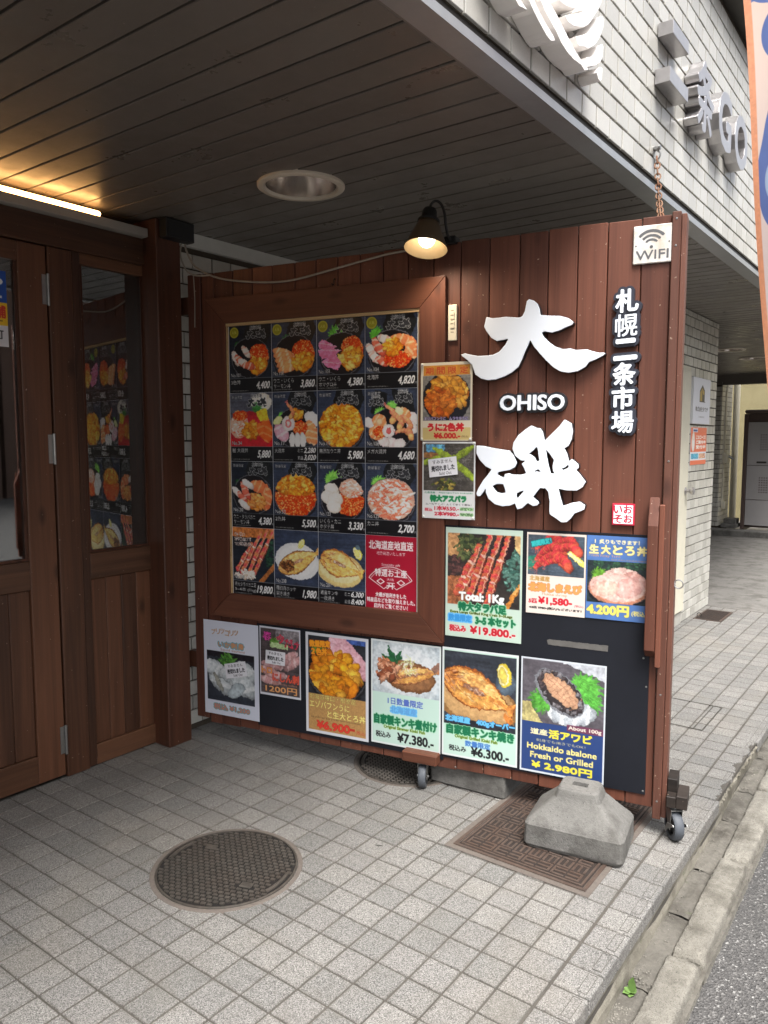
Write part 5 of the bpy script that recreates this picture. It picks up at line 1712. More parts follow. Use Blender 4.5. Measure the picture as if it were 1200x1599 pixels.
def d_hokke(c):
    c.slate(); c.ell(0.52, 0.56, 0.5, 0.36, 0.1, (206, 208, 210), 0.15); c.ell(0.52, 0.55, 0.42, 0.29, 0.1, (224, 224, 222), 0.06)
    c.lemon(0.62, 0.24, 0.11, -0.9); c.fish(0.55, 0.56, 0.5, 0.22, -0.42, (186, 128, 66), (70, 44, 28))
    c.lumps(0.3, 0.66, 0.16, 0.12, 26, 0.06, ((92, 54, 32), (120, 76, 44), (60, 36, 24)))
def d_kinki(c):
    c.slate(); c.ell(0.46, 0.66, 0.5, 0.32, 0.1, (206, 168, 108), 0.2, 0.05); c.ell(0.46, 0.64, 0.44, 0.26, 0.1, (222, 188, 130), 0.1)
    c.lemon(0.84, 0.34, 0.13, 1.1); c.ell(0.84, 0.24, 0.06, 0.04, 0.3, (70, 86, 96), 0.2); c.fish(0.48, 0.56, 0.46, 0.26, 0.32, (208, 138, 70), (140, 80, 40))

CELLS = [
    [(d_three, 'No.101', ['3色丼'], ['4,400'], 1), (d_salmon, 'No.102', ['ウニ・いくら', 'サーモン丼'], ['3,860'], 1), (d_tuna, 'No.103', ['ウニ・いくら', '本マグロ丼'], ['4,380'], 1), (d_hokkai, 'No.104', ['北海丼'], ['4,820'], 1)],
    [(d_red, 'No.34', ['極 大磯丼'], ['5,880'], 0), (d_ohiso, 'No.17', ['大磯丼'], ['2,280', '3,020'], 0), (d_uni, 'No.19', ['無添加ウニ丼'], ['5,980'], 0), (d_mega, 'No.106', ['メガ大磯丼'], ['4,680'], 0)],
    [(d_unicrab, 'No.20', ['ウニ・タラバガニ', 'サーモン丼'], ['4,380'], 0), (d_two, 'No.33', ['2色丼'], ['5,500'], 0), (d_icura, 'No.123', ['いくら・カニ', 'ホタテ丼'], ['3,330'], 0), (d_crab, 'No.125', ['カニ丼'], ['2,700'], 0)],
    [(d_legs, 'No.110', ['特大タラバガニ足', '3~4本 (1kg)'], ['19,800'], 2), (d_hokke, 'No.208', ['羅臼真ホッケ', '開き焼き'], ['1,980'], 2), (d_kinki, 'No.201', ['道産キンキ', '一夜焼き'], ['6,300', '8,400'], 2), None]]
NAMES = ['three-colour bowl with shade put into its dark inks', 'salmon, roe and sea urchin bowl', 'red tuna bowl', 'northern sea bowl',
         'bowl in a red dish', 'mixed sashimi bowl', 'sea urchin bowl', 'heaped shrimp bowl',
         'crab and salmon bowl', 'two-colour urchin and roe bowl', 'scallop, crab and roe bowl', 'crab meat bowl',
         'king crab legs', 'grilled fish on a white plate', 'grilled fish on a brown plate', 'red gift notice']

ms = thing('menu_panel', 'grid of sixteen printed seafood bowl pictures inside the brown frame', 'menu', group=None)
on_board(ms, -1.384, 0, 0.690)
cols = [-1.8205, -1.6035, -1.3855, -1.1665, -0.9425]
rows = [1.8525, 1.569, 1.278, 0.992, 0.692]
mb = MB(); mb.box(-1.8225 + 1.384, -0.9405 + 1.384, -0.0052, -0.0026, 0.0005, 1.1635)
mb.build('backing_sheet', 'paper', ms)
for r in range(4):
    for k in range(4):
        w = cols[k + 1] - cols[k] - 0.0016; h = rows[r] - rows[r + 1] - 0.0012
        x0 = cols[k] + 0.0008 + 1.384; zt = rows[r] - 0.690
        p = Pic(w, h, (18, 19, 24), seed=100 + r * 4 + k)
        cell = CELLS[r][k]
        if cell:
            fn, no, names, prices, flag = cell
            ph = p.view(0, 0, 1, 0.78)
            fn(ph); ph.finish(0.010, 0.16, 1.36, 0.84)
            if flag != 2: logo_mark(ph, 0.40, 0.02, 0.86, 0.27) if fn is not d_mega else (logo_mark(ph, 0.06, 0.1, 0.36, 0.3), logo_mark(ph, 0.56, 0.02, 0.9, 0.26))
            if flag == 1: badge(ph)
            elif flag == 0: ph.text('数量限定', 0.05, 0.05, 0.3, 0.11, (220, 222, 226), 0.3, (30, 34, 44), 1.5)
            p.text(no, 0.04, 0.705, 0.27, 0.76, (238, 238, 238), 0.8, (30, 30, 34), 1)
            p.line([(0, 0.782), (1, 0.782)], 0.008, (120, 124, 132))
            for i, s in enumerate(names): p.text(s, 0.04, 0.805 + 0.078 * i, min(0.04 + 0.075 * len(s), 0.56), 0.87 + 0.078 * i, (226, 226, 226), 0.5)
            p.rect(0.04, 0.962, 0.45, 0.975, (96, 96, 96), 0.9, 4)
            if len(prices) == 1: p.text(prices[0], 0.64 - 0.06 * (len(prices[0]) > 5), 0.835, 0.95, 0.955, (244, 244, 244), 1.4, None, 2, 0.3)
            else:
                for i, s in enumerate(prices):
                    p.text(s, 0.70, 0.795 + 0.1 * i, 0.96, 0.875 + 0.1 * i, (244, 244, 244), 1.0, None, 2, 0.3)
                    p.text('ミニ' if i == 0 else '並盛', 0.56, 0.81 + 0.1 * i, 0.68, 0.86 + 0.1 * i, (226, 226, 226), 0.5)
            p.text('円', 0.955, 0.915, 0.99, 0.95, (226, 226, 226), 0.3)
        else:
            p.rect(0, 0, 1, 1, (176, 24, 52))
            wt = (246, 238, 238)
            p.text('北海道産地直送', 0.07, 0.07, 0.93, 0.185, wt, 1.6)
            p.text('地方発送いたします', 0.22, 0.21, 0.78, 0.26, wt, 0.6)
            cx, cy = 0.49, 0.80
            for rad in (0.52, 0.485):
                pts = [(cx + rad * math.sin(a), cy - rad * math.cos(a) * p.W / p.H) for a in np.linspace(-0.95, 0.95, 30)]
                pts += [(cx + 0.17 * math.sin(a), cy - 0.17 * math.cos(a) * p.W / p.H) for a in np.linspace(0.8, -0.8, 16)]
                p.line(pts + [pts[0]], 0.012 if rad > 0.5 else 0.007, wt)
            p.text('Specialty gift', 0.32, 0.37, 0.68, 0.41, wt, 0.3)
            p.text('特選お土産', 0.19, 0.445, 0.81, 0.545, wt, 1.3)
            p.text('◇', 0.22, 0.575, 0.38, 0.655, wt, 1.2); p.text('◇', 0.62, 0.575, 0.78, 0.655, wt, 1.2)
            p.text('大磯', 0.42, 0.565, 0.56, 0.6, wt, 0.3); p.text('开', 0.42, 0.625, 0.58, 0.71, wt, 1)
            for i, s in enumerate(('大磯が目利きをした', '特産品などを取り揃えました。', '店内をご覧ください！')):
                ln = (0.60, 0.94, 0.66)[i]
                p.text(s, 0.5 - ln / 2, 0.765 + 0.075 * i, 0.5 + ln / 2, 0.825 + 0.075 * i, wt, 0.9)
        grid_mesh('menu_picture', p.a, w, h, x0, zt, -0.0062 - 0.0002 * ((r + k) % 2), 'print_gloss', ms, label='menu picture of ' + NAMES[r * 4 + k] if r * 4 + k != 15 else 'red gift notice in the corner of the menu')

PALE = (194, 222, 210)
GRN, LGRN = (20, 112, 74), (150, 214, 170)
def p_crab(p):
    p.rect(0, 0, 1, 1, (196, 216, 202)); f = p.view(0.03, 0.052, 0.97, 0.70)
    f.slate((44, 40, 38), 0.6); f.rect(0, 0, 0.3, 0.35, (176, 130, 88), 0.4); f.rect(0, 0.6, 0.3, 1, (150, 92, 62), 0.5)
    f.lumps(0.3, 0.2, 0.2, 0.24, 90, 0.05, ((62, 74, 46), (40, 50, 36), (90, 96, 60))); f.lumps(0.08, 0.45, 0.14, 0.14, 50, 0.05, ((84, 56, 54), (50, 40, 40)))
    f.lumps(0.92, 0.42, 0.16, 0.36, 120, 0.05, ((74, 110, 98), (50, 84, 76), (100, 140, 128))); f.poly([(0.76, 0), (1, 0), (1, 0.25)], (200, 160, 110), 0.3)
    f.ell(0.82, 0.16, 0.1, 0.2, 0.3, (36, 20, 26), 0.2, 0.6); f.poly([(0.78, 1.0), (1.0, 0.62), (1.0, 0.72), (0.86, 1.0)], (178, 112, 50), 0.3); f.poly([(0.9, 0.78), (1, 0.66), (1, 0.7), (0.92, 0.82)], (222, 160, 90), 0.2)
    f.legs([((0.44, 0.17), (0.14, 0.84))], 0.058, 34); f.legs([((0.36, 0.5), (0.2, 0.82))], 0.04, 20)
    f.legs([((0.60, 0.0), (0.32, 0.86)), ((0.72, 0.02), (0.43, 0.9)), ((0.84, 0.02), (0.55, 0.99))], 0.05, 44)
    f.finish()
    p.text('Total: 1Kg', 0.19, 0.585, 0.77, 0.675, (244, 246, 244), 3.4, (70, 60, 56), 1.5)
    p.text('特大タラバ足', 0.18, 0.675, 0.80, 0.752, GRN, 3, LGRN, 3)
    p.text('Extra Large Grilled King Crab 3~5Legs', 0.07, 0.757, 0.88, 0.786, (62, 76, 30), 0.9, (190, 220, 150), 1.5)
    p.text('数量限定', 0.05, 0.795, 0.35, 0.853, (60, 150, 220), 2, (104, 186, 240), 6)
    p.text('3~5 本セット', 0.41, 0.79, 0.92, 0.866, GRN, 3, LGRN, 3)
    p.text('税込み', 0.06, 0.893, 0.28, 0.95, (200, 44, 60), 2, (240, 210, 206), 2)
    p.text('¥19.800.-', 0.34, 0.888, 0.92, 0.955, (196, 30, 48), 2.8, (240, 220, 214), 2)
def p_ebi(p):
    p.rect(0, 0, 1, 1, (234, 220, 210)); f = p.view(0.03, 0.03, 0.97, 0.52); f.slate((62, 72, 82), 0.5)
    f.poly([(0, 0.55), (0.2, 0.5), (0.16, 0.8), (0, 0.9)], (44, 110, 90), 0.3)
    for u, v, r, a in ((0.44, 0.22, 0.26, -0.25), (0.7, 0.2, 0.2, -0.1), (0.42, 0.45, 0.26, -0.4), (0.72, 0.4, 0.24, -0.2), (0.44, 0.68, 0.28, -0.3), (0.56, 0.72, 0.24, 0.0)): f.shrimp(u, v, r, a, (210, 62, 66))
    f.poly([(0.68, 0.42), (0.76, 0.36), (1.0, 0.62), (1.0, 0.74), (0.9, 0.66)], (232, 208, 96), 0.15); f.poly([(0.7, 0.43), (0.76, 0.39), (0.98, 0.63), (0.9, 0.63)], (246, 232, 160), 0.1)
    f.finish()
    p.text('期間限定！', 0.08, 0.085, 0.42, 0.15, (60, 190, 190), 1.5, (20, 110, 116), 3, 0, -0.25)
    p.text('北海道産', 0.06, 0.535, 0.4, 0.595, (190, 150, 90), 1.2, (236, 214, 180), 1.5)
    p.text('北海しまえび', 0.05, 0.62, 0.93, 0.72, (232, 160, 90), 3, (190, 130, 80), 2.2)
    p.text('Hokkai shrimp', 0.28, 0.735, 0.7, 0.775, (190, 130, 80), 0.8)
    p.text('5匹', 0.05, 0.82, 0.19, 0.87, (196, 30, 48), 1.6); p.text('¥1,580-', 0.22, 0.79, 0.78, 0.885, (206, 24, 46), 2.6); p.text('(税込)', 0.82, 0.852, 0.97, 0.888, (190, 40, 56), 0.6)
    p.text('※3匹 ¥980-(税込)もございます！', 0.06, 0.91, 0.94, 0.945, (40, 34, 34), 1)
def p_toro(p):
    p.rect(0, 0, 1, 1, (84, 122, 184), 0.1, 40); f = p.view(0.02, 0.30, 0.98, 0.80)
    f.slate((34, 44, 46), 0.6); f.lumps(0.55, 0.06, 0.5, 0.12, 110, 0.05, ((52, 84, 62), (38, 60, 50))); f.bowl(0.52, 0.62, 0.5, 0.62)
    f.leaf(0.16, 0.34, 0.24, 0.2, (84, 130, 44))
    f.ell(0.6, 0.42, 0.34, 0.2, 0.1, (238, 196, 184), 0.2, 0.08, (10, (250, 222, 212), 0.35)); f.ell(0.76, 0.55, 0.24, 0.24, 0.6, (232, 168, 156), 0.25, 0.08, (9, (248, 214, 204), 0.35))
    f.ell(0.5, 0.66, 0.48, 0.27, 0.05, (226, 150, 120), 0.25, 0.08); f.ell(0.5, 0.62, 0.46, 0.24, 0.05, (240, 188, 176), 0.12, 0.08, (16, (252, 222, 212), 0.3)); f.ell(0.7, 0.6, 0.26, 0.17, -0.4, (236, 174, 164), 0.2, 0.06, (10, (250, 216, 208), 0.3)); f.ell(0.3, 0.66, 0.24, 0.14, -0.2, (242, 190, 172), 0.2, 0.06, (10, (252, 224, 210), 0.3))
    f.finish()
    p.text('！炙りもできます！', 0.13, 0.045, 0.83, 0.095, (240, 226, 176), 1.2)
    for i, s in enumerate('生大とろ丼'): p.text(s, 0.05 + 0.188 * i, 0.115, 0.19 + 0.188 * i, 0.215, (244, 230, 160), 2.4, (120, 110, 80), 1.5)
    p.text('Fresh Fatty Tuna', 0.04, 0.225, 0.54, 0.262, (214, 150, 90), 0.5); p.text('Bowl of rice, seared on request', 0.40, 0.266, 0.95, 0.294, (204, 140, 84), 0.3)
    p.text('4.200円', 0.03, 0.825, 0.69, 0.945, (240, 226, 110), 3, (110, 110, 80), 1.5); p.text('(税込)', 0.74, 0.868, 0.97, 0.935, (226, 214, 130), 1)
def p_squid(p):
    p.rect(0, 0, 1, 1, (214, 218, 232)); f = p.view(0.055, 0.325, 0.92, 0.85); f.slate((44, 48, 56), 0.4)
    f.rect(0, 0, 1, 0.12, (28, 26, 32), 0.5); f.lumps(0.45, 0.16, 0.16, 0.12, 30, 0.1, ((62, 108, 44), (80, 130, 56)), 0.4, (0.15, 0.25))
    for u, v, a in ((0.2, 0.52, 1.1), (0.36, 0.6, 1.25), (0.16, 0.36, 0.3), (0.52, 0.46, 0.2), (0.82, 0.34, 0.5), (0.7, 0.6, 0.8), (0.84, 0.62, 0.9)): f.ell(u, v, 0.26, 0.15, a, (196, 204, 208), 0.35, 0.05, (6, (226, 230, 232), 0.6), 0.15)
    f.ell(0.24, 0.62, 0.2, 0.05, 1.0, (150, 150, 140), 0.3); f.ell(0.62, 0.74, 0.2, 0.12, -0.6, (178, 190, 196), 0.3)
    f.finish()
    for i, s in enumerate('プリッコリッ'): p.text(s, 0.15 + 0.083 * i, 0.095 - 0.008 * (i % 3), 0.222 + 0.083 * i, 0.15 - 0.008 * (i % 3), (190, 150, 112), 1.2)
    p.text('いか刺身', 0.27, 0.215, 0.74, 0.275, (206, 150, 110), 2, (86, 170, 190), 4); p.text('Squid sashimi', 0.31, 0.285, 0.75, 0.32, (176, 116, 84), 0.6)
    p.text('税込 ¥1,200', 0.17, 0.885, 0.82, 0.945, (206, 130, 110), 1.6, (96, 156, 160), 4)
def p_nishin(p):
    p.rect(0, 0, 1, 1, (214, 216, 226)); f = p.view(0.03, 0.03, 0.97, 0.965); f.slate((70, 62, 64), 0.5); f.rect(0.4, 0, 1, 0.2, (126, 120, 124), 0.4)
    f.leaf(0.32, 0.2, 0.2, 0, (80, 120, 50)); f.poly([(0.28, 0.2), (0.72, 0.22), (0.7, 0.3), (0.25, 0.28)], (170, 196, 140), 0.2)
    for u, v, a in ((0.7, 0.42, -0.5), (0.84, 0.5, -0.6), (0.5, 0.52, -0.2), (0.3, 0.56, 0.1), (0.2, 0.66, 0.2), (0.4, 0.72, -0.1), (0.24, 0.8, 0.1)): f.ell(u, v, 0.3, 0.1, a, (196, 146, 146), 0.35, 0.1, (9, (228, 206, 206), 0.5), 0.15)
    for i, (s, u, v) in enumerate((('春', 0.1, 0.08), ('今', 0.42, 0.1), ('だ', 0.62, 0.15), ('け', 0.78, 0.17))): p.text(s, u, v, u + 0.19, v + 0.12, (206, 70, 150) if i == 0 else (200, 60, 80), 1.8, (60, 30, 40), 1)
    f.finish()
    p.text('トロ', 0.05, 0.59, 0.3, 0.68, (232, 150, 80), 2.4, (90, 50, 40), 1); p.text('にしん刺', 0.32, 0.66, 0.95, 0.78, (226, 90, 70), 2.2, (90, 40, 40), 1); p.text('Fatty herring sashimi', 0.3, 0.8, 0.9, 0.83, (206, 140, 110), 0.3)
    p.text('1200円', 0.14, 0.85, 0.9, 0.945, (232, 170, 110), 1.8, (80, 50, 50), 1)
def p_unitoro(p):
    p.rect(0, 0, 1, 1, (214, 216, 224)); p.rect(0.045, 0.03, 0.955, 0.97, (184, 142, 88), 0.12, 5); f = p.view(0.045, 0.03, 0.955, 0.605); f.slate((36, 38, 44), 0.4)
    f.rect(0.5, 0, 1, 0.08, (60, 84, 150), 0.3); f.bowl(0.5, 0.56, 0.52, 0.92); f.leaf(0.14, 0.2, 0.22, 0.2, (74, 110, 40)); f.leaf(0.36, 0.26, 0.14, 0.2, (84, 116, 44))
    m = f.ellmask(0.5, 0.55, 0.49, 0.47)
    for u, v, a in ((0.62, 0.16, 0.5), (0.74, 0.28, 0.65), (0.86, 0.4, 0.9), (0.6, 0.3, 0.6)): f.ell(u, v, 0.28, 0.14, a, (226, 164, 176), 0.2, 0.12, (14, (244, 206, 212), 0.3), 0.1)
    f.uni(0.46, 0.66, 0.45, 0.36, 70, 0.15, m, ((232, 150, 40), (222, 132, 32), (240, 168, 62), (208, 114, 30)))
    f.finish()
    p.text('数量限定', 0.07, 0.075, 0.40, 0.135, (244, 160, 40), 2.2, (176, 70, 30), 2, 0, -0.06); p.text('２色丼', 0.10, 0.15, 0.35, 0.215, (244, 160, 40), 2.2, (176, 70, 30), 2, 0, -0.04)
    yl, dk = (240, 222, 130), (110, 84, 50)
    p.text('北海道羅臼・根室産', 0.06, 0.607, 0.80, 0.66, yl, 0.8, dk, 1.3); p.text('エゾバフンうに', 0.06, 0.672, 0.70, 0.742, yl, 1.2, dk, 1.3); p.text('と生大とろ丼', 0.35, 0.757, 0.95, 0.827, yl, 1.4, dk, 1.3)
    p.text('Sea urchin and fatty tuna rice bowl from Hokkaido', 0.08, 0.83, 0.88, 0.852, (90, 76, 50), 0.3)
    p.text('¥6.900', 0.18, 0.872, 0.70, 0.948, (224, 64, 50), 2.6, (150, 30, 30), 1.5); p.text('ー', 0.71, 0.9, 0.78, 0.92, (190, 50, 40), 2); p.text('(税込)', 0.80, 0.905, 0.95, 0.95, (190, 60, 50), 0.8)
def p_nitsuke(p):
    p.rect(0, 0, 1, 1, (220, 226, 226)); p.rect(0.025, 0.02, 0.975, 0.98, PALE); f = p.view(0.025, 0.02, 0.975, 0.50); f.rect(0, 0, 1, 1, (176, 188, 196), 0.1, 60)
    f.ell(0.5, 0.5, 0.58, 0.46, 0.05, (198, 208, 214), 0.06); f.ell(0.5, 0.52, 0.5, 0.34, 0.05, (208, 216, 222), 0.05); f.ell(0.55, 0.62, 0.4, 0.22, 0.1, (112, 74, 46), 0.15, 0.1); f.ell(0.55, 0.6, 0.38, 0.19, 0.1, (150, 104, 70), 0.2, 0.1)
    for a, L in ((-2.5, 0.26), (-1.95, 0.32), (-1.3, 0.26)):
        x, y = 0.36, 0.42
        ex, ey = x + math.cos(a) * L * 1.1, y + math.sin(a) * L * 1.2; nx, ny = -math.sin(a) * 0.05, math.cos(a) * 0.05
        f.poly([(x, y), ((x + ex) / 2 + nx, (y + ey) / 2 + ny), (ex, ey), ((x + ex) / 2 - nx, (y + ey) / 2 - ny)], (32, 82, 50), 0.3)
    f.fish(0.62, 0.58, 0.4, 0.13, -0.25, (176, 116, 76), (104, 58, 36)); f.lumps(0.22, 0.56, 0.17, 0.16, 40, 0.08, ((176, 110, 80), (206, 146, 116), (130, 70, 48))); f.poly([(0.88, 0.4), (1.0, 0.26), (1.0, 0.42), (0.92, 0.5)], (140, 104, 90), 0.3)
    r = f.rng
    for i in range(70):
        a, d = r.uniform(0, 6.28), r.uniform(0.04, 0.16); f.line([(0.55 + 0.4 * d * math.cos(a + 1), 0.42 + d * math.sin(a + 1)), (0.55 + d * math.cos(a), 0.42 + 1.4 * d * math.sin(a))], 0.005, (238, 242, 206) if i % 3 else (200, 216, 120))
    f.finish()
    p.text('1日数量限定', 0.25, 0.538, 0.75, 0.602, (86, 110, 190), 1.6); p.text('北海道産', 0.29, 0.62, 0.66, 0.682, (96, 160, 220), 1.6, (110, 190, 240), 5)
    p.text('自家製キンキ煮付け', 0.05, 0.715, 0.94, 0.805, GRN, 3, LGRN, 3); p.text('Original Simmer Kinki Fish', 0.19, 0.812, 0.78, 0.848, (90, 120, 40), 0.9, (190, 224, 140), 1.5)
    p.text('税込み', 0.07, 0.878, 0.29, 0.935, (24, 24, 28), 1.3); p.text('¥7.380.-', 0.39, 0.868, 0.90, 0.955, (18, 18, 22), 2.2)
def p_yaki(p):
    p.rect(0, 0, 1, 1, (220, 226, 226)); p.rect(0.025, 0.02, 0.975, 0.98, PALE); f = p.view(0.03, 0.03, 0.97, 0.70); f.slate((46, 50, 58), 0.5)
    f.ell(0.46, 0.66, 0.58, 0.36, 0.2, (150, 108, 66), 0.2, 0.08); f.ell(0.46, 0.64, 0.52, 0.31, 0.2, (196, 154, 104), 0.15, 0.06); f.ell(0.86, 0.36, 0.14, 0.16, 0.4, (84, 98, 112), 0.3, 0.2); f.lemon(0.84, 0.24, 0.16, 1.4)
    f.fish(0.46, 0.5, 0.52, 0.27, 0.38, (206, 130, 66), (134, 72, 34)); f.poly([(0.84, 0.72), (0.98, 0.84), (0.92, 0.9), (0.82, 0.8)], (186, 112, 56), 0.3); f.rect(0, 0.9, 1, 1.0, (34, 36, 42), 0.4)
    f.finish()
    p.text('北海道産　400gオーバー', 0.05, 0.618, 0.96, 0.68, (104, 190, 240), 2.4, (40, 70, 110), 2); p.text('自家製キンキ焼き', 0.07, 0.703, 0.95, 0.787, GRN, 3, LGRN, 3)
    p.text('Original Grilled Kinki Fish', 0.18, 0.792, 0.74, 0.826, (90, 120, 40), 0.9, (190, 224, 140), 1.5); p.text('数量限定', 0.32, 0.832, 0.65, 0.882, (70, 120, 190), 1.3, (150, 200, 230), 2)
    p.text('税込み', 0.10, 0.893, 0.33, 0.945, (24, 24, 28), 1.3); p.text('¥6.300.-', 0.40, 0.882, 0.89, 0.962, (18, 18, 22), 2.2)
def p_awabi(p):
    p.rect(0, 0, 1, 1, (210, 216, 224)); p.rect(0.022, 0.018, 0.978, 0.982, (44, 68, 122)); f = p.view(0.022, 0.018, 0.978, 0.555); f.slate((80, 76, 82), 0.3); f.poly([(0.5, 0), (1, 0), (1, 0.22)], (180, 184, 192), 0.1)
    f.leaf(0.72, 0.3, 0.3, 0.5, (78, 146, 58)); f.leaf(0.3, 0.6, 0.27, 2.6, (72, 136, 52)); f.leaf(0.8, 0.5, 0.24, 0.8, (78, 150, 60)); f.poly([(0, 0.7), (0.1, 0.68), (0.26, 1), (0, 1)], (176, 164, 110), 0.3)
    f.ell(0.62, 0.78, 0.3, 0.16, -0.15, (196, 204, 212), 0.3, 0.4, (12, (240, 244, 246), 0.7)); f.ell(0.46, 0.48, 0.36, 0.22, 0.72, (150, 152, 160), 0.3, 0.5); f.ell(0.47, 0.47, 0.34, 0.195, 0.72, (52, 46, 48), 0.3, 0.6)
    ca, sa = math.cos(0.72), math.sin(0.72)
    f.ell(0.48, 0.44, 0.28, 0.125, 0.72, (214, 166, 132), 0.2, 0.1)
    for i in range(-4, 5):
        t = i * 0.06
        f.line([(0.48 + t * ca - 0.12 * sa * -1, 0.44 + (t * sa + 0.12 * ca * -1) * f.W / f.H), (0.48 + t * ca + 0.12 * sa * -1, 0.44 + (t * sa - 0.12 * ca * -1) * f.W / f.H)], 0.008, (160, 112, 88), 0.8)
    for o in (-0.05, 0.0, 0.05): f.line([(0.48 - 0.25 * ca - o * sa, 0.44 + (-0.25 * sa + o * ca) * f.W / f.H), (0.48 + 0.25 * ca - o * sa, 0.44 + (0.25 * sa + o * ca) * f.W / f.H)], 0.008, (160, 112, 88), 0.8)
    r = f.rng
    for i in range(46):
        a = r.uniform(0, 6.28); x, y = 0.31 * math.cos(a), 0.165 * math.sin(a)
        f.ell(0.47 + x * ca - y * sa, 0.47 + (x * sa + y * ca) * f.W / f.H, 0.035, 0.02, r.uniform(0, 3), (70, 60, 62) if r.random() < 0.6 else (120, 116, 120), 0.4, 0, None, 0.3)
    f.finish()
    p.rect(0.56, 0.535, 0.978, 0.592, (112, 56, 84)); p.text('About 100g', 0.58, 0.545, 0.955, 0.585, (236, 222, 210), 1, (90, 60, 70), 1)
    yl = (238, 222, 70)
    p.text('道産', 0.13, 0.612, 0.33, 0.662, (236, 226, 180), 1.7); p.text('活アワビ', 0.35, 0.605, 0.85, 0.676, yl, 2.4); p.text('刺身でも焼きでもOK！', 0.20, 0.696, 0.78, 0.722, (220, 206, 150), 0.6)
    p.text('Hokkaido abalone', 0.09, 0.742, 0.91, 0.792, (238, 224, 140), 1.5); p.text('Fresh or Grilled', 0.13, 0.818, 0.87, 0.868, (238, 224, 140), 1.5); p.text('¥ 2.980円', 0.15, 0.895, 0.86, 0.958, yl, 2.2)
def p_uni(p):
    p.rect(0, 0, 1, 1, (222, 212, 190)); p.rect(0.05, 0.83, 0.97, 0.985, (208, 186, 124)); p.rect(0.06, 0.04, 0.95, 0.165, (198, 134, 52), 0.15, 20); f = p.view(0.05, 0.17, 0.96, 0.74); f.slate((120, 116, 110), 0.3)
    f.ell(0.5, 0.5, 0.5, 0.5, 0, (26, 26, 32), 0.2); m = f.ellmask(0.5, 0.48, 0.48, 0.47)
    f.uni(0.56, 0.36, 0.42, 0.34, 60, 0.13, m, ((228, 150, 56), (218, 136, 46), (236, 166, 76))); f.uni(0.36, 0.62, 0.34, 0.3, 60, 0.1, m, ((214, 104, 34), (202, 88, 28), (224, 124, 50)))
    f.finish()
    for i, s in enumerate('期間限定'): p.text(s, 0.10 + 0.22 * i, 0.062, 0.25 + 0.22 * i, 0.15, (190, 76, 34), 1.2, (222, 160, 90), 1.5)
    p.text('エゾバフンうに　ムラサキうに', 0.08, 0.69, 0.92, 0.735, (226, 222, 232), 0.6, (84, 66, 120), 2)
    p.text('うに2色丼', 0.15, 0.775, 0.84, 0.875, (206, 36, 44), 3, (240, 226, 200), 1.5); p.text('¥6.000.-', 0.27, 0.9, 0.77, 0.965, (200, 40, 40), 2.4); p.text('(税込)', 0.8, 0.93, 0.93, 0.96, (90, 60, 40), 0.4)
def p_asp(p):
    p.rect(0, 0, 1, 1, (222, 222, 222)); f = p.view(0.03, 0.025, 0.97, 0.635); f.slate((70, 66, 62), 0.6)
    r = f.rng
    for i in range(80): f.line([(r.random(), r.random() * 0.9), (r.random(), r.random() * 0.9)][:1] + [(r.random(), r.random())], 0.006, (190, 190, 196), 0.2)
    f.rect(0.05, 0.02, 0.42, 0.18, (90, 150, 190), 0.5); f.rect(0, 0.2, 0.3, 0.3, (140, 96, 60), 0.4)
    for (a, b), (c, d) in (((0.24, 0.12), (0.62, 0.36)), ((0.98, 0.06), (0.5, 0.4)), ((0.6, 0.38), (1.0, 0.72)), ((0.0, 0.42), (0.3, 0.32))):
        for i in range(16):
            t = i / 15; f.ell(a + (c - a) * t, b + (d - b) * t, 0.085, 0.065 * (0.55 + 0.45 * min(1, 3 * t)), math.atan2((d - b) * f.H, (c - a) * f.W), (154, 178, 60), 0.4, 0.15, None, 0.2)
        f.ell(a * 0.6 + c * 0.4, b * 0.6 + d * 0.4, 0.04, 0.06, 0.5, (110, 120, 54), 0.3, 0, None, 0, 0.6)
    f.lumps(0.4, 0.86, 0.24, 0.12, 30, 0.06, ((160, 140, 70), (90, 100, 50), (60, 60, 40)))
    f.finish()
    p.text('北海道産', 0.04, 0.645, 0.25, 0.675, (30, 120, 80), 0.8); p.text('Asparagus from Hokkaido', 0.32, 0.648, 0.95, 0.674, (30, 120, 80), 0.4)
    p.text('特大アスパラ', 0.16, 0.695, 0.83, 0.775, (24, 130, 80), 3, (170, 220, 180), 1.5); p.text('2L～3Lサイズ！太くて甘くて美味！', 0.07, 0.795, 0.93, 0.822, (40, 36, 36), 0.8)
    p.text('税込', 0.05, 0.865, 0.20, 0.905, (206, 60, 80), 0.9); p.text('1本¥550.-', 0.24, 0.832, 0.70, 0.892, (200, 36, 60), 1.4); p.text('2本¥980.-', 0.24, 0.905, 0.70, 0.962, (200, 36, 60), 1.4)
    for v in (0.845, 0.915): p.rect(0.72, v, 0.97, v + 0.04, (140, 180, 130), 0.7, 4); p.text('お得です', 0.74, v + 0.006, 0.95, v + 0.034, (50, 90, 50), 0.3)

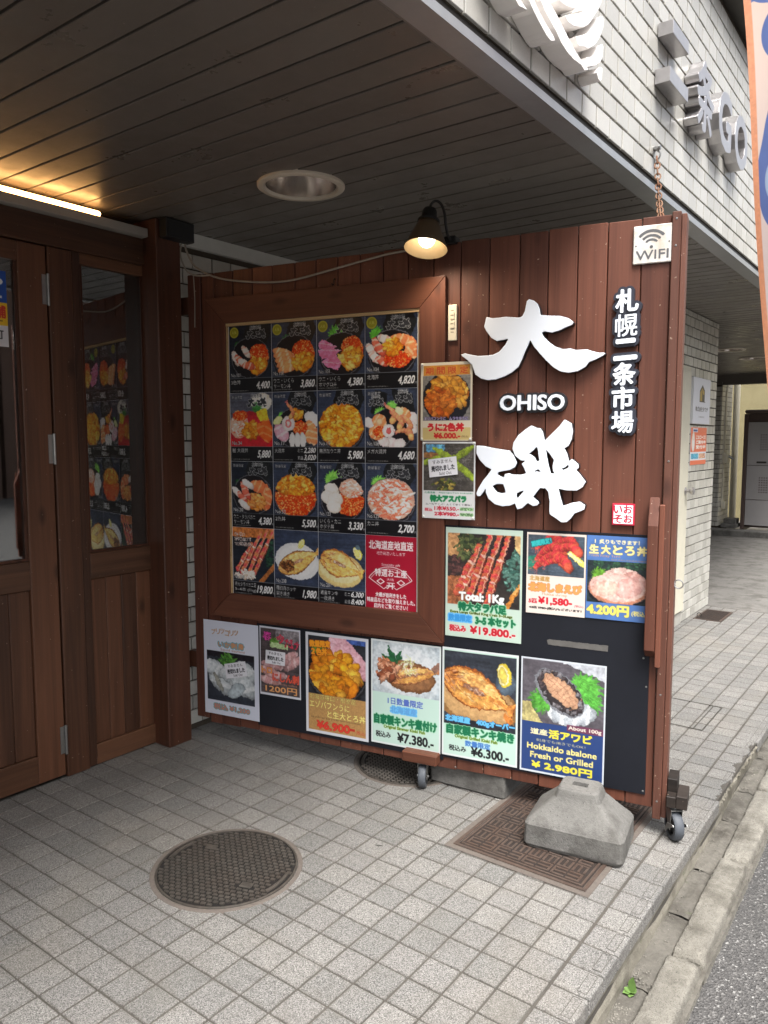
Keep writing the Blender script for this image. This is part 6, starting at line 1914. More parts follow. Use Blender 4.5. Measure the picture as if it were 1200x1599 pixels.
POSTERS = [
    (p_crab, -0.8205, 1.041, 0.2995, 0.42, -0.0085, (0.03, 0.052, 0.97, 0.70), 'large pale green poster of king crab legs reading Total 1Kg'),
    (p_ebi, -0.5055, 1.038, 0.2125, 0.296, -0.0085, (0.03, 0.03, 0.97, 0.52), 'small pinkish poster of red shrimps priced 1,580'),
    (p_toro, -0.2905, 1.039, 0.2115, 0.295, -0.0085, (0.02, 0.30, 0.98, 0.80), 'small blue poster of a pink fatty tuna bowl priced 4.200円'),
    (p_squid, -1.985, 0.566, 0.298, 0.431, -0.0130, (0.055, 0.325, 0.92, 0.85), 'white squid sashimi poster at the hinge end of the bottom row'),
    (p_nishin, -1.684, 0.567, 0.208, 0.304, -0.0085, (0.03, 0.03, 0.97, 0.965), 'small dark herring sashimi poster priced 1200円'),
    (p_unitoro, -1.450, 0.566, 0.297, 0.432, -0.0085, (0.045, 0.03, 0.955, 0.605), 'tan poster of sea urchin and tuna priced 6.900'),
    (p_nitsuke, -1.140, 0.572, 0.303, 0.431, -0.0085, (0.025, 0.02, 0.975, 0.50), 'pale green poster of simmered fish on white plate priced 7.380'),
    (p_yaki, -0.831, 0.575, 0.302, 0.431, -0.0085, (0.03, 0.03, 0.97, 0.70), 'pale green poster of grilled split fish priced 6.300'),
    (p_awabi, -0.5185, 0.576, 0.307, 0.435, -0.0085, (0.022, 0.018, 0.978, 0.555), 'navy poster of abalone on green leaves priced 2.980円'),
    (p_uni, -0.9195, 1.658, 0.205, 0.290, -0.0265, (0.05, 0.17, 0.96, 0.74), 'cream poster of an orange sea urchin bowl priced 6.000'),
    (p_asp, -0.9115, 1.364, 0.2115, 0.290, -0.0265, (0.03, 0.025, 0.97, 0.635), 'white poster of green asparagus priced 550 and 980')]
for i, (fn, s, zt, w, h, y, ph, label) in enumerate(POSTERS):
    t = thing('poster', label, 'poster', group='food posters on the sign board')
    on_board(t, s + w / 2, y, zt - h)
    p = Pic(w, h, seed=300 + i)
    fn(p)
    a, b = rnd.uniform(0, 6), rnd.uniform(0.0006, 0.0016)
    bow = lambda X, Z, a=a, b=b: b * (np.sin(X * 3.1 + a) * np.sin(Z * 2.3 + a * 2) - 1.0) * 0.7
    grid_mesh('paper', p.a, w, h, -w / 2, h, 0.0, 'print', t, bow)
    u0, v0, u1, v1 = ph
    H2, W2 = p.H, p.W
    r0, r1, c0, c1 = int(v0 * H2) // 2 * 2, int(v1 * H2) // 2 * 2, int(u0 * W2) // 2 * 2, int(u1 * W2) // 2 * 2
    sub = p.a[r0:r1, c0:c1]
    fw, fh = w * (c1 - c0) / W2, h * (r1 - r0) / H2
    fx, fz = -w / 2 + w * c0 / W2, h - h * r0 / H2
    bow2 = lambda X, Z, bow=bow, fx=fx, fz=fz, fw=fw, fh=fh, w=w, h=h: bow((fx + X * fw + w / 2) / w, (h - fz + Z * fh) / h) - 0.0004
    grid_mesh('food_picture', sub, fw, fh, fx, fz, 0.0, 'print', t, bow2)
    if fn in (p_uni, p_asp):
        for px_, pz_ in ((-w / 2 + 0.006, 0.006), (w / 2 - 0.006, 0.006), (-w / 2 + 0.006, h - 0.006), (w / 2 - 0.006, h - 0.006)):
            m = MB(); T = Matrix.Translation((px_, -0.003, pz_)) @ Matrix.Rotation(R(90), 4, 'X')
            m.lathe([(0.0, 0.0055), (0.0035, 0.005), (0.0048, 0.002), (0.0045, -0.004)], 12, T); m.build('pin', 'white_trim', t, smooth=True)

def note(s, zb, w, h, y, roll, label, lines):
    t = thing('sold_out_note', label, 'note', group='handwritten sold-out notes'); on_board(t, s, y, zb, roll)
    p = Pic(w, h, (226, 226, 232), seed=int(1000 * zb))
    for (tx, u0, v0, u1, v1, b) in lines: p.text(tx, u0, v0, u1, v1, (36, 36, 42), b)
    k = grid_mesh('slip', p.a, w, h, -w / 2, h, 0.0, 'print', t, lambda X, Z: -0.004 * (Z ** 2) - 0.001 * np.sin(X * 5))
    return t
LN = [('すみません', 0.16, 0.10, 0.84, 0.30, 0.4), ('売切れました', 0.10, 0.40, 0.90, 0.70, 0.9), ('Sold Out', 0.36, 0.76, 0.78, 0.92, 0.3)]
note(-0.823, 1.236, 0.114, 0.068, -0.0295, R(-7), 'white handwritten sold-out note over the asparagus picture', LN)
note(-1.800, 0.322, 0.116, 0.066, -0.0170, R(-13), 'white handwritten sold-out note over the squid picture', LN)
note(-1.602, 0.405, 0.100, 0.058, -0.0120, R(1), 'white handwritten sold-out note over the herring picture', LN)

# ------------------------------------------------------------------ emblem and metal letters on the fascia
def on_fascia(o, y, z, x=XF + 0.0092):
    o.location = (x, y, z); o.rotation_euler = (0, 0, R(90)); return o
EMB = [
    [(1739,2413),(1764,2424),(1787,2418),(1805,2416),(1784,2412),(1756,2406),(1700,2425),(1640,2470),(1600,2540),(1640,2560),(1690,2490),(1725,2440)],
    [(1803,2441),(1835,2455),(1869,2439),(1907,2427),(1953,2416),(1963,2408),(1937,2398),(1911,2401),(1870,2414),(1827,2431),(1770,2462),(1720,2520),(1740,2540),(1790,2480)],
    [(1865,2468),(1917,2490),(1970,2476),(2040,2451),(2083,2437),(2128,2427),(2183,2421),(2187,2417),(2160,2407),(2137,2413),(2085,2408),(2042,2410),(2000,2419),(1972,2432),(1932,2444),(1893,2457),(1820,2500),(1770,2580),(1830,2600),(1870,2530)],
    [(1975,2515),(2000,2560),(2060,2610),(2130,2630),(2185,2640),(2168,2598),(2135,2570),(2092,2542),(2050,2528),(2009,2519)],
    [(2300,2700),(2285,2670),(2274,2638),(2251,2608),(2213,2569),(2183,2539),(2146,2516),(2080,2493),(2041,2488),(2020,2495),(2065,2517),(2115,2540),(2166,2569),(2203,2599),(2226,2623),(2255,2670)],
    [(2277,2601),(2298,2601),(2291,2574),(2268,2538),(2233,2504),(2183,2473),(2160,2470),(2119,2456),(2104,2459),(2095,2472),(2155,2500),(2200,2526),(2238,2556),(2265,2581)],
    [(2286,2526),(2297,2523),(2292,2494),(2277,2473),(2237,2448),(2182,2424),(2169,2445),(2220,2465),(2259,2490),(2274,2511)],
    [(2278,2460),(2293,2461),(2292,2431),(2280,2419),(2263,2421),(2250,2434),(2262,2447)]]
t = thing('wall_emblem', 'white cut-out emblem of curved strokes on the tiled fascia', 'emblem'); on_fascia(t, 1.95, 2.398)
for P in EMB:
    px = 0.0012
    A = np.array(P) / 1000
    x0, zt = A[:, 0].min() - 0.012, A[:, 1].max() + 0.012
    m = poly_mask([P], x0, zt, int((A[:, 0].max() - x0 + 0.012) / px), int((zt - A[:, 1].min() + 0.012) / px), px)
    solid('stroke', m, px, x0 - 1.95, zt - 2.398, -0.060, -0.0008, ('emblem',), t, 1, 0.0012)

t = thing('metal_letter', 'steel character 二 of two bars, first of the fascia letters', 'sign letter', group='steel letters on the tiled fascia'); on_fascia(t, 3.06, 2.662)
mb = MB(); mb.bbox(-0.093, 0.108, -0.056, -0.001, 0.172, 0.220, 0.0015); mb.build('upper_bar', 'steel', t, fixn=False)
mb = MB(); mb.bbox(-0.113, 0.120, -0.056, -0.001, 0.0, 0.052, 0.0015); mb.build('lower_bar', 'steel', t, fixn=False)
for ch, y0, y1, z0, z1, b, label in (('条', 3.300, 3.565, 2.625, 2.900, 7.5, 'steel character 条 between the two-bar character and the letter G'), ('G', 3.645, 3.878, 2.655, 2.905, 9, 'steel letter G on the tiled fascia'), ('O', 3.942, 4.206, 2.655, 2.900, 9, 'round steel letter O nearest the banner')):
    px = 0.0012
    m = text_mask(ch, y1 - y0, z1 - z0, px, b if ch != '条' else 7, 8)
    t = thing('metal_letter', label, 'sign letter', group='steel letters on the tiled fascia'); on_fascia(t, (y0 + y1) / 2, z0)
    solid('body', m, px, -(y1 - y0) / 2 - 8 * px, z1 - z0 + 8 * px, -0.056, -0.001, ('steel',), t, 2, 0.0012)

# ------------------------------------------------------------------ lamp, tube light, downlights, cable
t = thing('clip_lamp', 'lit bronze cone lamp on a black gooseneck above the board', 'lamp'); on_board(t, -0.862, -0.125, 2.052)
LT = Matrix.Rotation(R(-15), 4, 'X')
mb = MB(); mb.lathe([(0.0775, -0.001), (0.079, 0.001), (0.060, 0.045), (0.046, 0.078), (0.038, 0.098), (0.030, 0.103)], 48, LT)
mb.build('shade', 'shade_out', t, smooth=True, fixn=False)
mb = MB(); mb.lathe([(0.0775, -0.001), (0.0760, 0.002), (0.0575, 0.045), (0.0435, 0.078), (0.030, 0.095), (0.0, 0.096)], 48, LT)
mb.build('shade_lining', 'shade_in', t, smooth=True, fixn=False)
mb = MB(); mb.lathe([(0.0, 0.104), (0.040, 0.098), (0.041, 0.106), (0.029, 0.112), (0.027, 0.140), (0.022, 0.150), (0.0, 0.152)], 32, LT)
mb.build('socket', 'black', t, smooth=True)
mb = MB()
prof = [(0.0305 * math.sin(a), 0.036 - 0.0305 * math.cos(a)) for a in np.linspace(0.02, 2.3, 14)] + [(0.016, 0.075), (0.014, 0.094)]
mb.lathe(prof, 32, LT); mb.build('bulb', 'bulb', t, smooth=True)
mb = MB()
neck = []
for k in range(19):
    a = math.pi * k / 18
    neck.append((0.024 - 0.026 * math.cos(a) + 0.004, 0.035 + 0.02 * k / 18, 0.148 + 0.030 * math.sin(a) - 0.055 * (k / 18) ** 3))
neck += [(0.054, 0.075, 0.06), (0.055, 0.105, 0.045)]
mb.tube(neck, 0.0048, 10); mb.build('gooseneck', 'black', t, smooth=True)
mb = MB(); mb.bbox(0.030, 0.075, 0.100, 0.150, 0.034, 0.062, 0.003); mb.build('clamp', 'black', t, fixn=False)

ld = bpy.data.lights.new('lamp_light', 'SPOT'); ld.energy = 5; ld.color = (1.0, 0.84, 0.64); ld.spot_size = R(150); ld.spot_blend = 1.0; ld.shadow_soft_size = 0.028
lo = bpy.data.objects.new('lamp_light', ld); COL.objects.link(lo); lo.parent = t
lo.location = LT @ Vector((0, 0, 0.0)); lo.rotation_euler = (R(-8), R(-14), 0)
t = thing('tube_light', 'lit warm tube light along the board above the door', 'light', (XW + 0.036, 1.0, 2.2695))
mb = MB(); mb.tube([(0, -1.4, 0), (0, 0.858, 0), (0, 0.866, 0), (0, 0.869, 0)], [0.0105, 0.0105, 0.008, 0.003], 16); mb.build('tube', 'tube', t, smooth=True)
mb = MB(); mb.box(-0.034, -0.0115, -1.4, 0.86, -0.011, 0.008); mb.build('batten', 'white_trim', t)

def downlight(x, y, label, r=0.160):
    t = thing('downlight', label, 'downlight', (x, y, ZC), group='unlit downlights in the soffit')
    mb = MB(); mb.lathe([(r * 0.80, 0.012), (r * 0.81, -0.004), (r * 0.85, -0.012), (r * 0.95, -0.013), (r, -0.008), (r * 1.005, 0.004)], 64)
    mb.build('ring', 'ring', t, smooth=True)
    mb = MB(); mb.lathe([(r * 0.805, -0.003), (r * 0.79, 0.03), (r * 0.70, 0.10), (r * 0.55, 0.14), (0.0, 0.142)], 64)
    mb.build('reflector', 'reflector', t, smooth=True, fixn=False)
    return t
downlight(-1.982, 2.158, 'round unlit downlight in the dark soffit just above the sign board')
downlight(-1.95, 8.62, 'unlit downlight under the building beyond the pier, the nearer one')
downlight(-1.92, 9.66, 'unlit downlight under the building, farthest down the driveway')

t = thing('junction_box', 'small black box at the top of the corner post', 'box', (-2.735, 2.172, 2.215))
mb = MB(); mb.bbox(-0.004, 0.045, -0.070, 0.078, 0.0, 0.080, 0.003); mb.build('body', 'black', t, fixn=False)
mb = MB(); mb.bbox(0.0455, 0.048, -0.062, 0.070, 0.008, 0.072, 0.001); mb.build('lid', 'black', t, fixn=False)

t = thing('lamp_cable', 'grey cable sagging along the top of the board to the lamp', 'cable'); on_board(t, 0, 0, 0)
def spline(P, n=8):
    P = [Vector(p) for p in P]; out = []
    for i in range(len(P) - 1):
        a, b, c, d = P[max(i - 1, 0)], P[i], P[i + 1], P[min(i + 2, len(P) - 1)]
        for k in range(n):
            u = k / n
            out.append(0.5 * ((2 * b) + (c - a) * u + (2 * a - 5 * b + 4 * c - d) * u * u + (3 * b - a - 3 * c + d) * u ** 3))
    return out + [P[-1]]
mb = MB()
mb.tube(spline([(-2.036, -0.02, 2.236), (-2.028, -0.02, 2.19), (-1.985, -0.022, 2.12), (-1.915, -0.02, 2.078), (-1.835, -0.018, 2.050), (-1.72, -0.016, 2.030), (-1.608, -0.014, 2.018), (-1.52, -0.012, 2.016), (-1.423, -0.012, 2.025), (-1.247, -0.012, 2.051), (-1.08, -0.012, 2.075), (-0.973, -0.012, 2.084), (-0.90, -0.010, 2.102), (-0.83, -0.008, 2.107)]), 0.0042, 8)
mb.tube(spline([(-2.048, -0.02, 2.236), (-2.052, -0.03, 2.17), (-2.02, -0.03, 2.10), (-1.97, -0.028, 2.075), (-1.90, -0.02, 2.072)]), 0.0036, 8)
mb.tube(spline([(-2.0, -0.0095, 2.083), (-1.996, -0.0095, 1.98), (-1.999, -0.0095, 1.86)]), 0.0022, 6)
mb.build('cable', 'grey_cable', t, smooth=True)
# hook on the planks
t = thing('cup_hook', 'small dark hook screwed into the planks above the menu frame', 'hook'); on_board(t, -1.30, 0, 1.985)
mb = MB(); mb.tube(spline([(0, 0.001, 0.02), (0, -0.012, 0.02), (0, -0.016, 0.012), (0, -0.014, 0.0), (0, -0.024, -0.006), (0, -0.033, 0.0)]), 0.0018, 8); mb.build('wire', 'black', t, smooth=True)

# chain from the fascia to the board
t = thing('chain', 'short rusty chain from a shackle on the fascia to the board', 'chain', (XF + 0.018, 2.966, 2.432))
A = Vector((0.004, 0, -0.022)); B = Vector((-0.832, 2.668, 2.098)) - Vector((XF + 0.018, 2.966, 2.432))
mb = MB()
n = 15
for i in range(n):
    f = (i + 0.5) / n
    c = A.lerp(B, f); c.z -= 0.03 * math.sin(math.pi * f)
    d = (B - A).normalized()
    u = d.cross(Vector((1, 0.3, 0.2))).normalized(); w = d.cross(u)
    if i % 2: u, w = w, u
    L = (B - A).length / n
    ring = []
    for k in range(14):
        a = 2 * math.pi * k / 14
        ring.append(c + d * (math.cos(a) * L * 0.78) + u * (math.sin(a) * 0.0095))
    mb.tube(ring, 0.0028, 7, closed=True)
mb.build('links', 'rust', t, smooth=True)
mb = MB()
mb.tube([(-0.016, 0, 0.012), (0.016, 0, 0.012)], 0.009, 12)
mb.tube([(0.004, -0.02, 0.006), (0.004, 0.02, 0.006)], 0.006, 10)
mb.tube([(0.004 + 0.012 * math.sin(a), 0, 0.004 - 0.016 + 0.018 * math.cos(a)) for a in np.linspace(0, 2 * math.pi, 17)[:-1]], 0.0032, 8, closed=True)
mb.build('shackle', 'zinc', t, smooth=True)

# ------------------------------------------------------------------ covers and blocks on the pavement
def manhole(x, y, label, rot):
    t = thing('manhole_cover', label, 'manhole cover', (x, y, 0), rot, 'round manhole covers in the pavement')
    Rr = 0.224
    mb = MB(); mb.lathe([(Rr + 0.002, 0.0004), (Rr + 0.003, 0.0016), (Rr + 0.014, 0.0019), (Rr + 0.017, 0.0012), (Rr + 0.020, -0.003)], 72); mb.build('mortar_ring', 'mortar_ring', t, smooth=True)
    mb = MB(); mb.lathe([(0.0, 0.0008), (Rr - 0.004, 0.0008)], 72); mb.build('lid', 'iron_gap', t)
    mb = MB(); mb.lathe([(Rr - 0.0055, 0.0006), (Rr - 0.0052, 0.0046), (Rr - 0.001, 0.0050), (Rr + 0.0012, 0.0036), (Rr + 0.0016, 0.0010)], 72); mb.build('rim', 'iron', t, smooth=True)
    mb = MB()
    pw, ph = 0.0215, 0.0162
    Rm = Rr - 0.0075
    j = 0
    yy = -Rr
    while yy < Rr:
        xx = -Rr - (pw / 2 if j % 2 else 0)
        while xx < Rr:
            cx, cy = xx + pw / 2, yy + ph / 2
            rc, an = math.hypot(cx, cy), math.degrees(math.atan2(cy, cx))
            lug = (abs(cx - 0.11) < 0.024 and abs(cy + 0.075) < 0.017) or (abs(cx + 0.11) < 0.024 and abs(cy - 0.085) < 0.017)
            if rc < Rm - 0.003 and not lug and not (rc > Rr - 0.036 and (abs(an - 170) < 15 or abs(an + 10) < 15)):
                g = 0.0031
                def cl(x, y):
                    r_ = math.hypot(x, y)
                    return (x * Rm / r_, y * Rm / r_) if r_ > Rm else (x, y)
                lo = [cl(xx + a, yy + b) for a, b in ((g, g), (pw - g, g), (pw - g, ph - g), (g, ph - g))]
                hi = [(cx + (x - cx) * 0.88, cy + (y - cy) * 0.86) for x, y in lo]
                mb.add([(x, y, 0.0006) for x, y in lo] + [(x, y, 0.0048) for x, y in lo] + [(x, y, 0.0056) for x, y in hi],
                       [(0, 1, 5, 4), (1, 2, 6, 5), (2, 3, 7, 6), (3, 0, 4, 7), (4, 5, 9, 8), (5, 6, 10, 9), (6, 7, 11, 10), (7, 4, 8, 11), (8, 9, 10, 11)])
            xx += pw
        yy += ph; j += 1
    for lx, ly in ((0.11, -0.075), (-0.11, 0.085)): mb.bbox(lx - 0.020, lx + 0.020, ly - 0.014, ly + 0.014, 0.0006, 0.0052, 0.003)
    mb.build('raised_pattern', 'iron', t, fixn=False)
    mb = MB()
    for a0 in (170, -10):
        P = [(math.cos(R(a)) * (Rr - 0.0215), math.sin(R(a)) * (Rr - 0.0215), 0.0028) for a in np.linspace(a0 - 16, a0 + 16, 14)]
        mb.tube(P, 0.0062, 8); mb.build('grip', 'iron', t, smooth=True); mb = MB()
    return t
manhole(-1.812, 1.592, 'round iron manhole cover in the open pavement in front of the door', R(18))
manhole(-1.800, 2.610, 'round iron manhole cover half hidden under the sign board', R(40))

t = thing('drain_cover', 'rusty square iron cover with maze pattern under the concrete weight', 'drain cover', (-1.066, 2.49, 0))
mb = MB(); hw, hd = 0.235, 0.345
mb.box(-hw - 0.022, hw + 0.018, -hd - 0.022, hd + 0.02, -0.004, 0.0016); mb.build('mortar_bed', 'mortar_ring', t)
mb = MB()
for q in ((-hw, hw, -hd, -hd + 0.012), (-hw, hw, hd - 0.012, hd), (-hw, -hw + 0.012, -hd + 0.0122, hd - 0.0122), (hw - 0.012, hw, -hd + 0.0122, hd - 0.0122)): mb.bbox(q[0], q[1], q[2], q[3], 0.0, 0.0058, 0.0015)
mb.build('frame', 'grate', t, fixn=False)
mb = MB(); mb.box(-hw + 0.0145, hw - 0.0145, -hd + 0.0145, hd - 0.0145, 0.0, 0.0028); mb.build('lid', 'grate_gap', t)
mb = MB()
def bar(x0, x1, y0, y1): mb.bbox(x0, x1, y0, y1, 0.002, 0.0064, 0.0012)
x0, x1, y0, y1 = -hw + 0.019, hw - 0.019, -hd + 0.019, hd - 0.019
b = 0.0068
bar(x0, x1, y0, y0 + b); bar(x0, x1, y1 - b, y1); bar(x0, x0 + b, y0 + b + 0.0003, y1 - b - 0.0003); bar(x1 - b, x1, y0 + b + 0.0003, y1 - b - 0.0003)
nx, ny = 8, 12
cw, chh = (x1 - x0 - 2 * b - 0.012) / nx, (y1 - y0 - 2 * b - 0.012) / ny
for i in range(nx):
    for j in range(ny):
        cx0, cy0 = x0 + b + 0.007 + i * cw, y0 + b + 0.007 + j * chh
        k = (i * 2 + j) % 4
        w = cw - 0.006; h = chh - 0.006
        if k in (0, 2):
            side = cx0 if k == 0 else cx0 + w - b
            bar(side, side + b, cy0, cy0 + h)
            a, c = (cx0 + b + 0.0003, cx0 + w) if k == 0 else (cx0, cx0 + w - b - 0.0003)
            for f in (0.0, 0.42, 0.84): bar(a, c, cy0 + f * h, cy0 + f * h + h * 0.16)
        else:
            side = cy0 if k == 1 else cy0 + h - b
            bar(cx0, cx0 + w, side, side + b)
            a, c = (cy0 + b + 0.0003, cy0 + h) if k == 1 else (cy0, cy0 + h - b - 0.0003)
            for f in (0.0, 0.42, 0.84): bar(cx0 + f * w, cx0 + f * w + w * 0.16, a, c)
mb.build('maze_pattern', 'grate', t, fixn=False)

t = thing('drain_cover', 'small rusty drain cover at the foot of the far pier', 'drain cover', (-1.455, 6.28, 0))
mb = MB(); mb.bbox(-0.10, 0.10, -0.2, 0.2, -0.002, 0.004, 0.001); mb.build('frame', 'grate', t, fixn=False)
mb = MB()
for i in range(12): mb.bbox(-0.085, 0.085, -0.185 + i * 0.031, -0.168 + i * 0.031, 0.0041, 0.0065, 0.0008)
mb.build('slats', 'grate_gap', t, fixn=False)
mb = MB(); mb.tube([(-0.07 + 0.016 * math.cos(a), -0.14, 0.022 + 0.016 * math.sin(a)) for a in np.linspace(0, 6.28, 15)[:-1]], 0.003, 6, closed=True); mb.build('lifting_ring', 'dark_metal', t, smooth=True)

t = thing('floor_hatch', 'tiled access hatch with a thin metal rim beyond the board', 'hatch', (-1.02, 3.93, 0))
mb = MB()
for q in ((-0.22, 0.13, -0.205, -0.200), (-0.22, 0.13, 0.180, 0.185), (0.125, 0.13, -0.1998, 0.1798), (0.085, 0.089, -0.1998, 0.1798), (-0.22, -0.215, -0.1998, 0.1798)): mb.box(q[0], q[1], q[2], q[3], -0.002, 0.0022)
mb.build('rim', 'dark_metal', t)

# cast concrete weight with a square hole
def rough(o, amp, cuts=3, seed=1):
    bm = bmesh.new(); bm.from_mesh(o.data)
    bmesh.ops.subdivide_edges(bm, edges=bm.edges[:], cuts=cuts, use_grid_fill=True)
    r = random.Random(seed)
    bm.normal_update()
    for v in bm.verts:
        k = amp * (math.sin(v.co.x * 41 + seed) * math.sin(v.co.y * 37) * math.sin(v.co.z * 45 + 1) + r.uniform(-0.35, 0.35))
        v.co += v.normal * k
    bm.to_mesh(o.data); bm.free()
    return o
t = thing('concrete_weight', 'grey concrete flag-pole weight with a square hole on the rusty cover', 'weight', (-0.962, 2.415, 0.0064), R(10))
W2, D2 = 0.163, 0.118
lv = [(W2 - 0.004, D2 - 0.004, 0.0), (W2 + 0.002, D2 + 0.001, 0.012), (W2, D2, 0.078), (W2 - 0.010, D2 - 0.008, 0.092), (0.125, 0.088, 0.120), (0.078, 0.062, 0.165), (0.068, 0.056, 0.192), (0.062, 0.050, 0.199)]
vs = []; fs = []
def ringpts(a, d, z, c):
    P = []
    for sx, sy in ((1, -1), (1, 1), (-1, 1), (-1, -1)):
        for k in range(4):
            an = {(1, -1): -90, (1, 1): 0, (-1, 1): 90, (-1, -1): 180}[(sx, sy)] + k * 30
            P.append((sx * (a - c) + c * math.cos(R(an)), sy * (d - c) + c * math.sin(R(an)), z))
    return P
for i, (a, d, z) in enumerate(lv): vs += ringpts(a, d, z, min(0.022, d * 0.35))
hole = [(s * 0.026, q * 0.015) for s, q in ((1, -1), (1, 1), (-1, 1), (-1, -1))]
N = 16
for i in range(len(lv) - 1):
    for k in range(N): fs.append((i * N + k, i * N + (k + 1) % N, (i + 1) * N + (k + 1) % N, (i + 1) * N + k))
b0 = len(vs); top = (len(lv) - 1) * N
vs += [(x, y, 0.199) for x, y in hole]; vs += [(x * 0.85, y * 0.85, 0.12) for x, y in hole]
for c in range(4):
    for k in range(3): fs.append((top + c * 4 + k, top + c * 4 + k + 1, b0 + c))
    n2 = (c + 1) % 4
    fs.append((top + c * 4 + 3, top + n2 * 4, b0 + n2, b0 + c))
    fs.append((b0 + c, b0 + n2, b0 + 4 + n2, b0 + 4 + c))
fs.append(tuple(b0 + 4 + c for c in range(4))); fs.append(tuple(range(N - 1, -1, -1)))
mb = MB(); mb.add(vs, fs); o = mb.build('block', 'concrete', t, smooth=35); rough(o, 0.0007, 2, 3)
for p in o.data.polygons: p.use_smooth = True
o.data.set_sharp_from_angle(angle=R(24))

t = thing('concrete_block', 'rough grey concrete kerb block lying behind the sign board', 'block', (-1.475, 2.605, 0), R(4))
mb = MB(); mb.bbox(-0.165, 0.160, -0.085, 0.09, 0.0, 0.125, 0.008); o = mb.build('block', 'concrete', t, fixn=False); rough(o, 0.002, 4, 5)

# weed in the gutter
t = thing('weed', 'small green weed growing from the gutter joint', 'weed', (-0.632, 1.985, road_z(1.985) + 0.066))
for k in range(9):
    a = k * 0.9 + 0.3; L = rnd.uniform(0.018, 0.030) if k else 0.042; tilt = rnd.uniform(0.4, 1.0) if k else 1.35
    mb = MB()
    d = Vector((math.cos(a) * math.cos(tilt), math.sin(a) * math.cos(tilt), math.sin(tilt))); s = Vector((-math.sin(a), math.cos(a), 0))
    if k == 0: d = Vector((0.05, 0.2, 0.97)); s = Vector((0.9, -0.3, 0))
    vs = []; fs = []
    for i in range(7):
        f = i / 6; w = 0.011 * math.sin(math.pi * min(1, 0.12 + f * 0.9)) * (1.0 if k else 1.25)
        c = d * (L * f) - Vector((0, 0, 0.012 * f * f * (k > 0)))
        vs += [c - s * w, c + Vector((0, 0, -0.002)), c + s * w]
    for i in range(6):
        q = i * 3; fs += [(q, q + 1, q + 4, q + 3), (q + 1, q + 2, q + 5, q + 4)]
    mb.add(vs, fs); mb.build('leaf', 'leaf', t, fixn=False, smooth=True)

# fallen twig and small litter on the tiles
t = thing('dry_twig', 'tiny dark dry twig lying on the open tiles', 'twig', (-1.497, 1.985, 0.0016))
mb = MB(); mb.tube([(-0.012, -0.004, 0), (0.0, 0.0, 0.001), (0.012, 0.006, 0)], 0.0011, 6); mb.tube([(0, 0, 0.001), (0.004, -0.008, 0.0004)], 0.0009, 6); mb.build('stem', 'dark_metal', t)

# ------------------------------------------------------------------ banner on the kerb side
t = thing('banner', 'tall peach and blue banner with an orange hem by the kerb', 'banner', (-0.085, 2.50, road_z(2.5)))
W3, H3 = 0.56, 1.80
p = Pic(W3, H3, (226, 206, 190), seed=77)
n_ = vnoise(p.H, p.W, 200, p.rng)
gr = np.linspace(0, 1, p.H)[:, None]
p.a[:] = np.clip(np.stack([0.90 - 0.03 * gr + 0.02 * n_, 0.80 + 0.05 * gr + 0 * n_, 0.73 + 0.14 * gr + 0 * n_], -1), 0, 1)
BL_, LB = (98, 118, 176), (176, 198, 226)
def blob(pts, c):
    P = [Vector((a, b, 0)) for a, b in pts]; P = [P[-1]] + P + [P[0], P[1]]
    q = []
    for i in range(1, len(P) - 2):
        for k in range(8):
            u = k / 8; a, b, d, e = P[i - 1], P[i], P[i + 1], P[i + 2]
            q.append(0.5 * ((2 * b) + (d - a) * u + (2 * a - 5 * b + 4 * d - e) * u * u + (3 * b - a - 3 * d + e) * u ** 3))
    p.poly([(v.x, v.y) for v in q], c, 0.05, 60)
blob([(0.02, 0.0), (0.02, 0.148), (0.06, 0.164), (0.12, 0.173), (0.2, 0.176), (0.4, 0.15), (0.5, 0.0)], BL_); p.ell(0.17, 0.11, 0.08, 0.10, 0, LB, 0.05)
p.ell(0.25, 0.228, 0.165, 0.17, 0, BL_, 0.05); p.ell(0.3, 0.228, 0.08, 0.09, 0, LB, 0.05)
blob([(0.30, 0.30), (0.16, 0.33), (0.11, 0.355), (0.07, 0.40), (0.035, 0.44), (0.035, 0.49), (0.06, 0.525), (0.12, 0.55), (0.22, 0.563), (0.5, 0.55), (0.8, 0.5), (0.9, 0.4), (0.6, 0.31)], BL_); p.ell(0.17, 0.47, 0.09, 0.13, 0, LB, 0.05)
p.ell(0.7, 0.75, 0.3, 0.3, 0, BL_, 0.05)
p.rect(0, 0, 0.042, 1, (228, 158, 122), 0.06, 10)
TOP = 2.98
def bow(X, Z):
    return 0.016 * np.sin(X * 6 + Z * 5) + 0.012 * np.sin(Z * 9 + X * 2)
ang = R(-12)
g = grid_mesh('cloth', p.a, W3, H3, -W3, 0, 0, 'print', t, bow)
sh = np.empty(len(g.data.vertices) * 3, np.float32); g.data.vertices.foreach_get('co', sh); sh = sh.reshape(-1, 3)
sh[:, 0] += (-sh[:, 2]) * 0.115 * (-sh[:, 0] / W3)
g.data.vertices.foreach_set('co', sh.ravel()); g.data.update()
g.location = (0, 0, TOP - road_z(2.5)); g.rotation_euler = (0, 0, ang)
mb = MB(); mb.tube([(0.012, 0, 0.02), (0.012, 0, TOP - road_z(2.5) + 0.05)], 0.011, 12); mb.tube([(0.012, 0, TOP - road_z(2.5) + 0.012), (-0.56 * math.cos(ang), -0.56 * math.sin(ang), TOP - road_z(2.5) + 0.012)], 0.006, 10); mb.build('pole', 'flagpole', t, smooth=True)
mb = MB(); mb.lathe([(0.0, 0.0), (0.19, 0.0), (0.19, 0.05), (0.12, 0.1), (0.03, 0.14), (0.0, 0.14)], 24); mb.build('base', 'concrete', t)

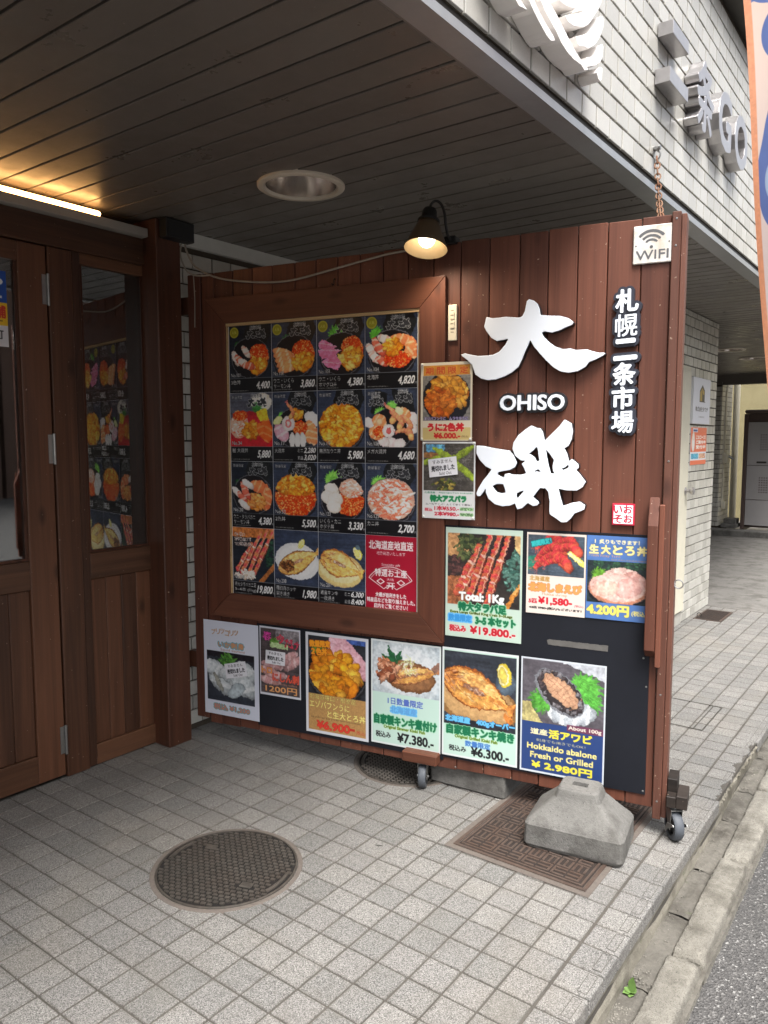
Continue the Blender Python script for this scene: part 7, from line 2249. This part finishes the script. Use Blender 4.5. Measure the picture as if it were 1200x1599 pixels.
# ------------------------------------------------------------------ things beyond the board
def wall_sheet(name, label, cat, y0, y1, z0, z1, draw, thick, x=-1.5925):
    t = thing(name, label, cat); t.location = (x, (y0 + y1) / 2, z0); t.rotation_euler = (0, 0, R(90))
    w, h = y1 - y0, z1 - z0
    mb = MB(); mb.bbox(-w / 2, w / 2, -thick, -0.001, 0, h, 0.0008); mb.build('board', 'paper', t, fixn=False)
    p = Pic(w, h, (226, 228, 236), seed=5); draw(p)
    grid_mesh('printed_face', p.a[::2, ::2] if False else p.a, w - 0.002, h - 0.002, -w / 2 + 0.001, h - 0.001, -thick - 0.0005, 'print', t)
    return t
def s_white(p):
    p.poly([(0.36, 0.52), (0.36, 0.28), (0.52, 0.14), (0.66, 0.26), (0.66, 0.50), (0.72, 0.52)], (52, 46, 40)); p.poly([(0.40, 0.50), (0.40, 0.30), (0.50, 0.21), (0.50, 0.5)], (224, 186, 60)); p.poly([(0.53, 0.32), (0.53, 0.2), (0.62, 0.28), (0.62, 0.36)], (224, 186, 60)); p.line([(0.45, 0.5), (0.45, 0.24)], 0.03, (52, 46, 40)); p.line([(0.56, 0.5), (0.56, 0.22)], 0.03, (90, 80, 60))
    p.text('株式会社タウチ', 0.14, 0.625, 0.88, 0.73, (60, 58, 60), 1.5); p.text('札幌支店', 0.34, 0.83, 0.68, 0.865, (120, 118, 120), 0.6)
def s_orange(p):
    p.rect(0, 0, 1, 1, (238, 122, 84)); p.rect(0.0, 0.66, 1, 0.88, (232, 234, 238)); p.rect(0.12, 0.03, 0.42, 0.13, (226, 230, 240)); p.rect(0.15, 0.06, 0.40, 0.11, (60, 84, 140), 0.5, 5)
    p.ell(0.16, 0.4, 0.1, 0.16, 0, (244, 240, 234), 0.1); p.ell(0.16, 0.24, 0.07, 0.07, 0, (250, 236, 222), 0.1)
    for i, s in enumerate(('このコース！', 'ご案内中', '受付中')): p.text(s, 0.34, 0.22 + 0.13 * i, 0.94, 0.31 + 0.13 * i, (252, 240, 230), 3)
    p.rect(0.05, 0.70, 0.5, 0.84, (90, 176, 214), 0.9, 6); p.rect(0.54, 0.7, 0.95, 0.84, (236, 170, 140), 0.9, 6)
wall_sheet('company_sign', 'white sign with a yellow and black tower mark on the tiled pier', 'sign', 5.925, 6.40, 1.490, 1.832, s_white, 0.02)
wall_sheet('wall_poster', 'orange notice with a white band below the white company sign', 'poster', 5.955, 6.40, 1.180, 1.464, s_orange, 0.004)

t = thing('wall_pipe', 'thin cream conduit with switch boxes on the back tiled wall', 'pipe', (-2.775, 12.22, 0))
mb = MB(); mb.tube([(0, 0, 0.45), (0, 0, 2.02), (0.0, 0.05, 2.12), (0, 0.12, 2.2)], 0.018, 10); mb.build('conduit', 'cream', t, smooth=True)
mb = MB(); mb.bbox(-0.01, 0.06, -0.06, 0.07, 1.02, 1.17, 0.006); mb.build('box', 'cream', t, fixn=False); mb = MB(); mb.bbox(-0.01, 0.05, -0.04, 0.06, 0.34, 0.46, 0.006); mb.build('box', 'cream', t, fixn=False)
mb = MB(); mb.tube([(0.05, 0.05, 1.13), (0.12, 0.08, 1.08)], 0.02, 10); mb.build('spout', 'zinc', t, smooth=True)
t = thing('steel_column', 'slim cream column between the back wall and the grey cabinet', 'column', (-2.735, 12.72, 0))
mb = MB(); mb.tube([(0, 0, 0), (0, 0, 2.3)], 0.048, 20, caps=False); mb.build('shaft', 'cream', t, smooth=True)
mb = MB(); mb.bbox(-0.08, 0.08, -0.08, 0.08, 0, 0.02, 0.003); mb.build('base_plate', 'cream', t, fixn=False)
t = thing('metal_cabinet', 'tall grey metal cabinet with vent holes in a brown frame', 'cabinet', (-2.50, 12.15, 0.0))
mb = MB()
mb.bbox(0, 0.05, 0, 0.45, 0.04, 1.74, 0.004); mb.bbox(1.35, 1.4, 0, 0.45, 0.04, 1.74, 0.004); mb.bbox(0, 1.4, 0.0, 0.45, 1.745, 1.80, 0.02); mb.bbox(0.051, 1.349, 0.06, 0.44, 0.09, 1.74, 0.003)
mb.build('frame', 'cabinet_dark', t, fixn=False)
for k in range(2):
    x0, x1 = 0.055 + k * 0.648, 0.055 + k * 0.648 + 0.642
    for z0, z1, nm in ((1.0, 1.62, 'upper_door'), (0.50, 0.992, 'middle_door'), (0.12, 0.492, 'lower_door')):
        mb = MB(); mb.bbox(x0, x1, 0.02, 0.0585, z0, z1, 0.003); dd = mb.build(nm, 'cabinet', t, fixn=False)
        if nm != 'lower_door':
            mb = MB()
            for a in range(9):
                for b in range(7): mb.box(x0 + 0.17 + a * 0.032, x0 + 0.186 + a * 0.032, 0.0185, 0.0198, z0 + 0.22 + b * 0.035 - 0.12 * (nm == 'middle_door'), z0 + 0.236 + b * 0.035 - 0.12 * (nm == 'middle_door'))
            mb.build('vent_holes', 'cabinet_dark', dd)
        if nm == 'upper_door':
            mb = MB(); mb.bbox(x0 + 0.13, x0 + 0.26, 0.012, 0.0197, z0 + 0.03, z0 + 0.055, 0.001); mb.build('name_plate', 'dark_metal', dd, fixn=False)
t = thing('low_step', 'two pale concrete steps beside the grey cabinet', 'step', (-2.72, 12.03, 0.075))
mb = MB(); mb.bbox(-0.02, 0.19, 0, 0.3, 0, 0.06, 0.005); mb.build('lower_tread', 'concrete', t, fixn=False); mb = MB(); mb.bbox(0.0, 0.17, 0.08, 0.3, 0.0605, 0.13, 0.005); mb.build('upper_tread', 'concrete', t, fixn=False)
t = thing('stucco_building', 'yellow stucco wall of the building beyond the driveway', 'building', (-2, 14.2, 0))
mb = MB(); mb.box(-5, 3.2, 0, 0.4, -0.1, 5.0); mb.build('wall', 'stucco', t)
mb = MB(); mb.box(-5.02, 3.22, -0.03, 0.42, 5.002, 5.15); mb.build('parapet', 'dark_metal', t)

# sticker on the door glass
t = thing('door_sticker', 'blue, yellow and white sticker inside the door glass', 'sticker', (XW - 0.0225 + 0.0065, 1.405, 1.715)); t.rotation_euler = (0, 0, R(90))
p = Pic(0.19, 0.275, (226, 226, 232), seed=9)
p.rect(0, 0.0, 1, 0.42, (40, 84, 170)); p.rect(0, 0.42, 1, 0.72, (240, 196, 40)); p.text('P', 0.62, 0.10, 0.92, 0.26, (236, 240, 246), 3); p.rect(0.3, 0.33, 0.9, 0.36, (236, 240, 246)); p.text('店舗', 0.5, 0.46, 0.96, 0.62, (206, 50, 40), 2); p.rect(0.5, 0.65, 0.9, 0.67, (150, 110, 30)); p.text('利用可', 0.3, 0.78, 0.9, 0.90, (50, 50, 56), 1.5)
grid_mesh('print', p.a, 0.19, 0.275, -0.095, 0.275, 0.0, 'print', t)
print('objects', len(bpy.data.objects))
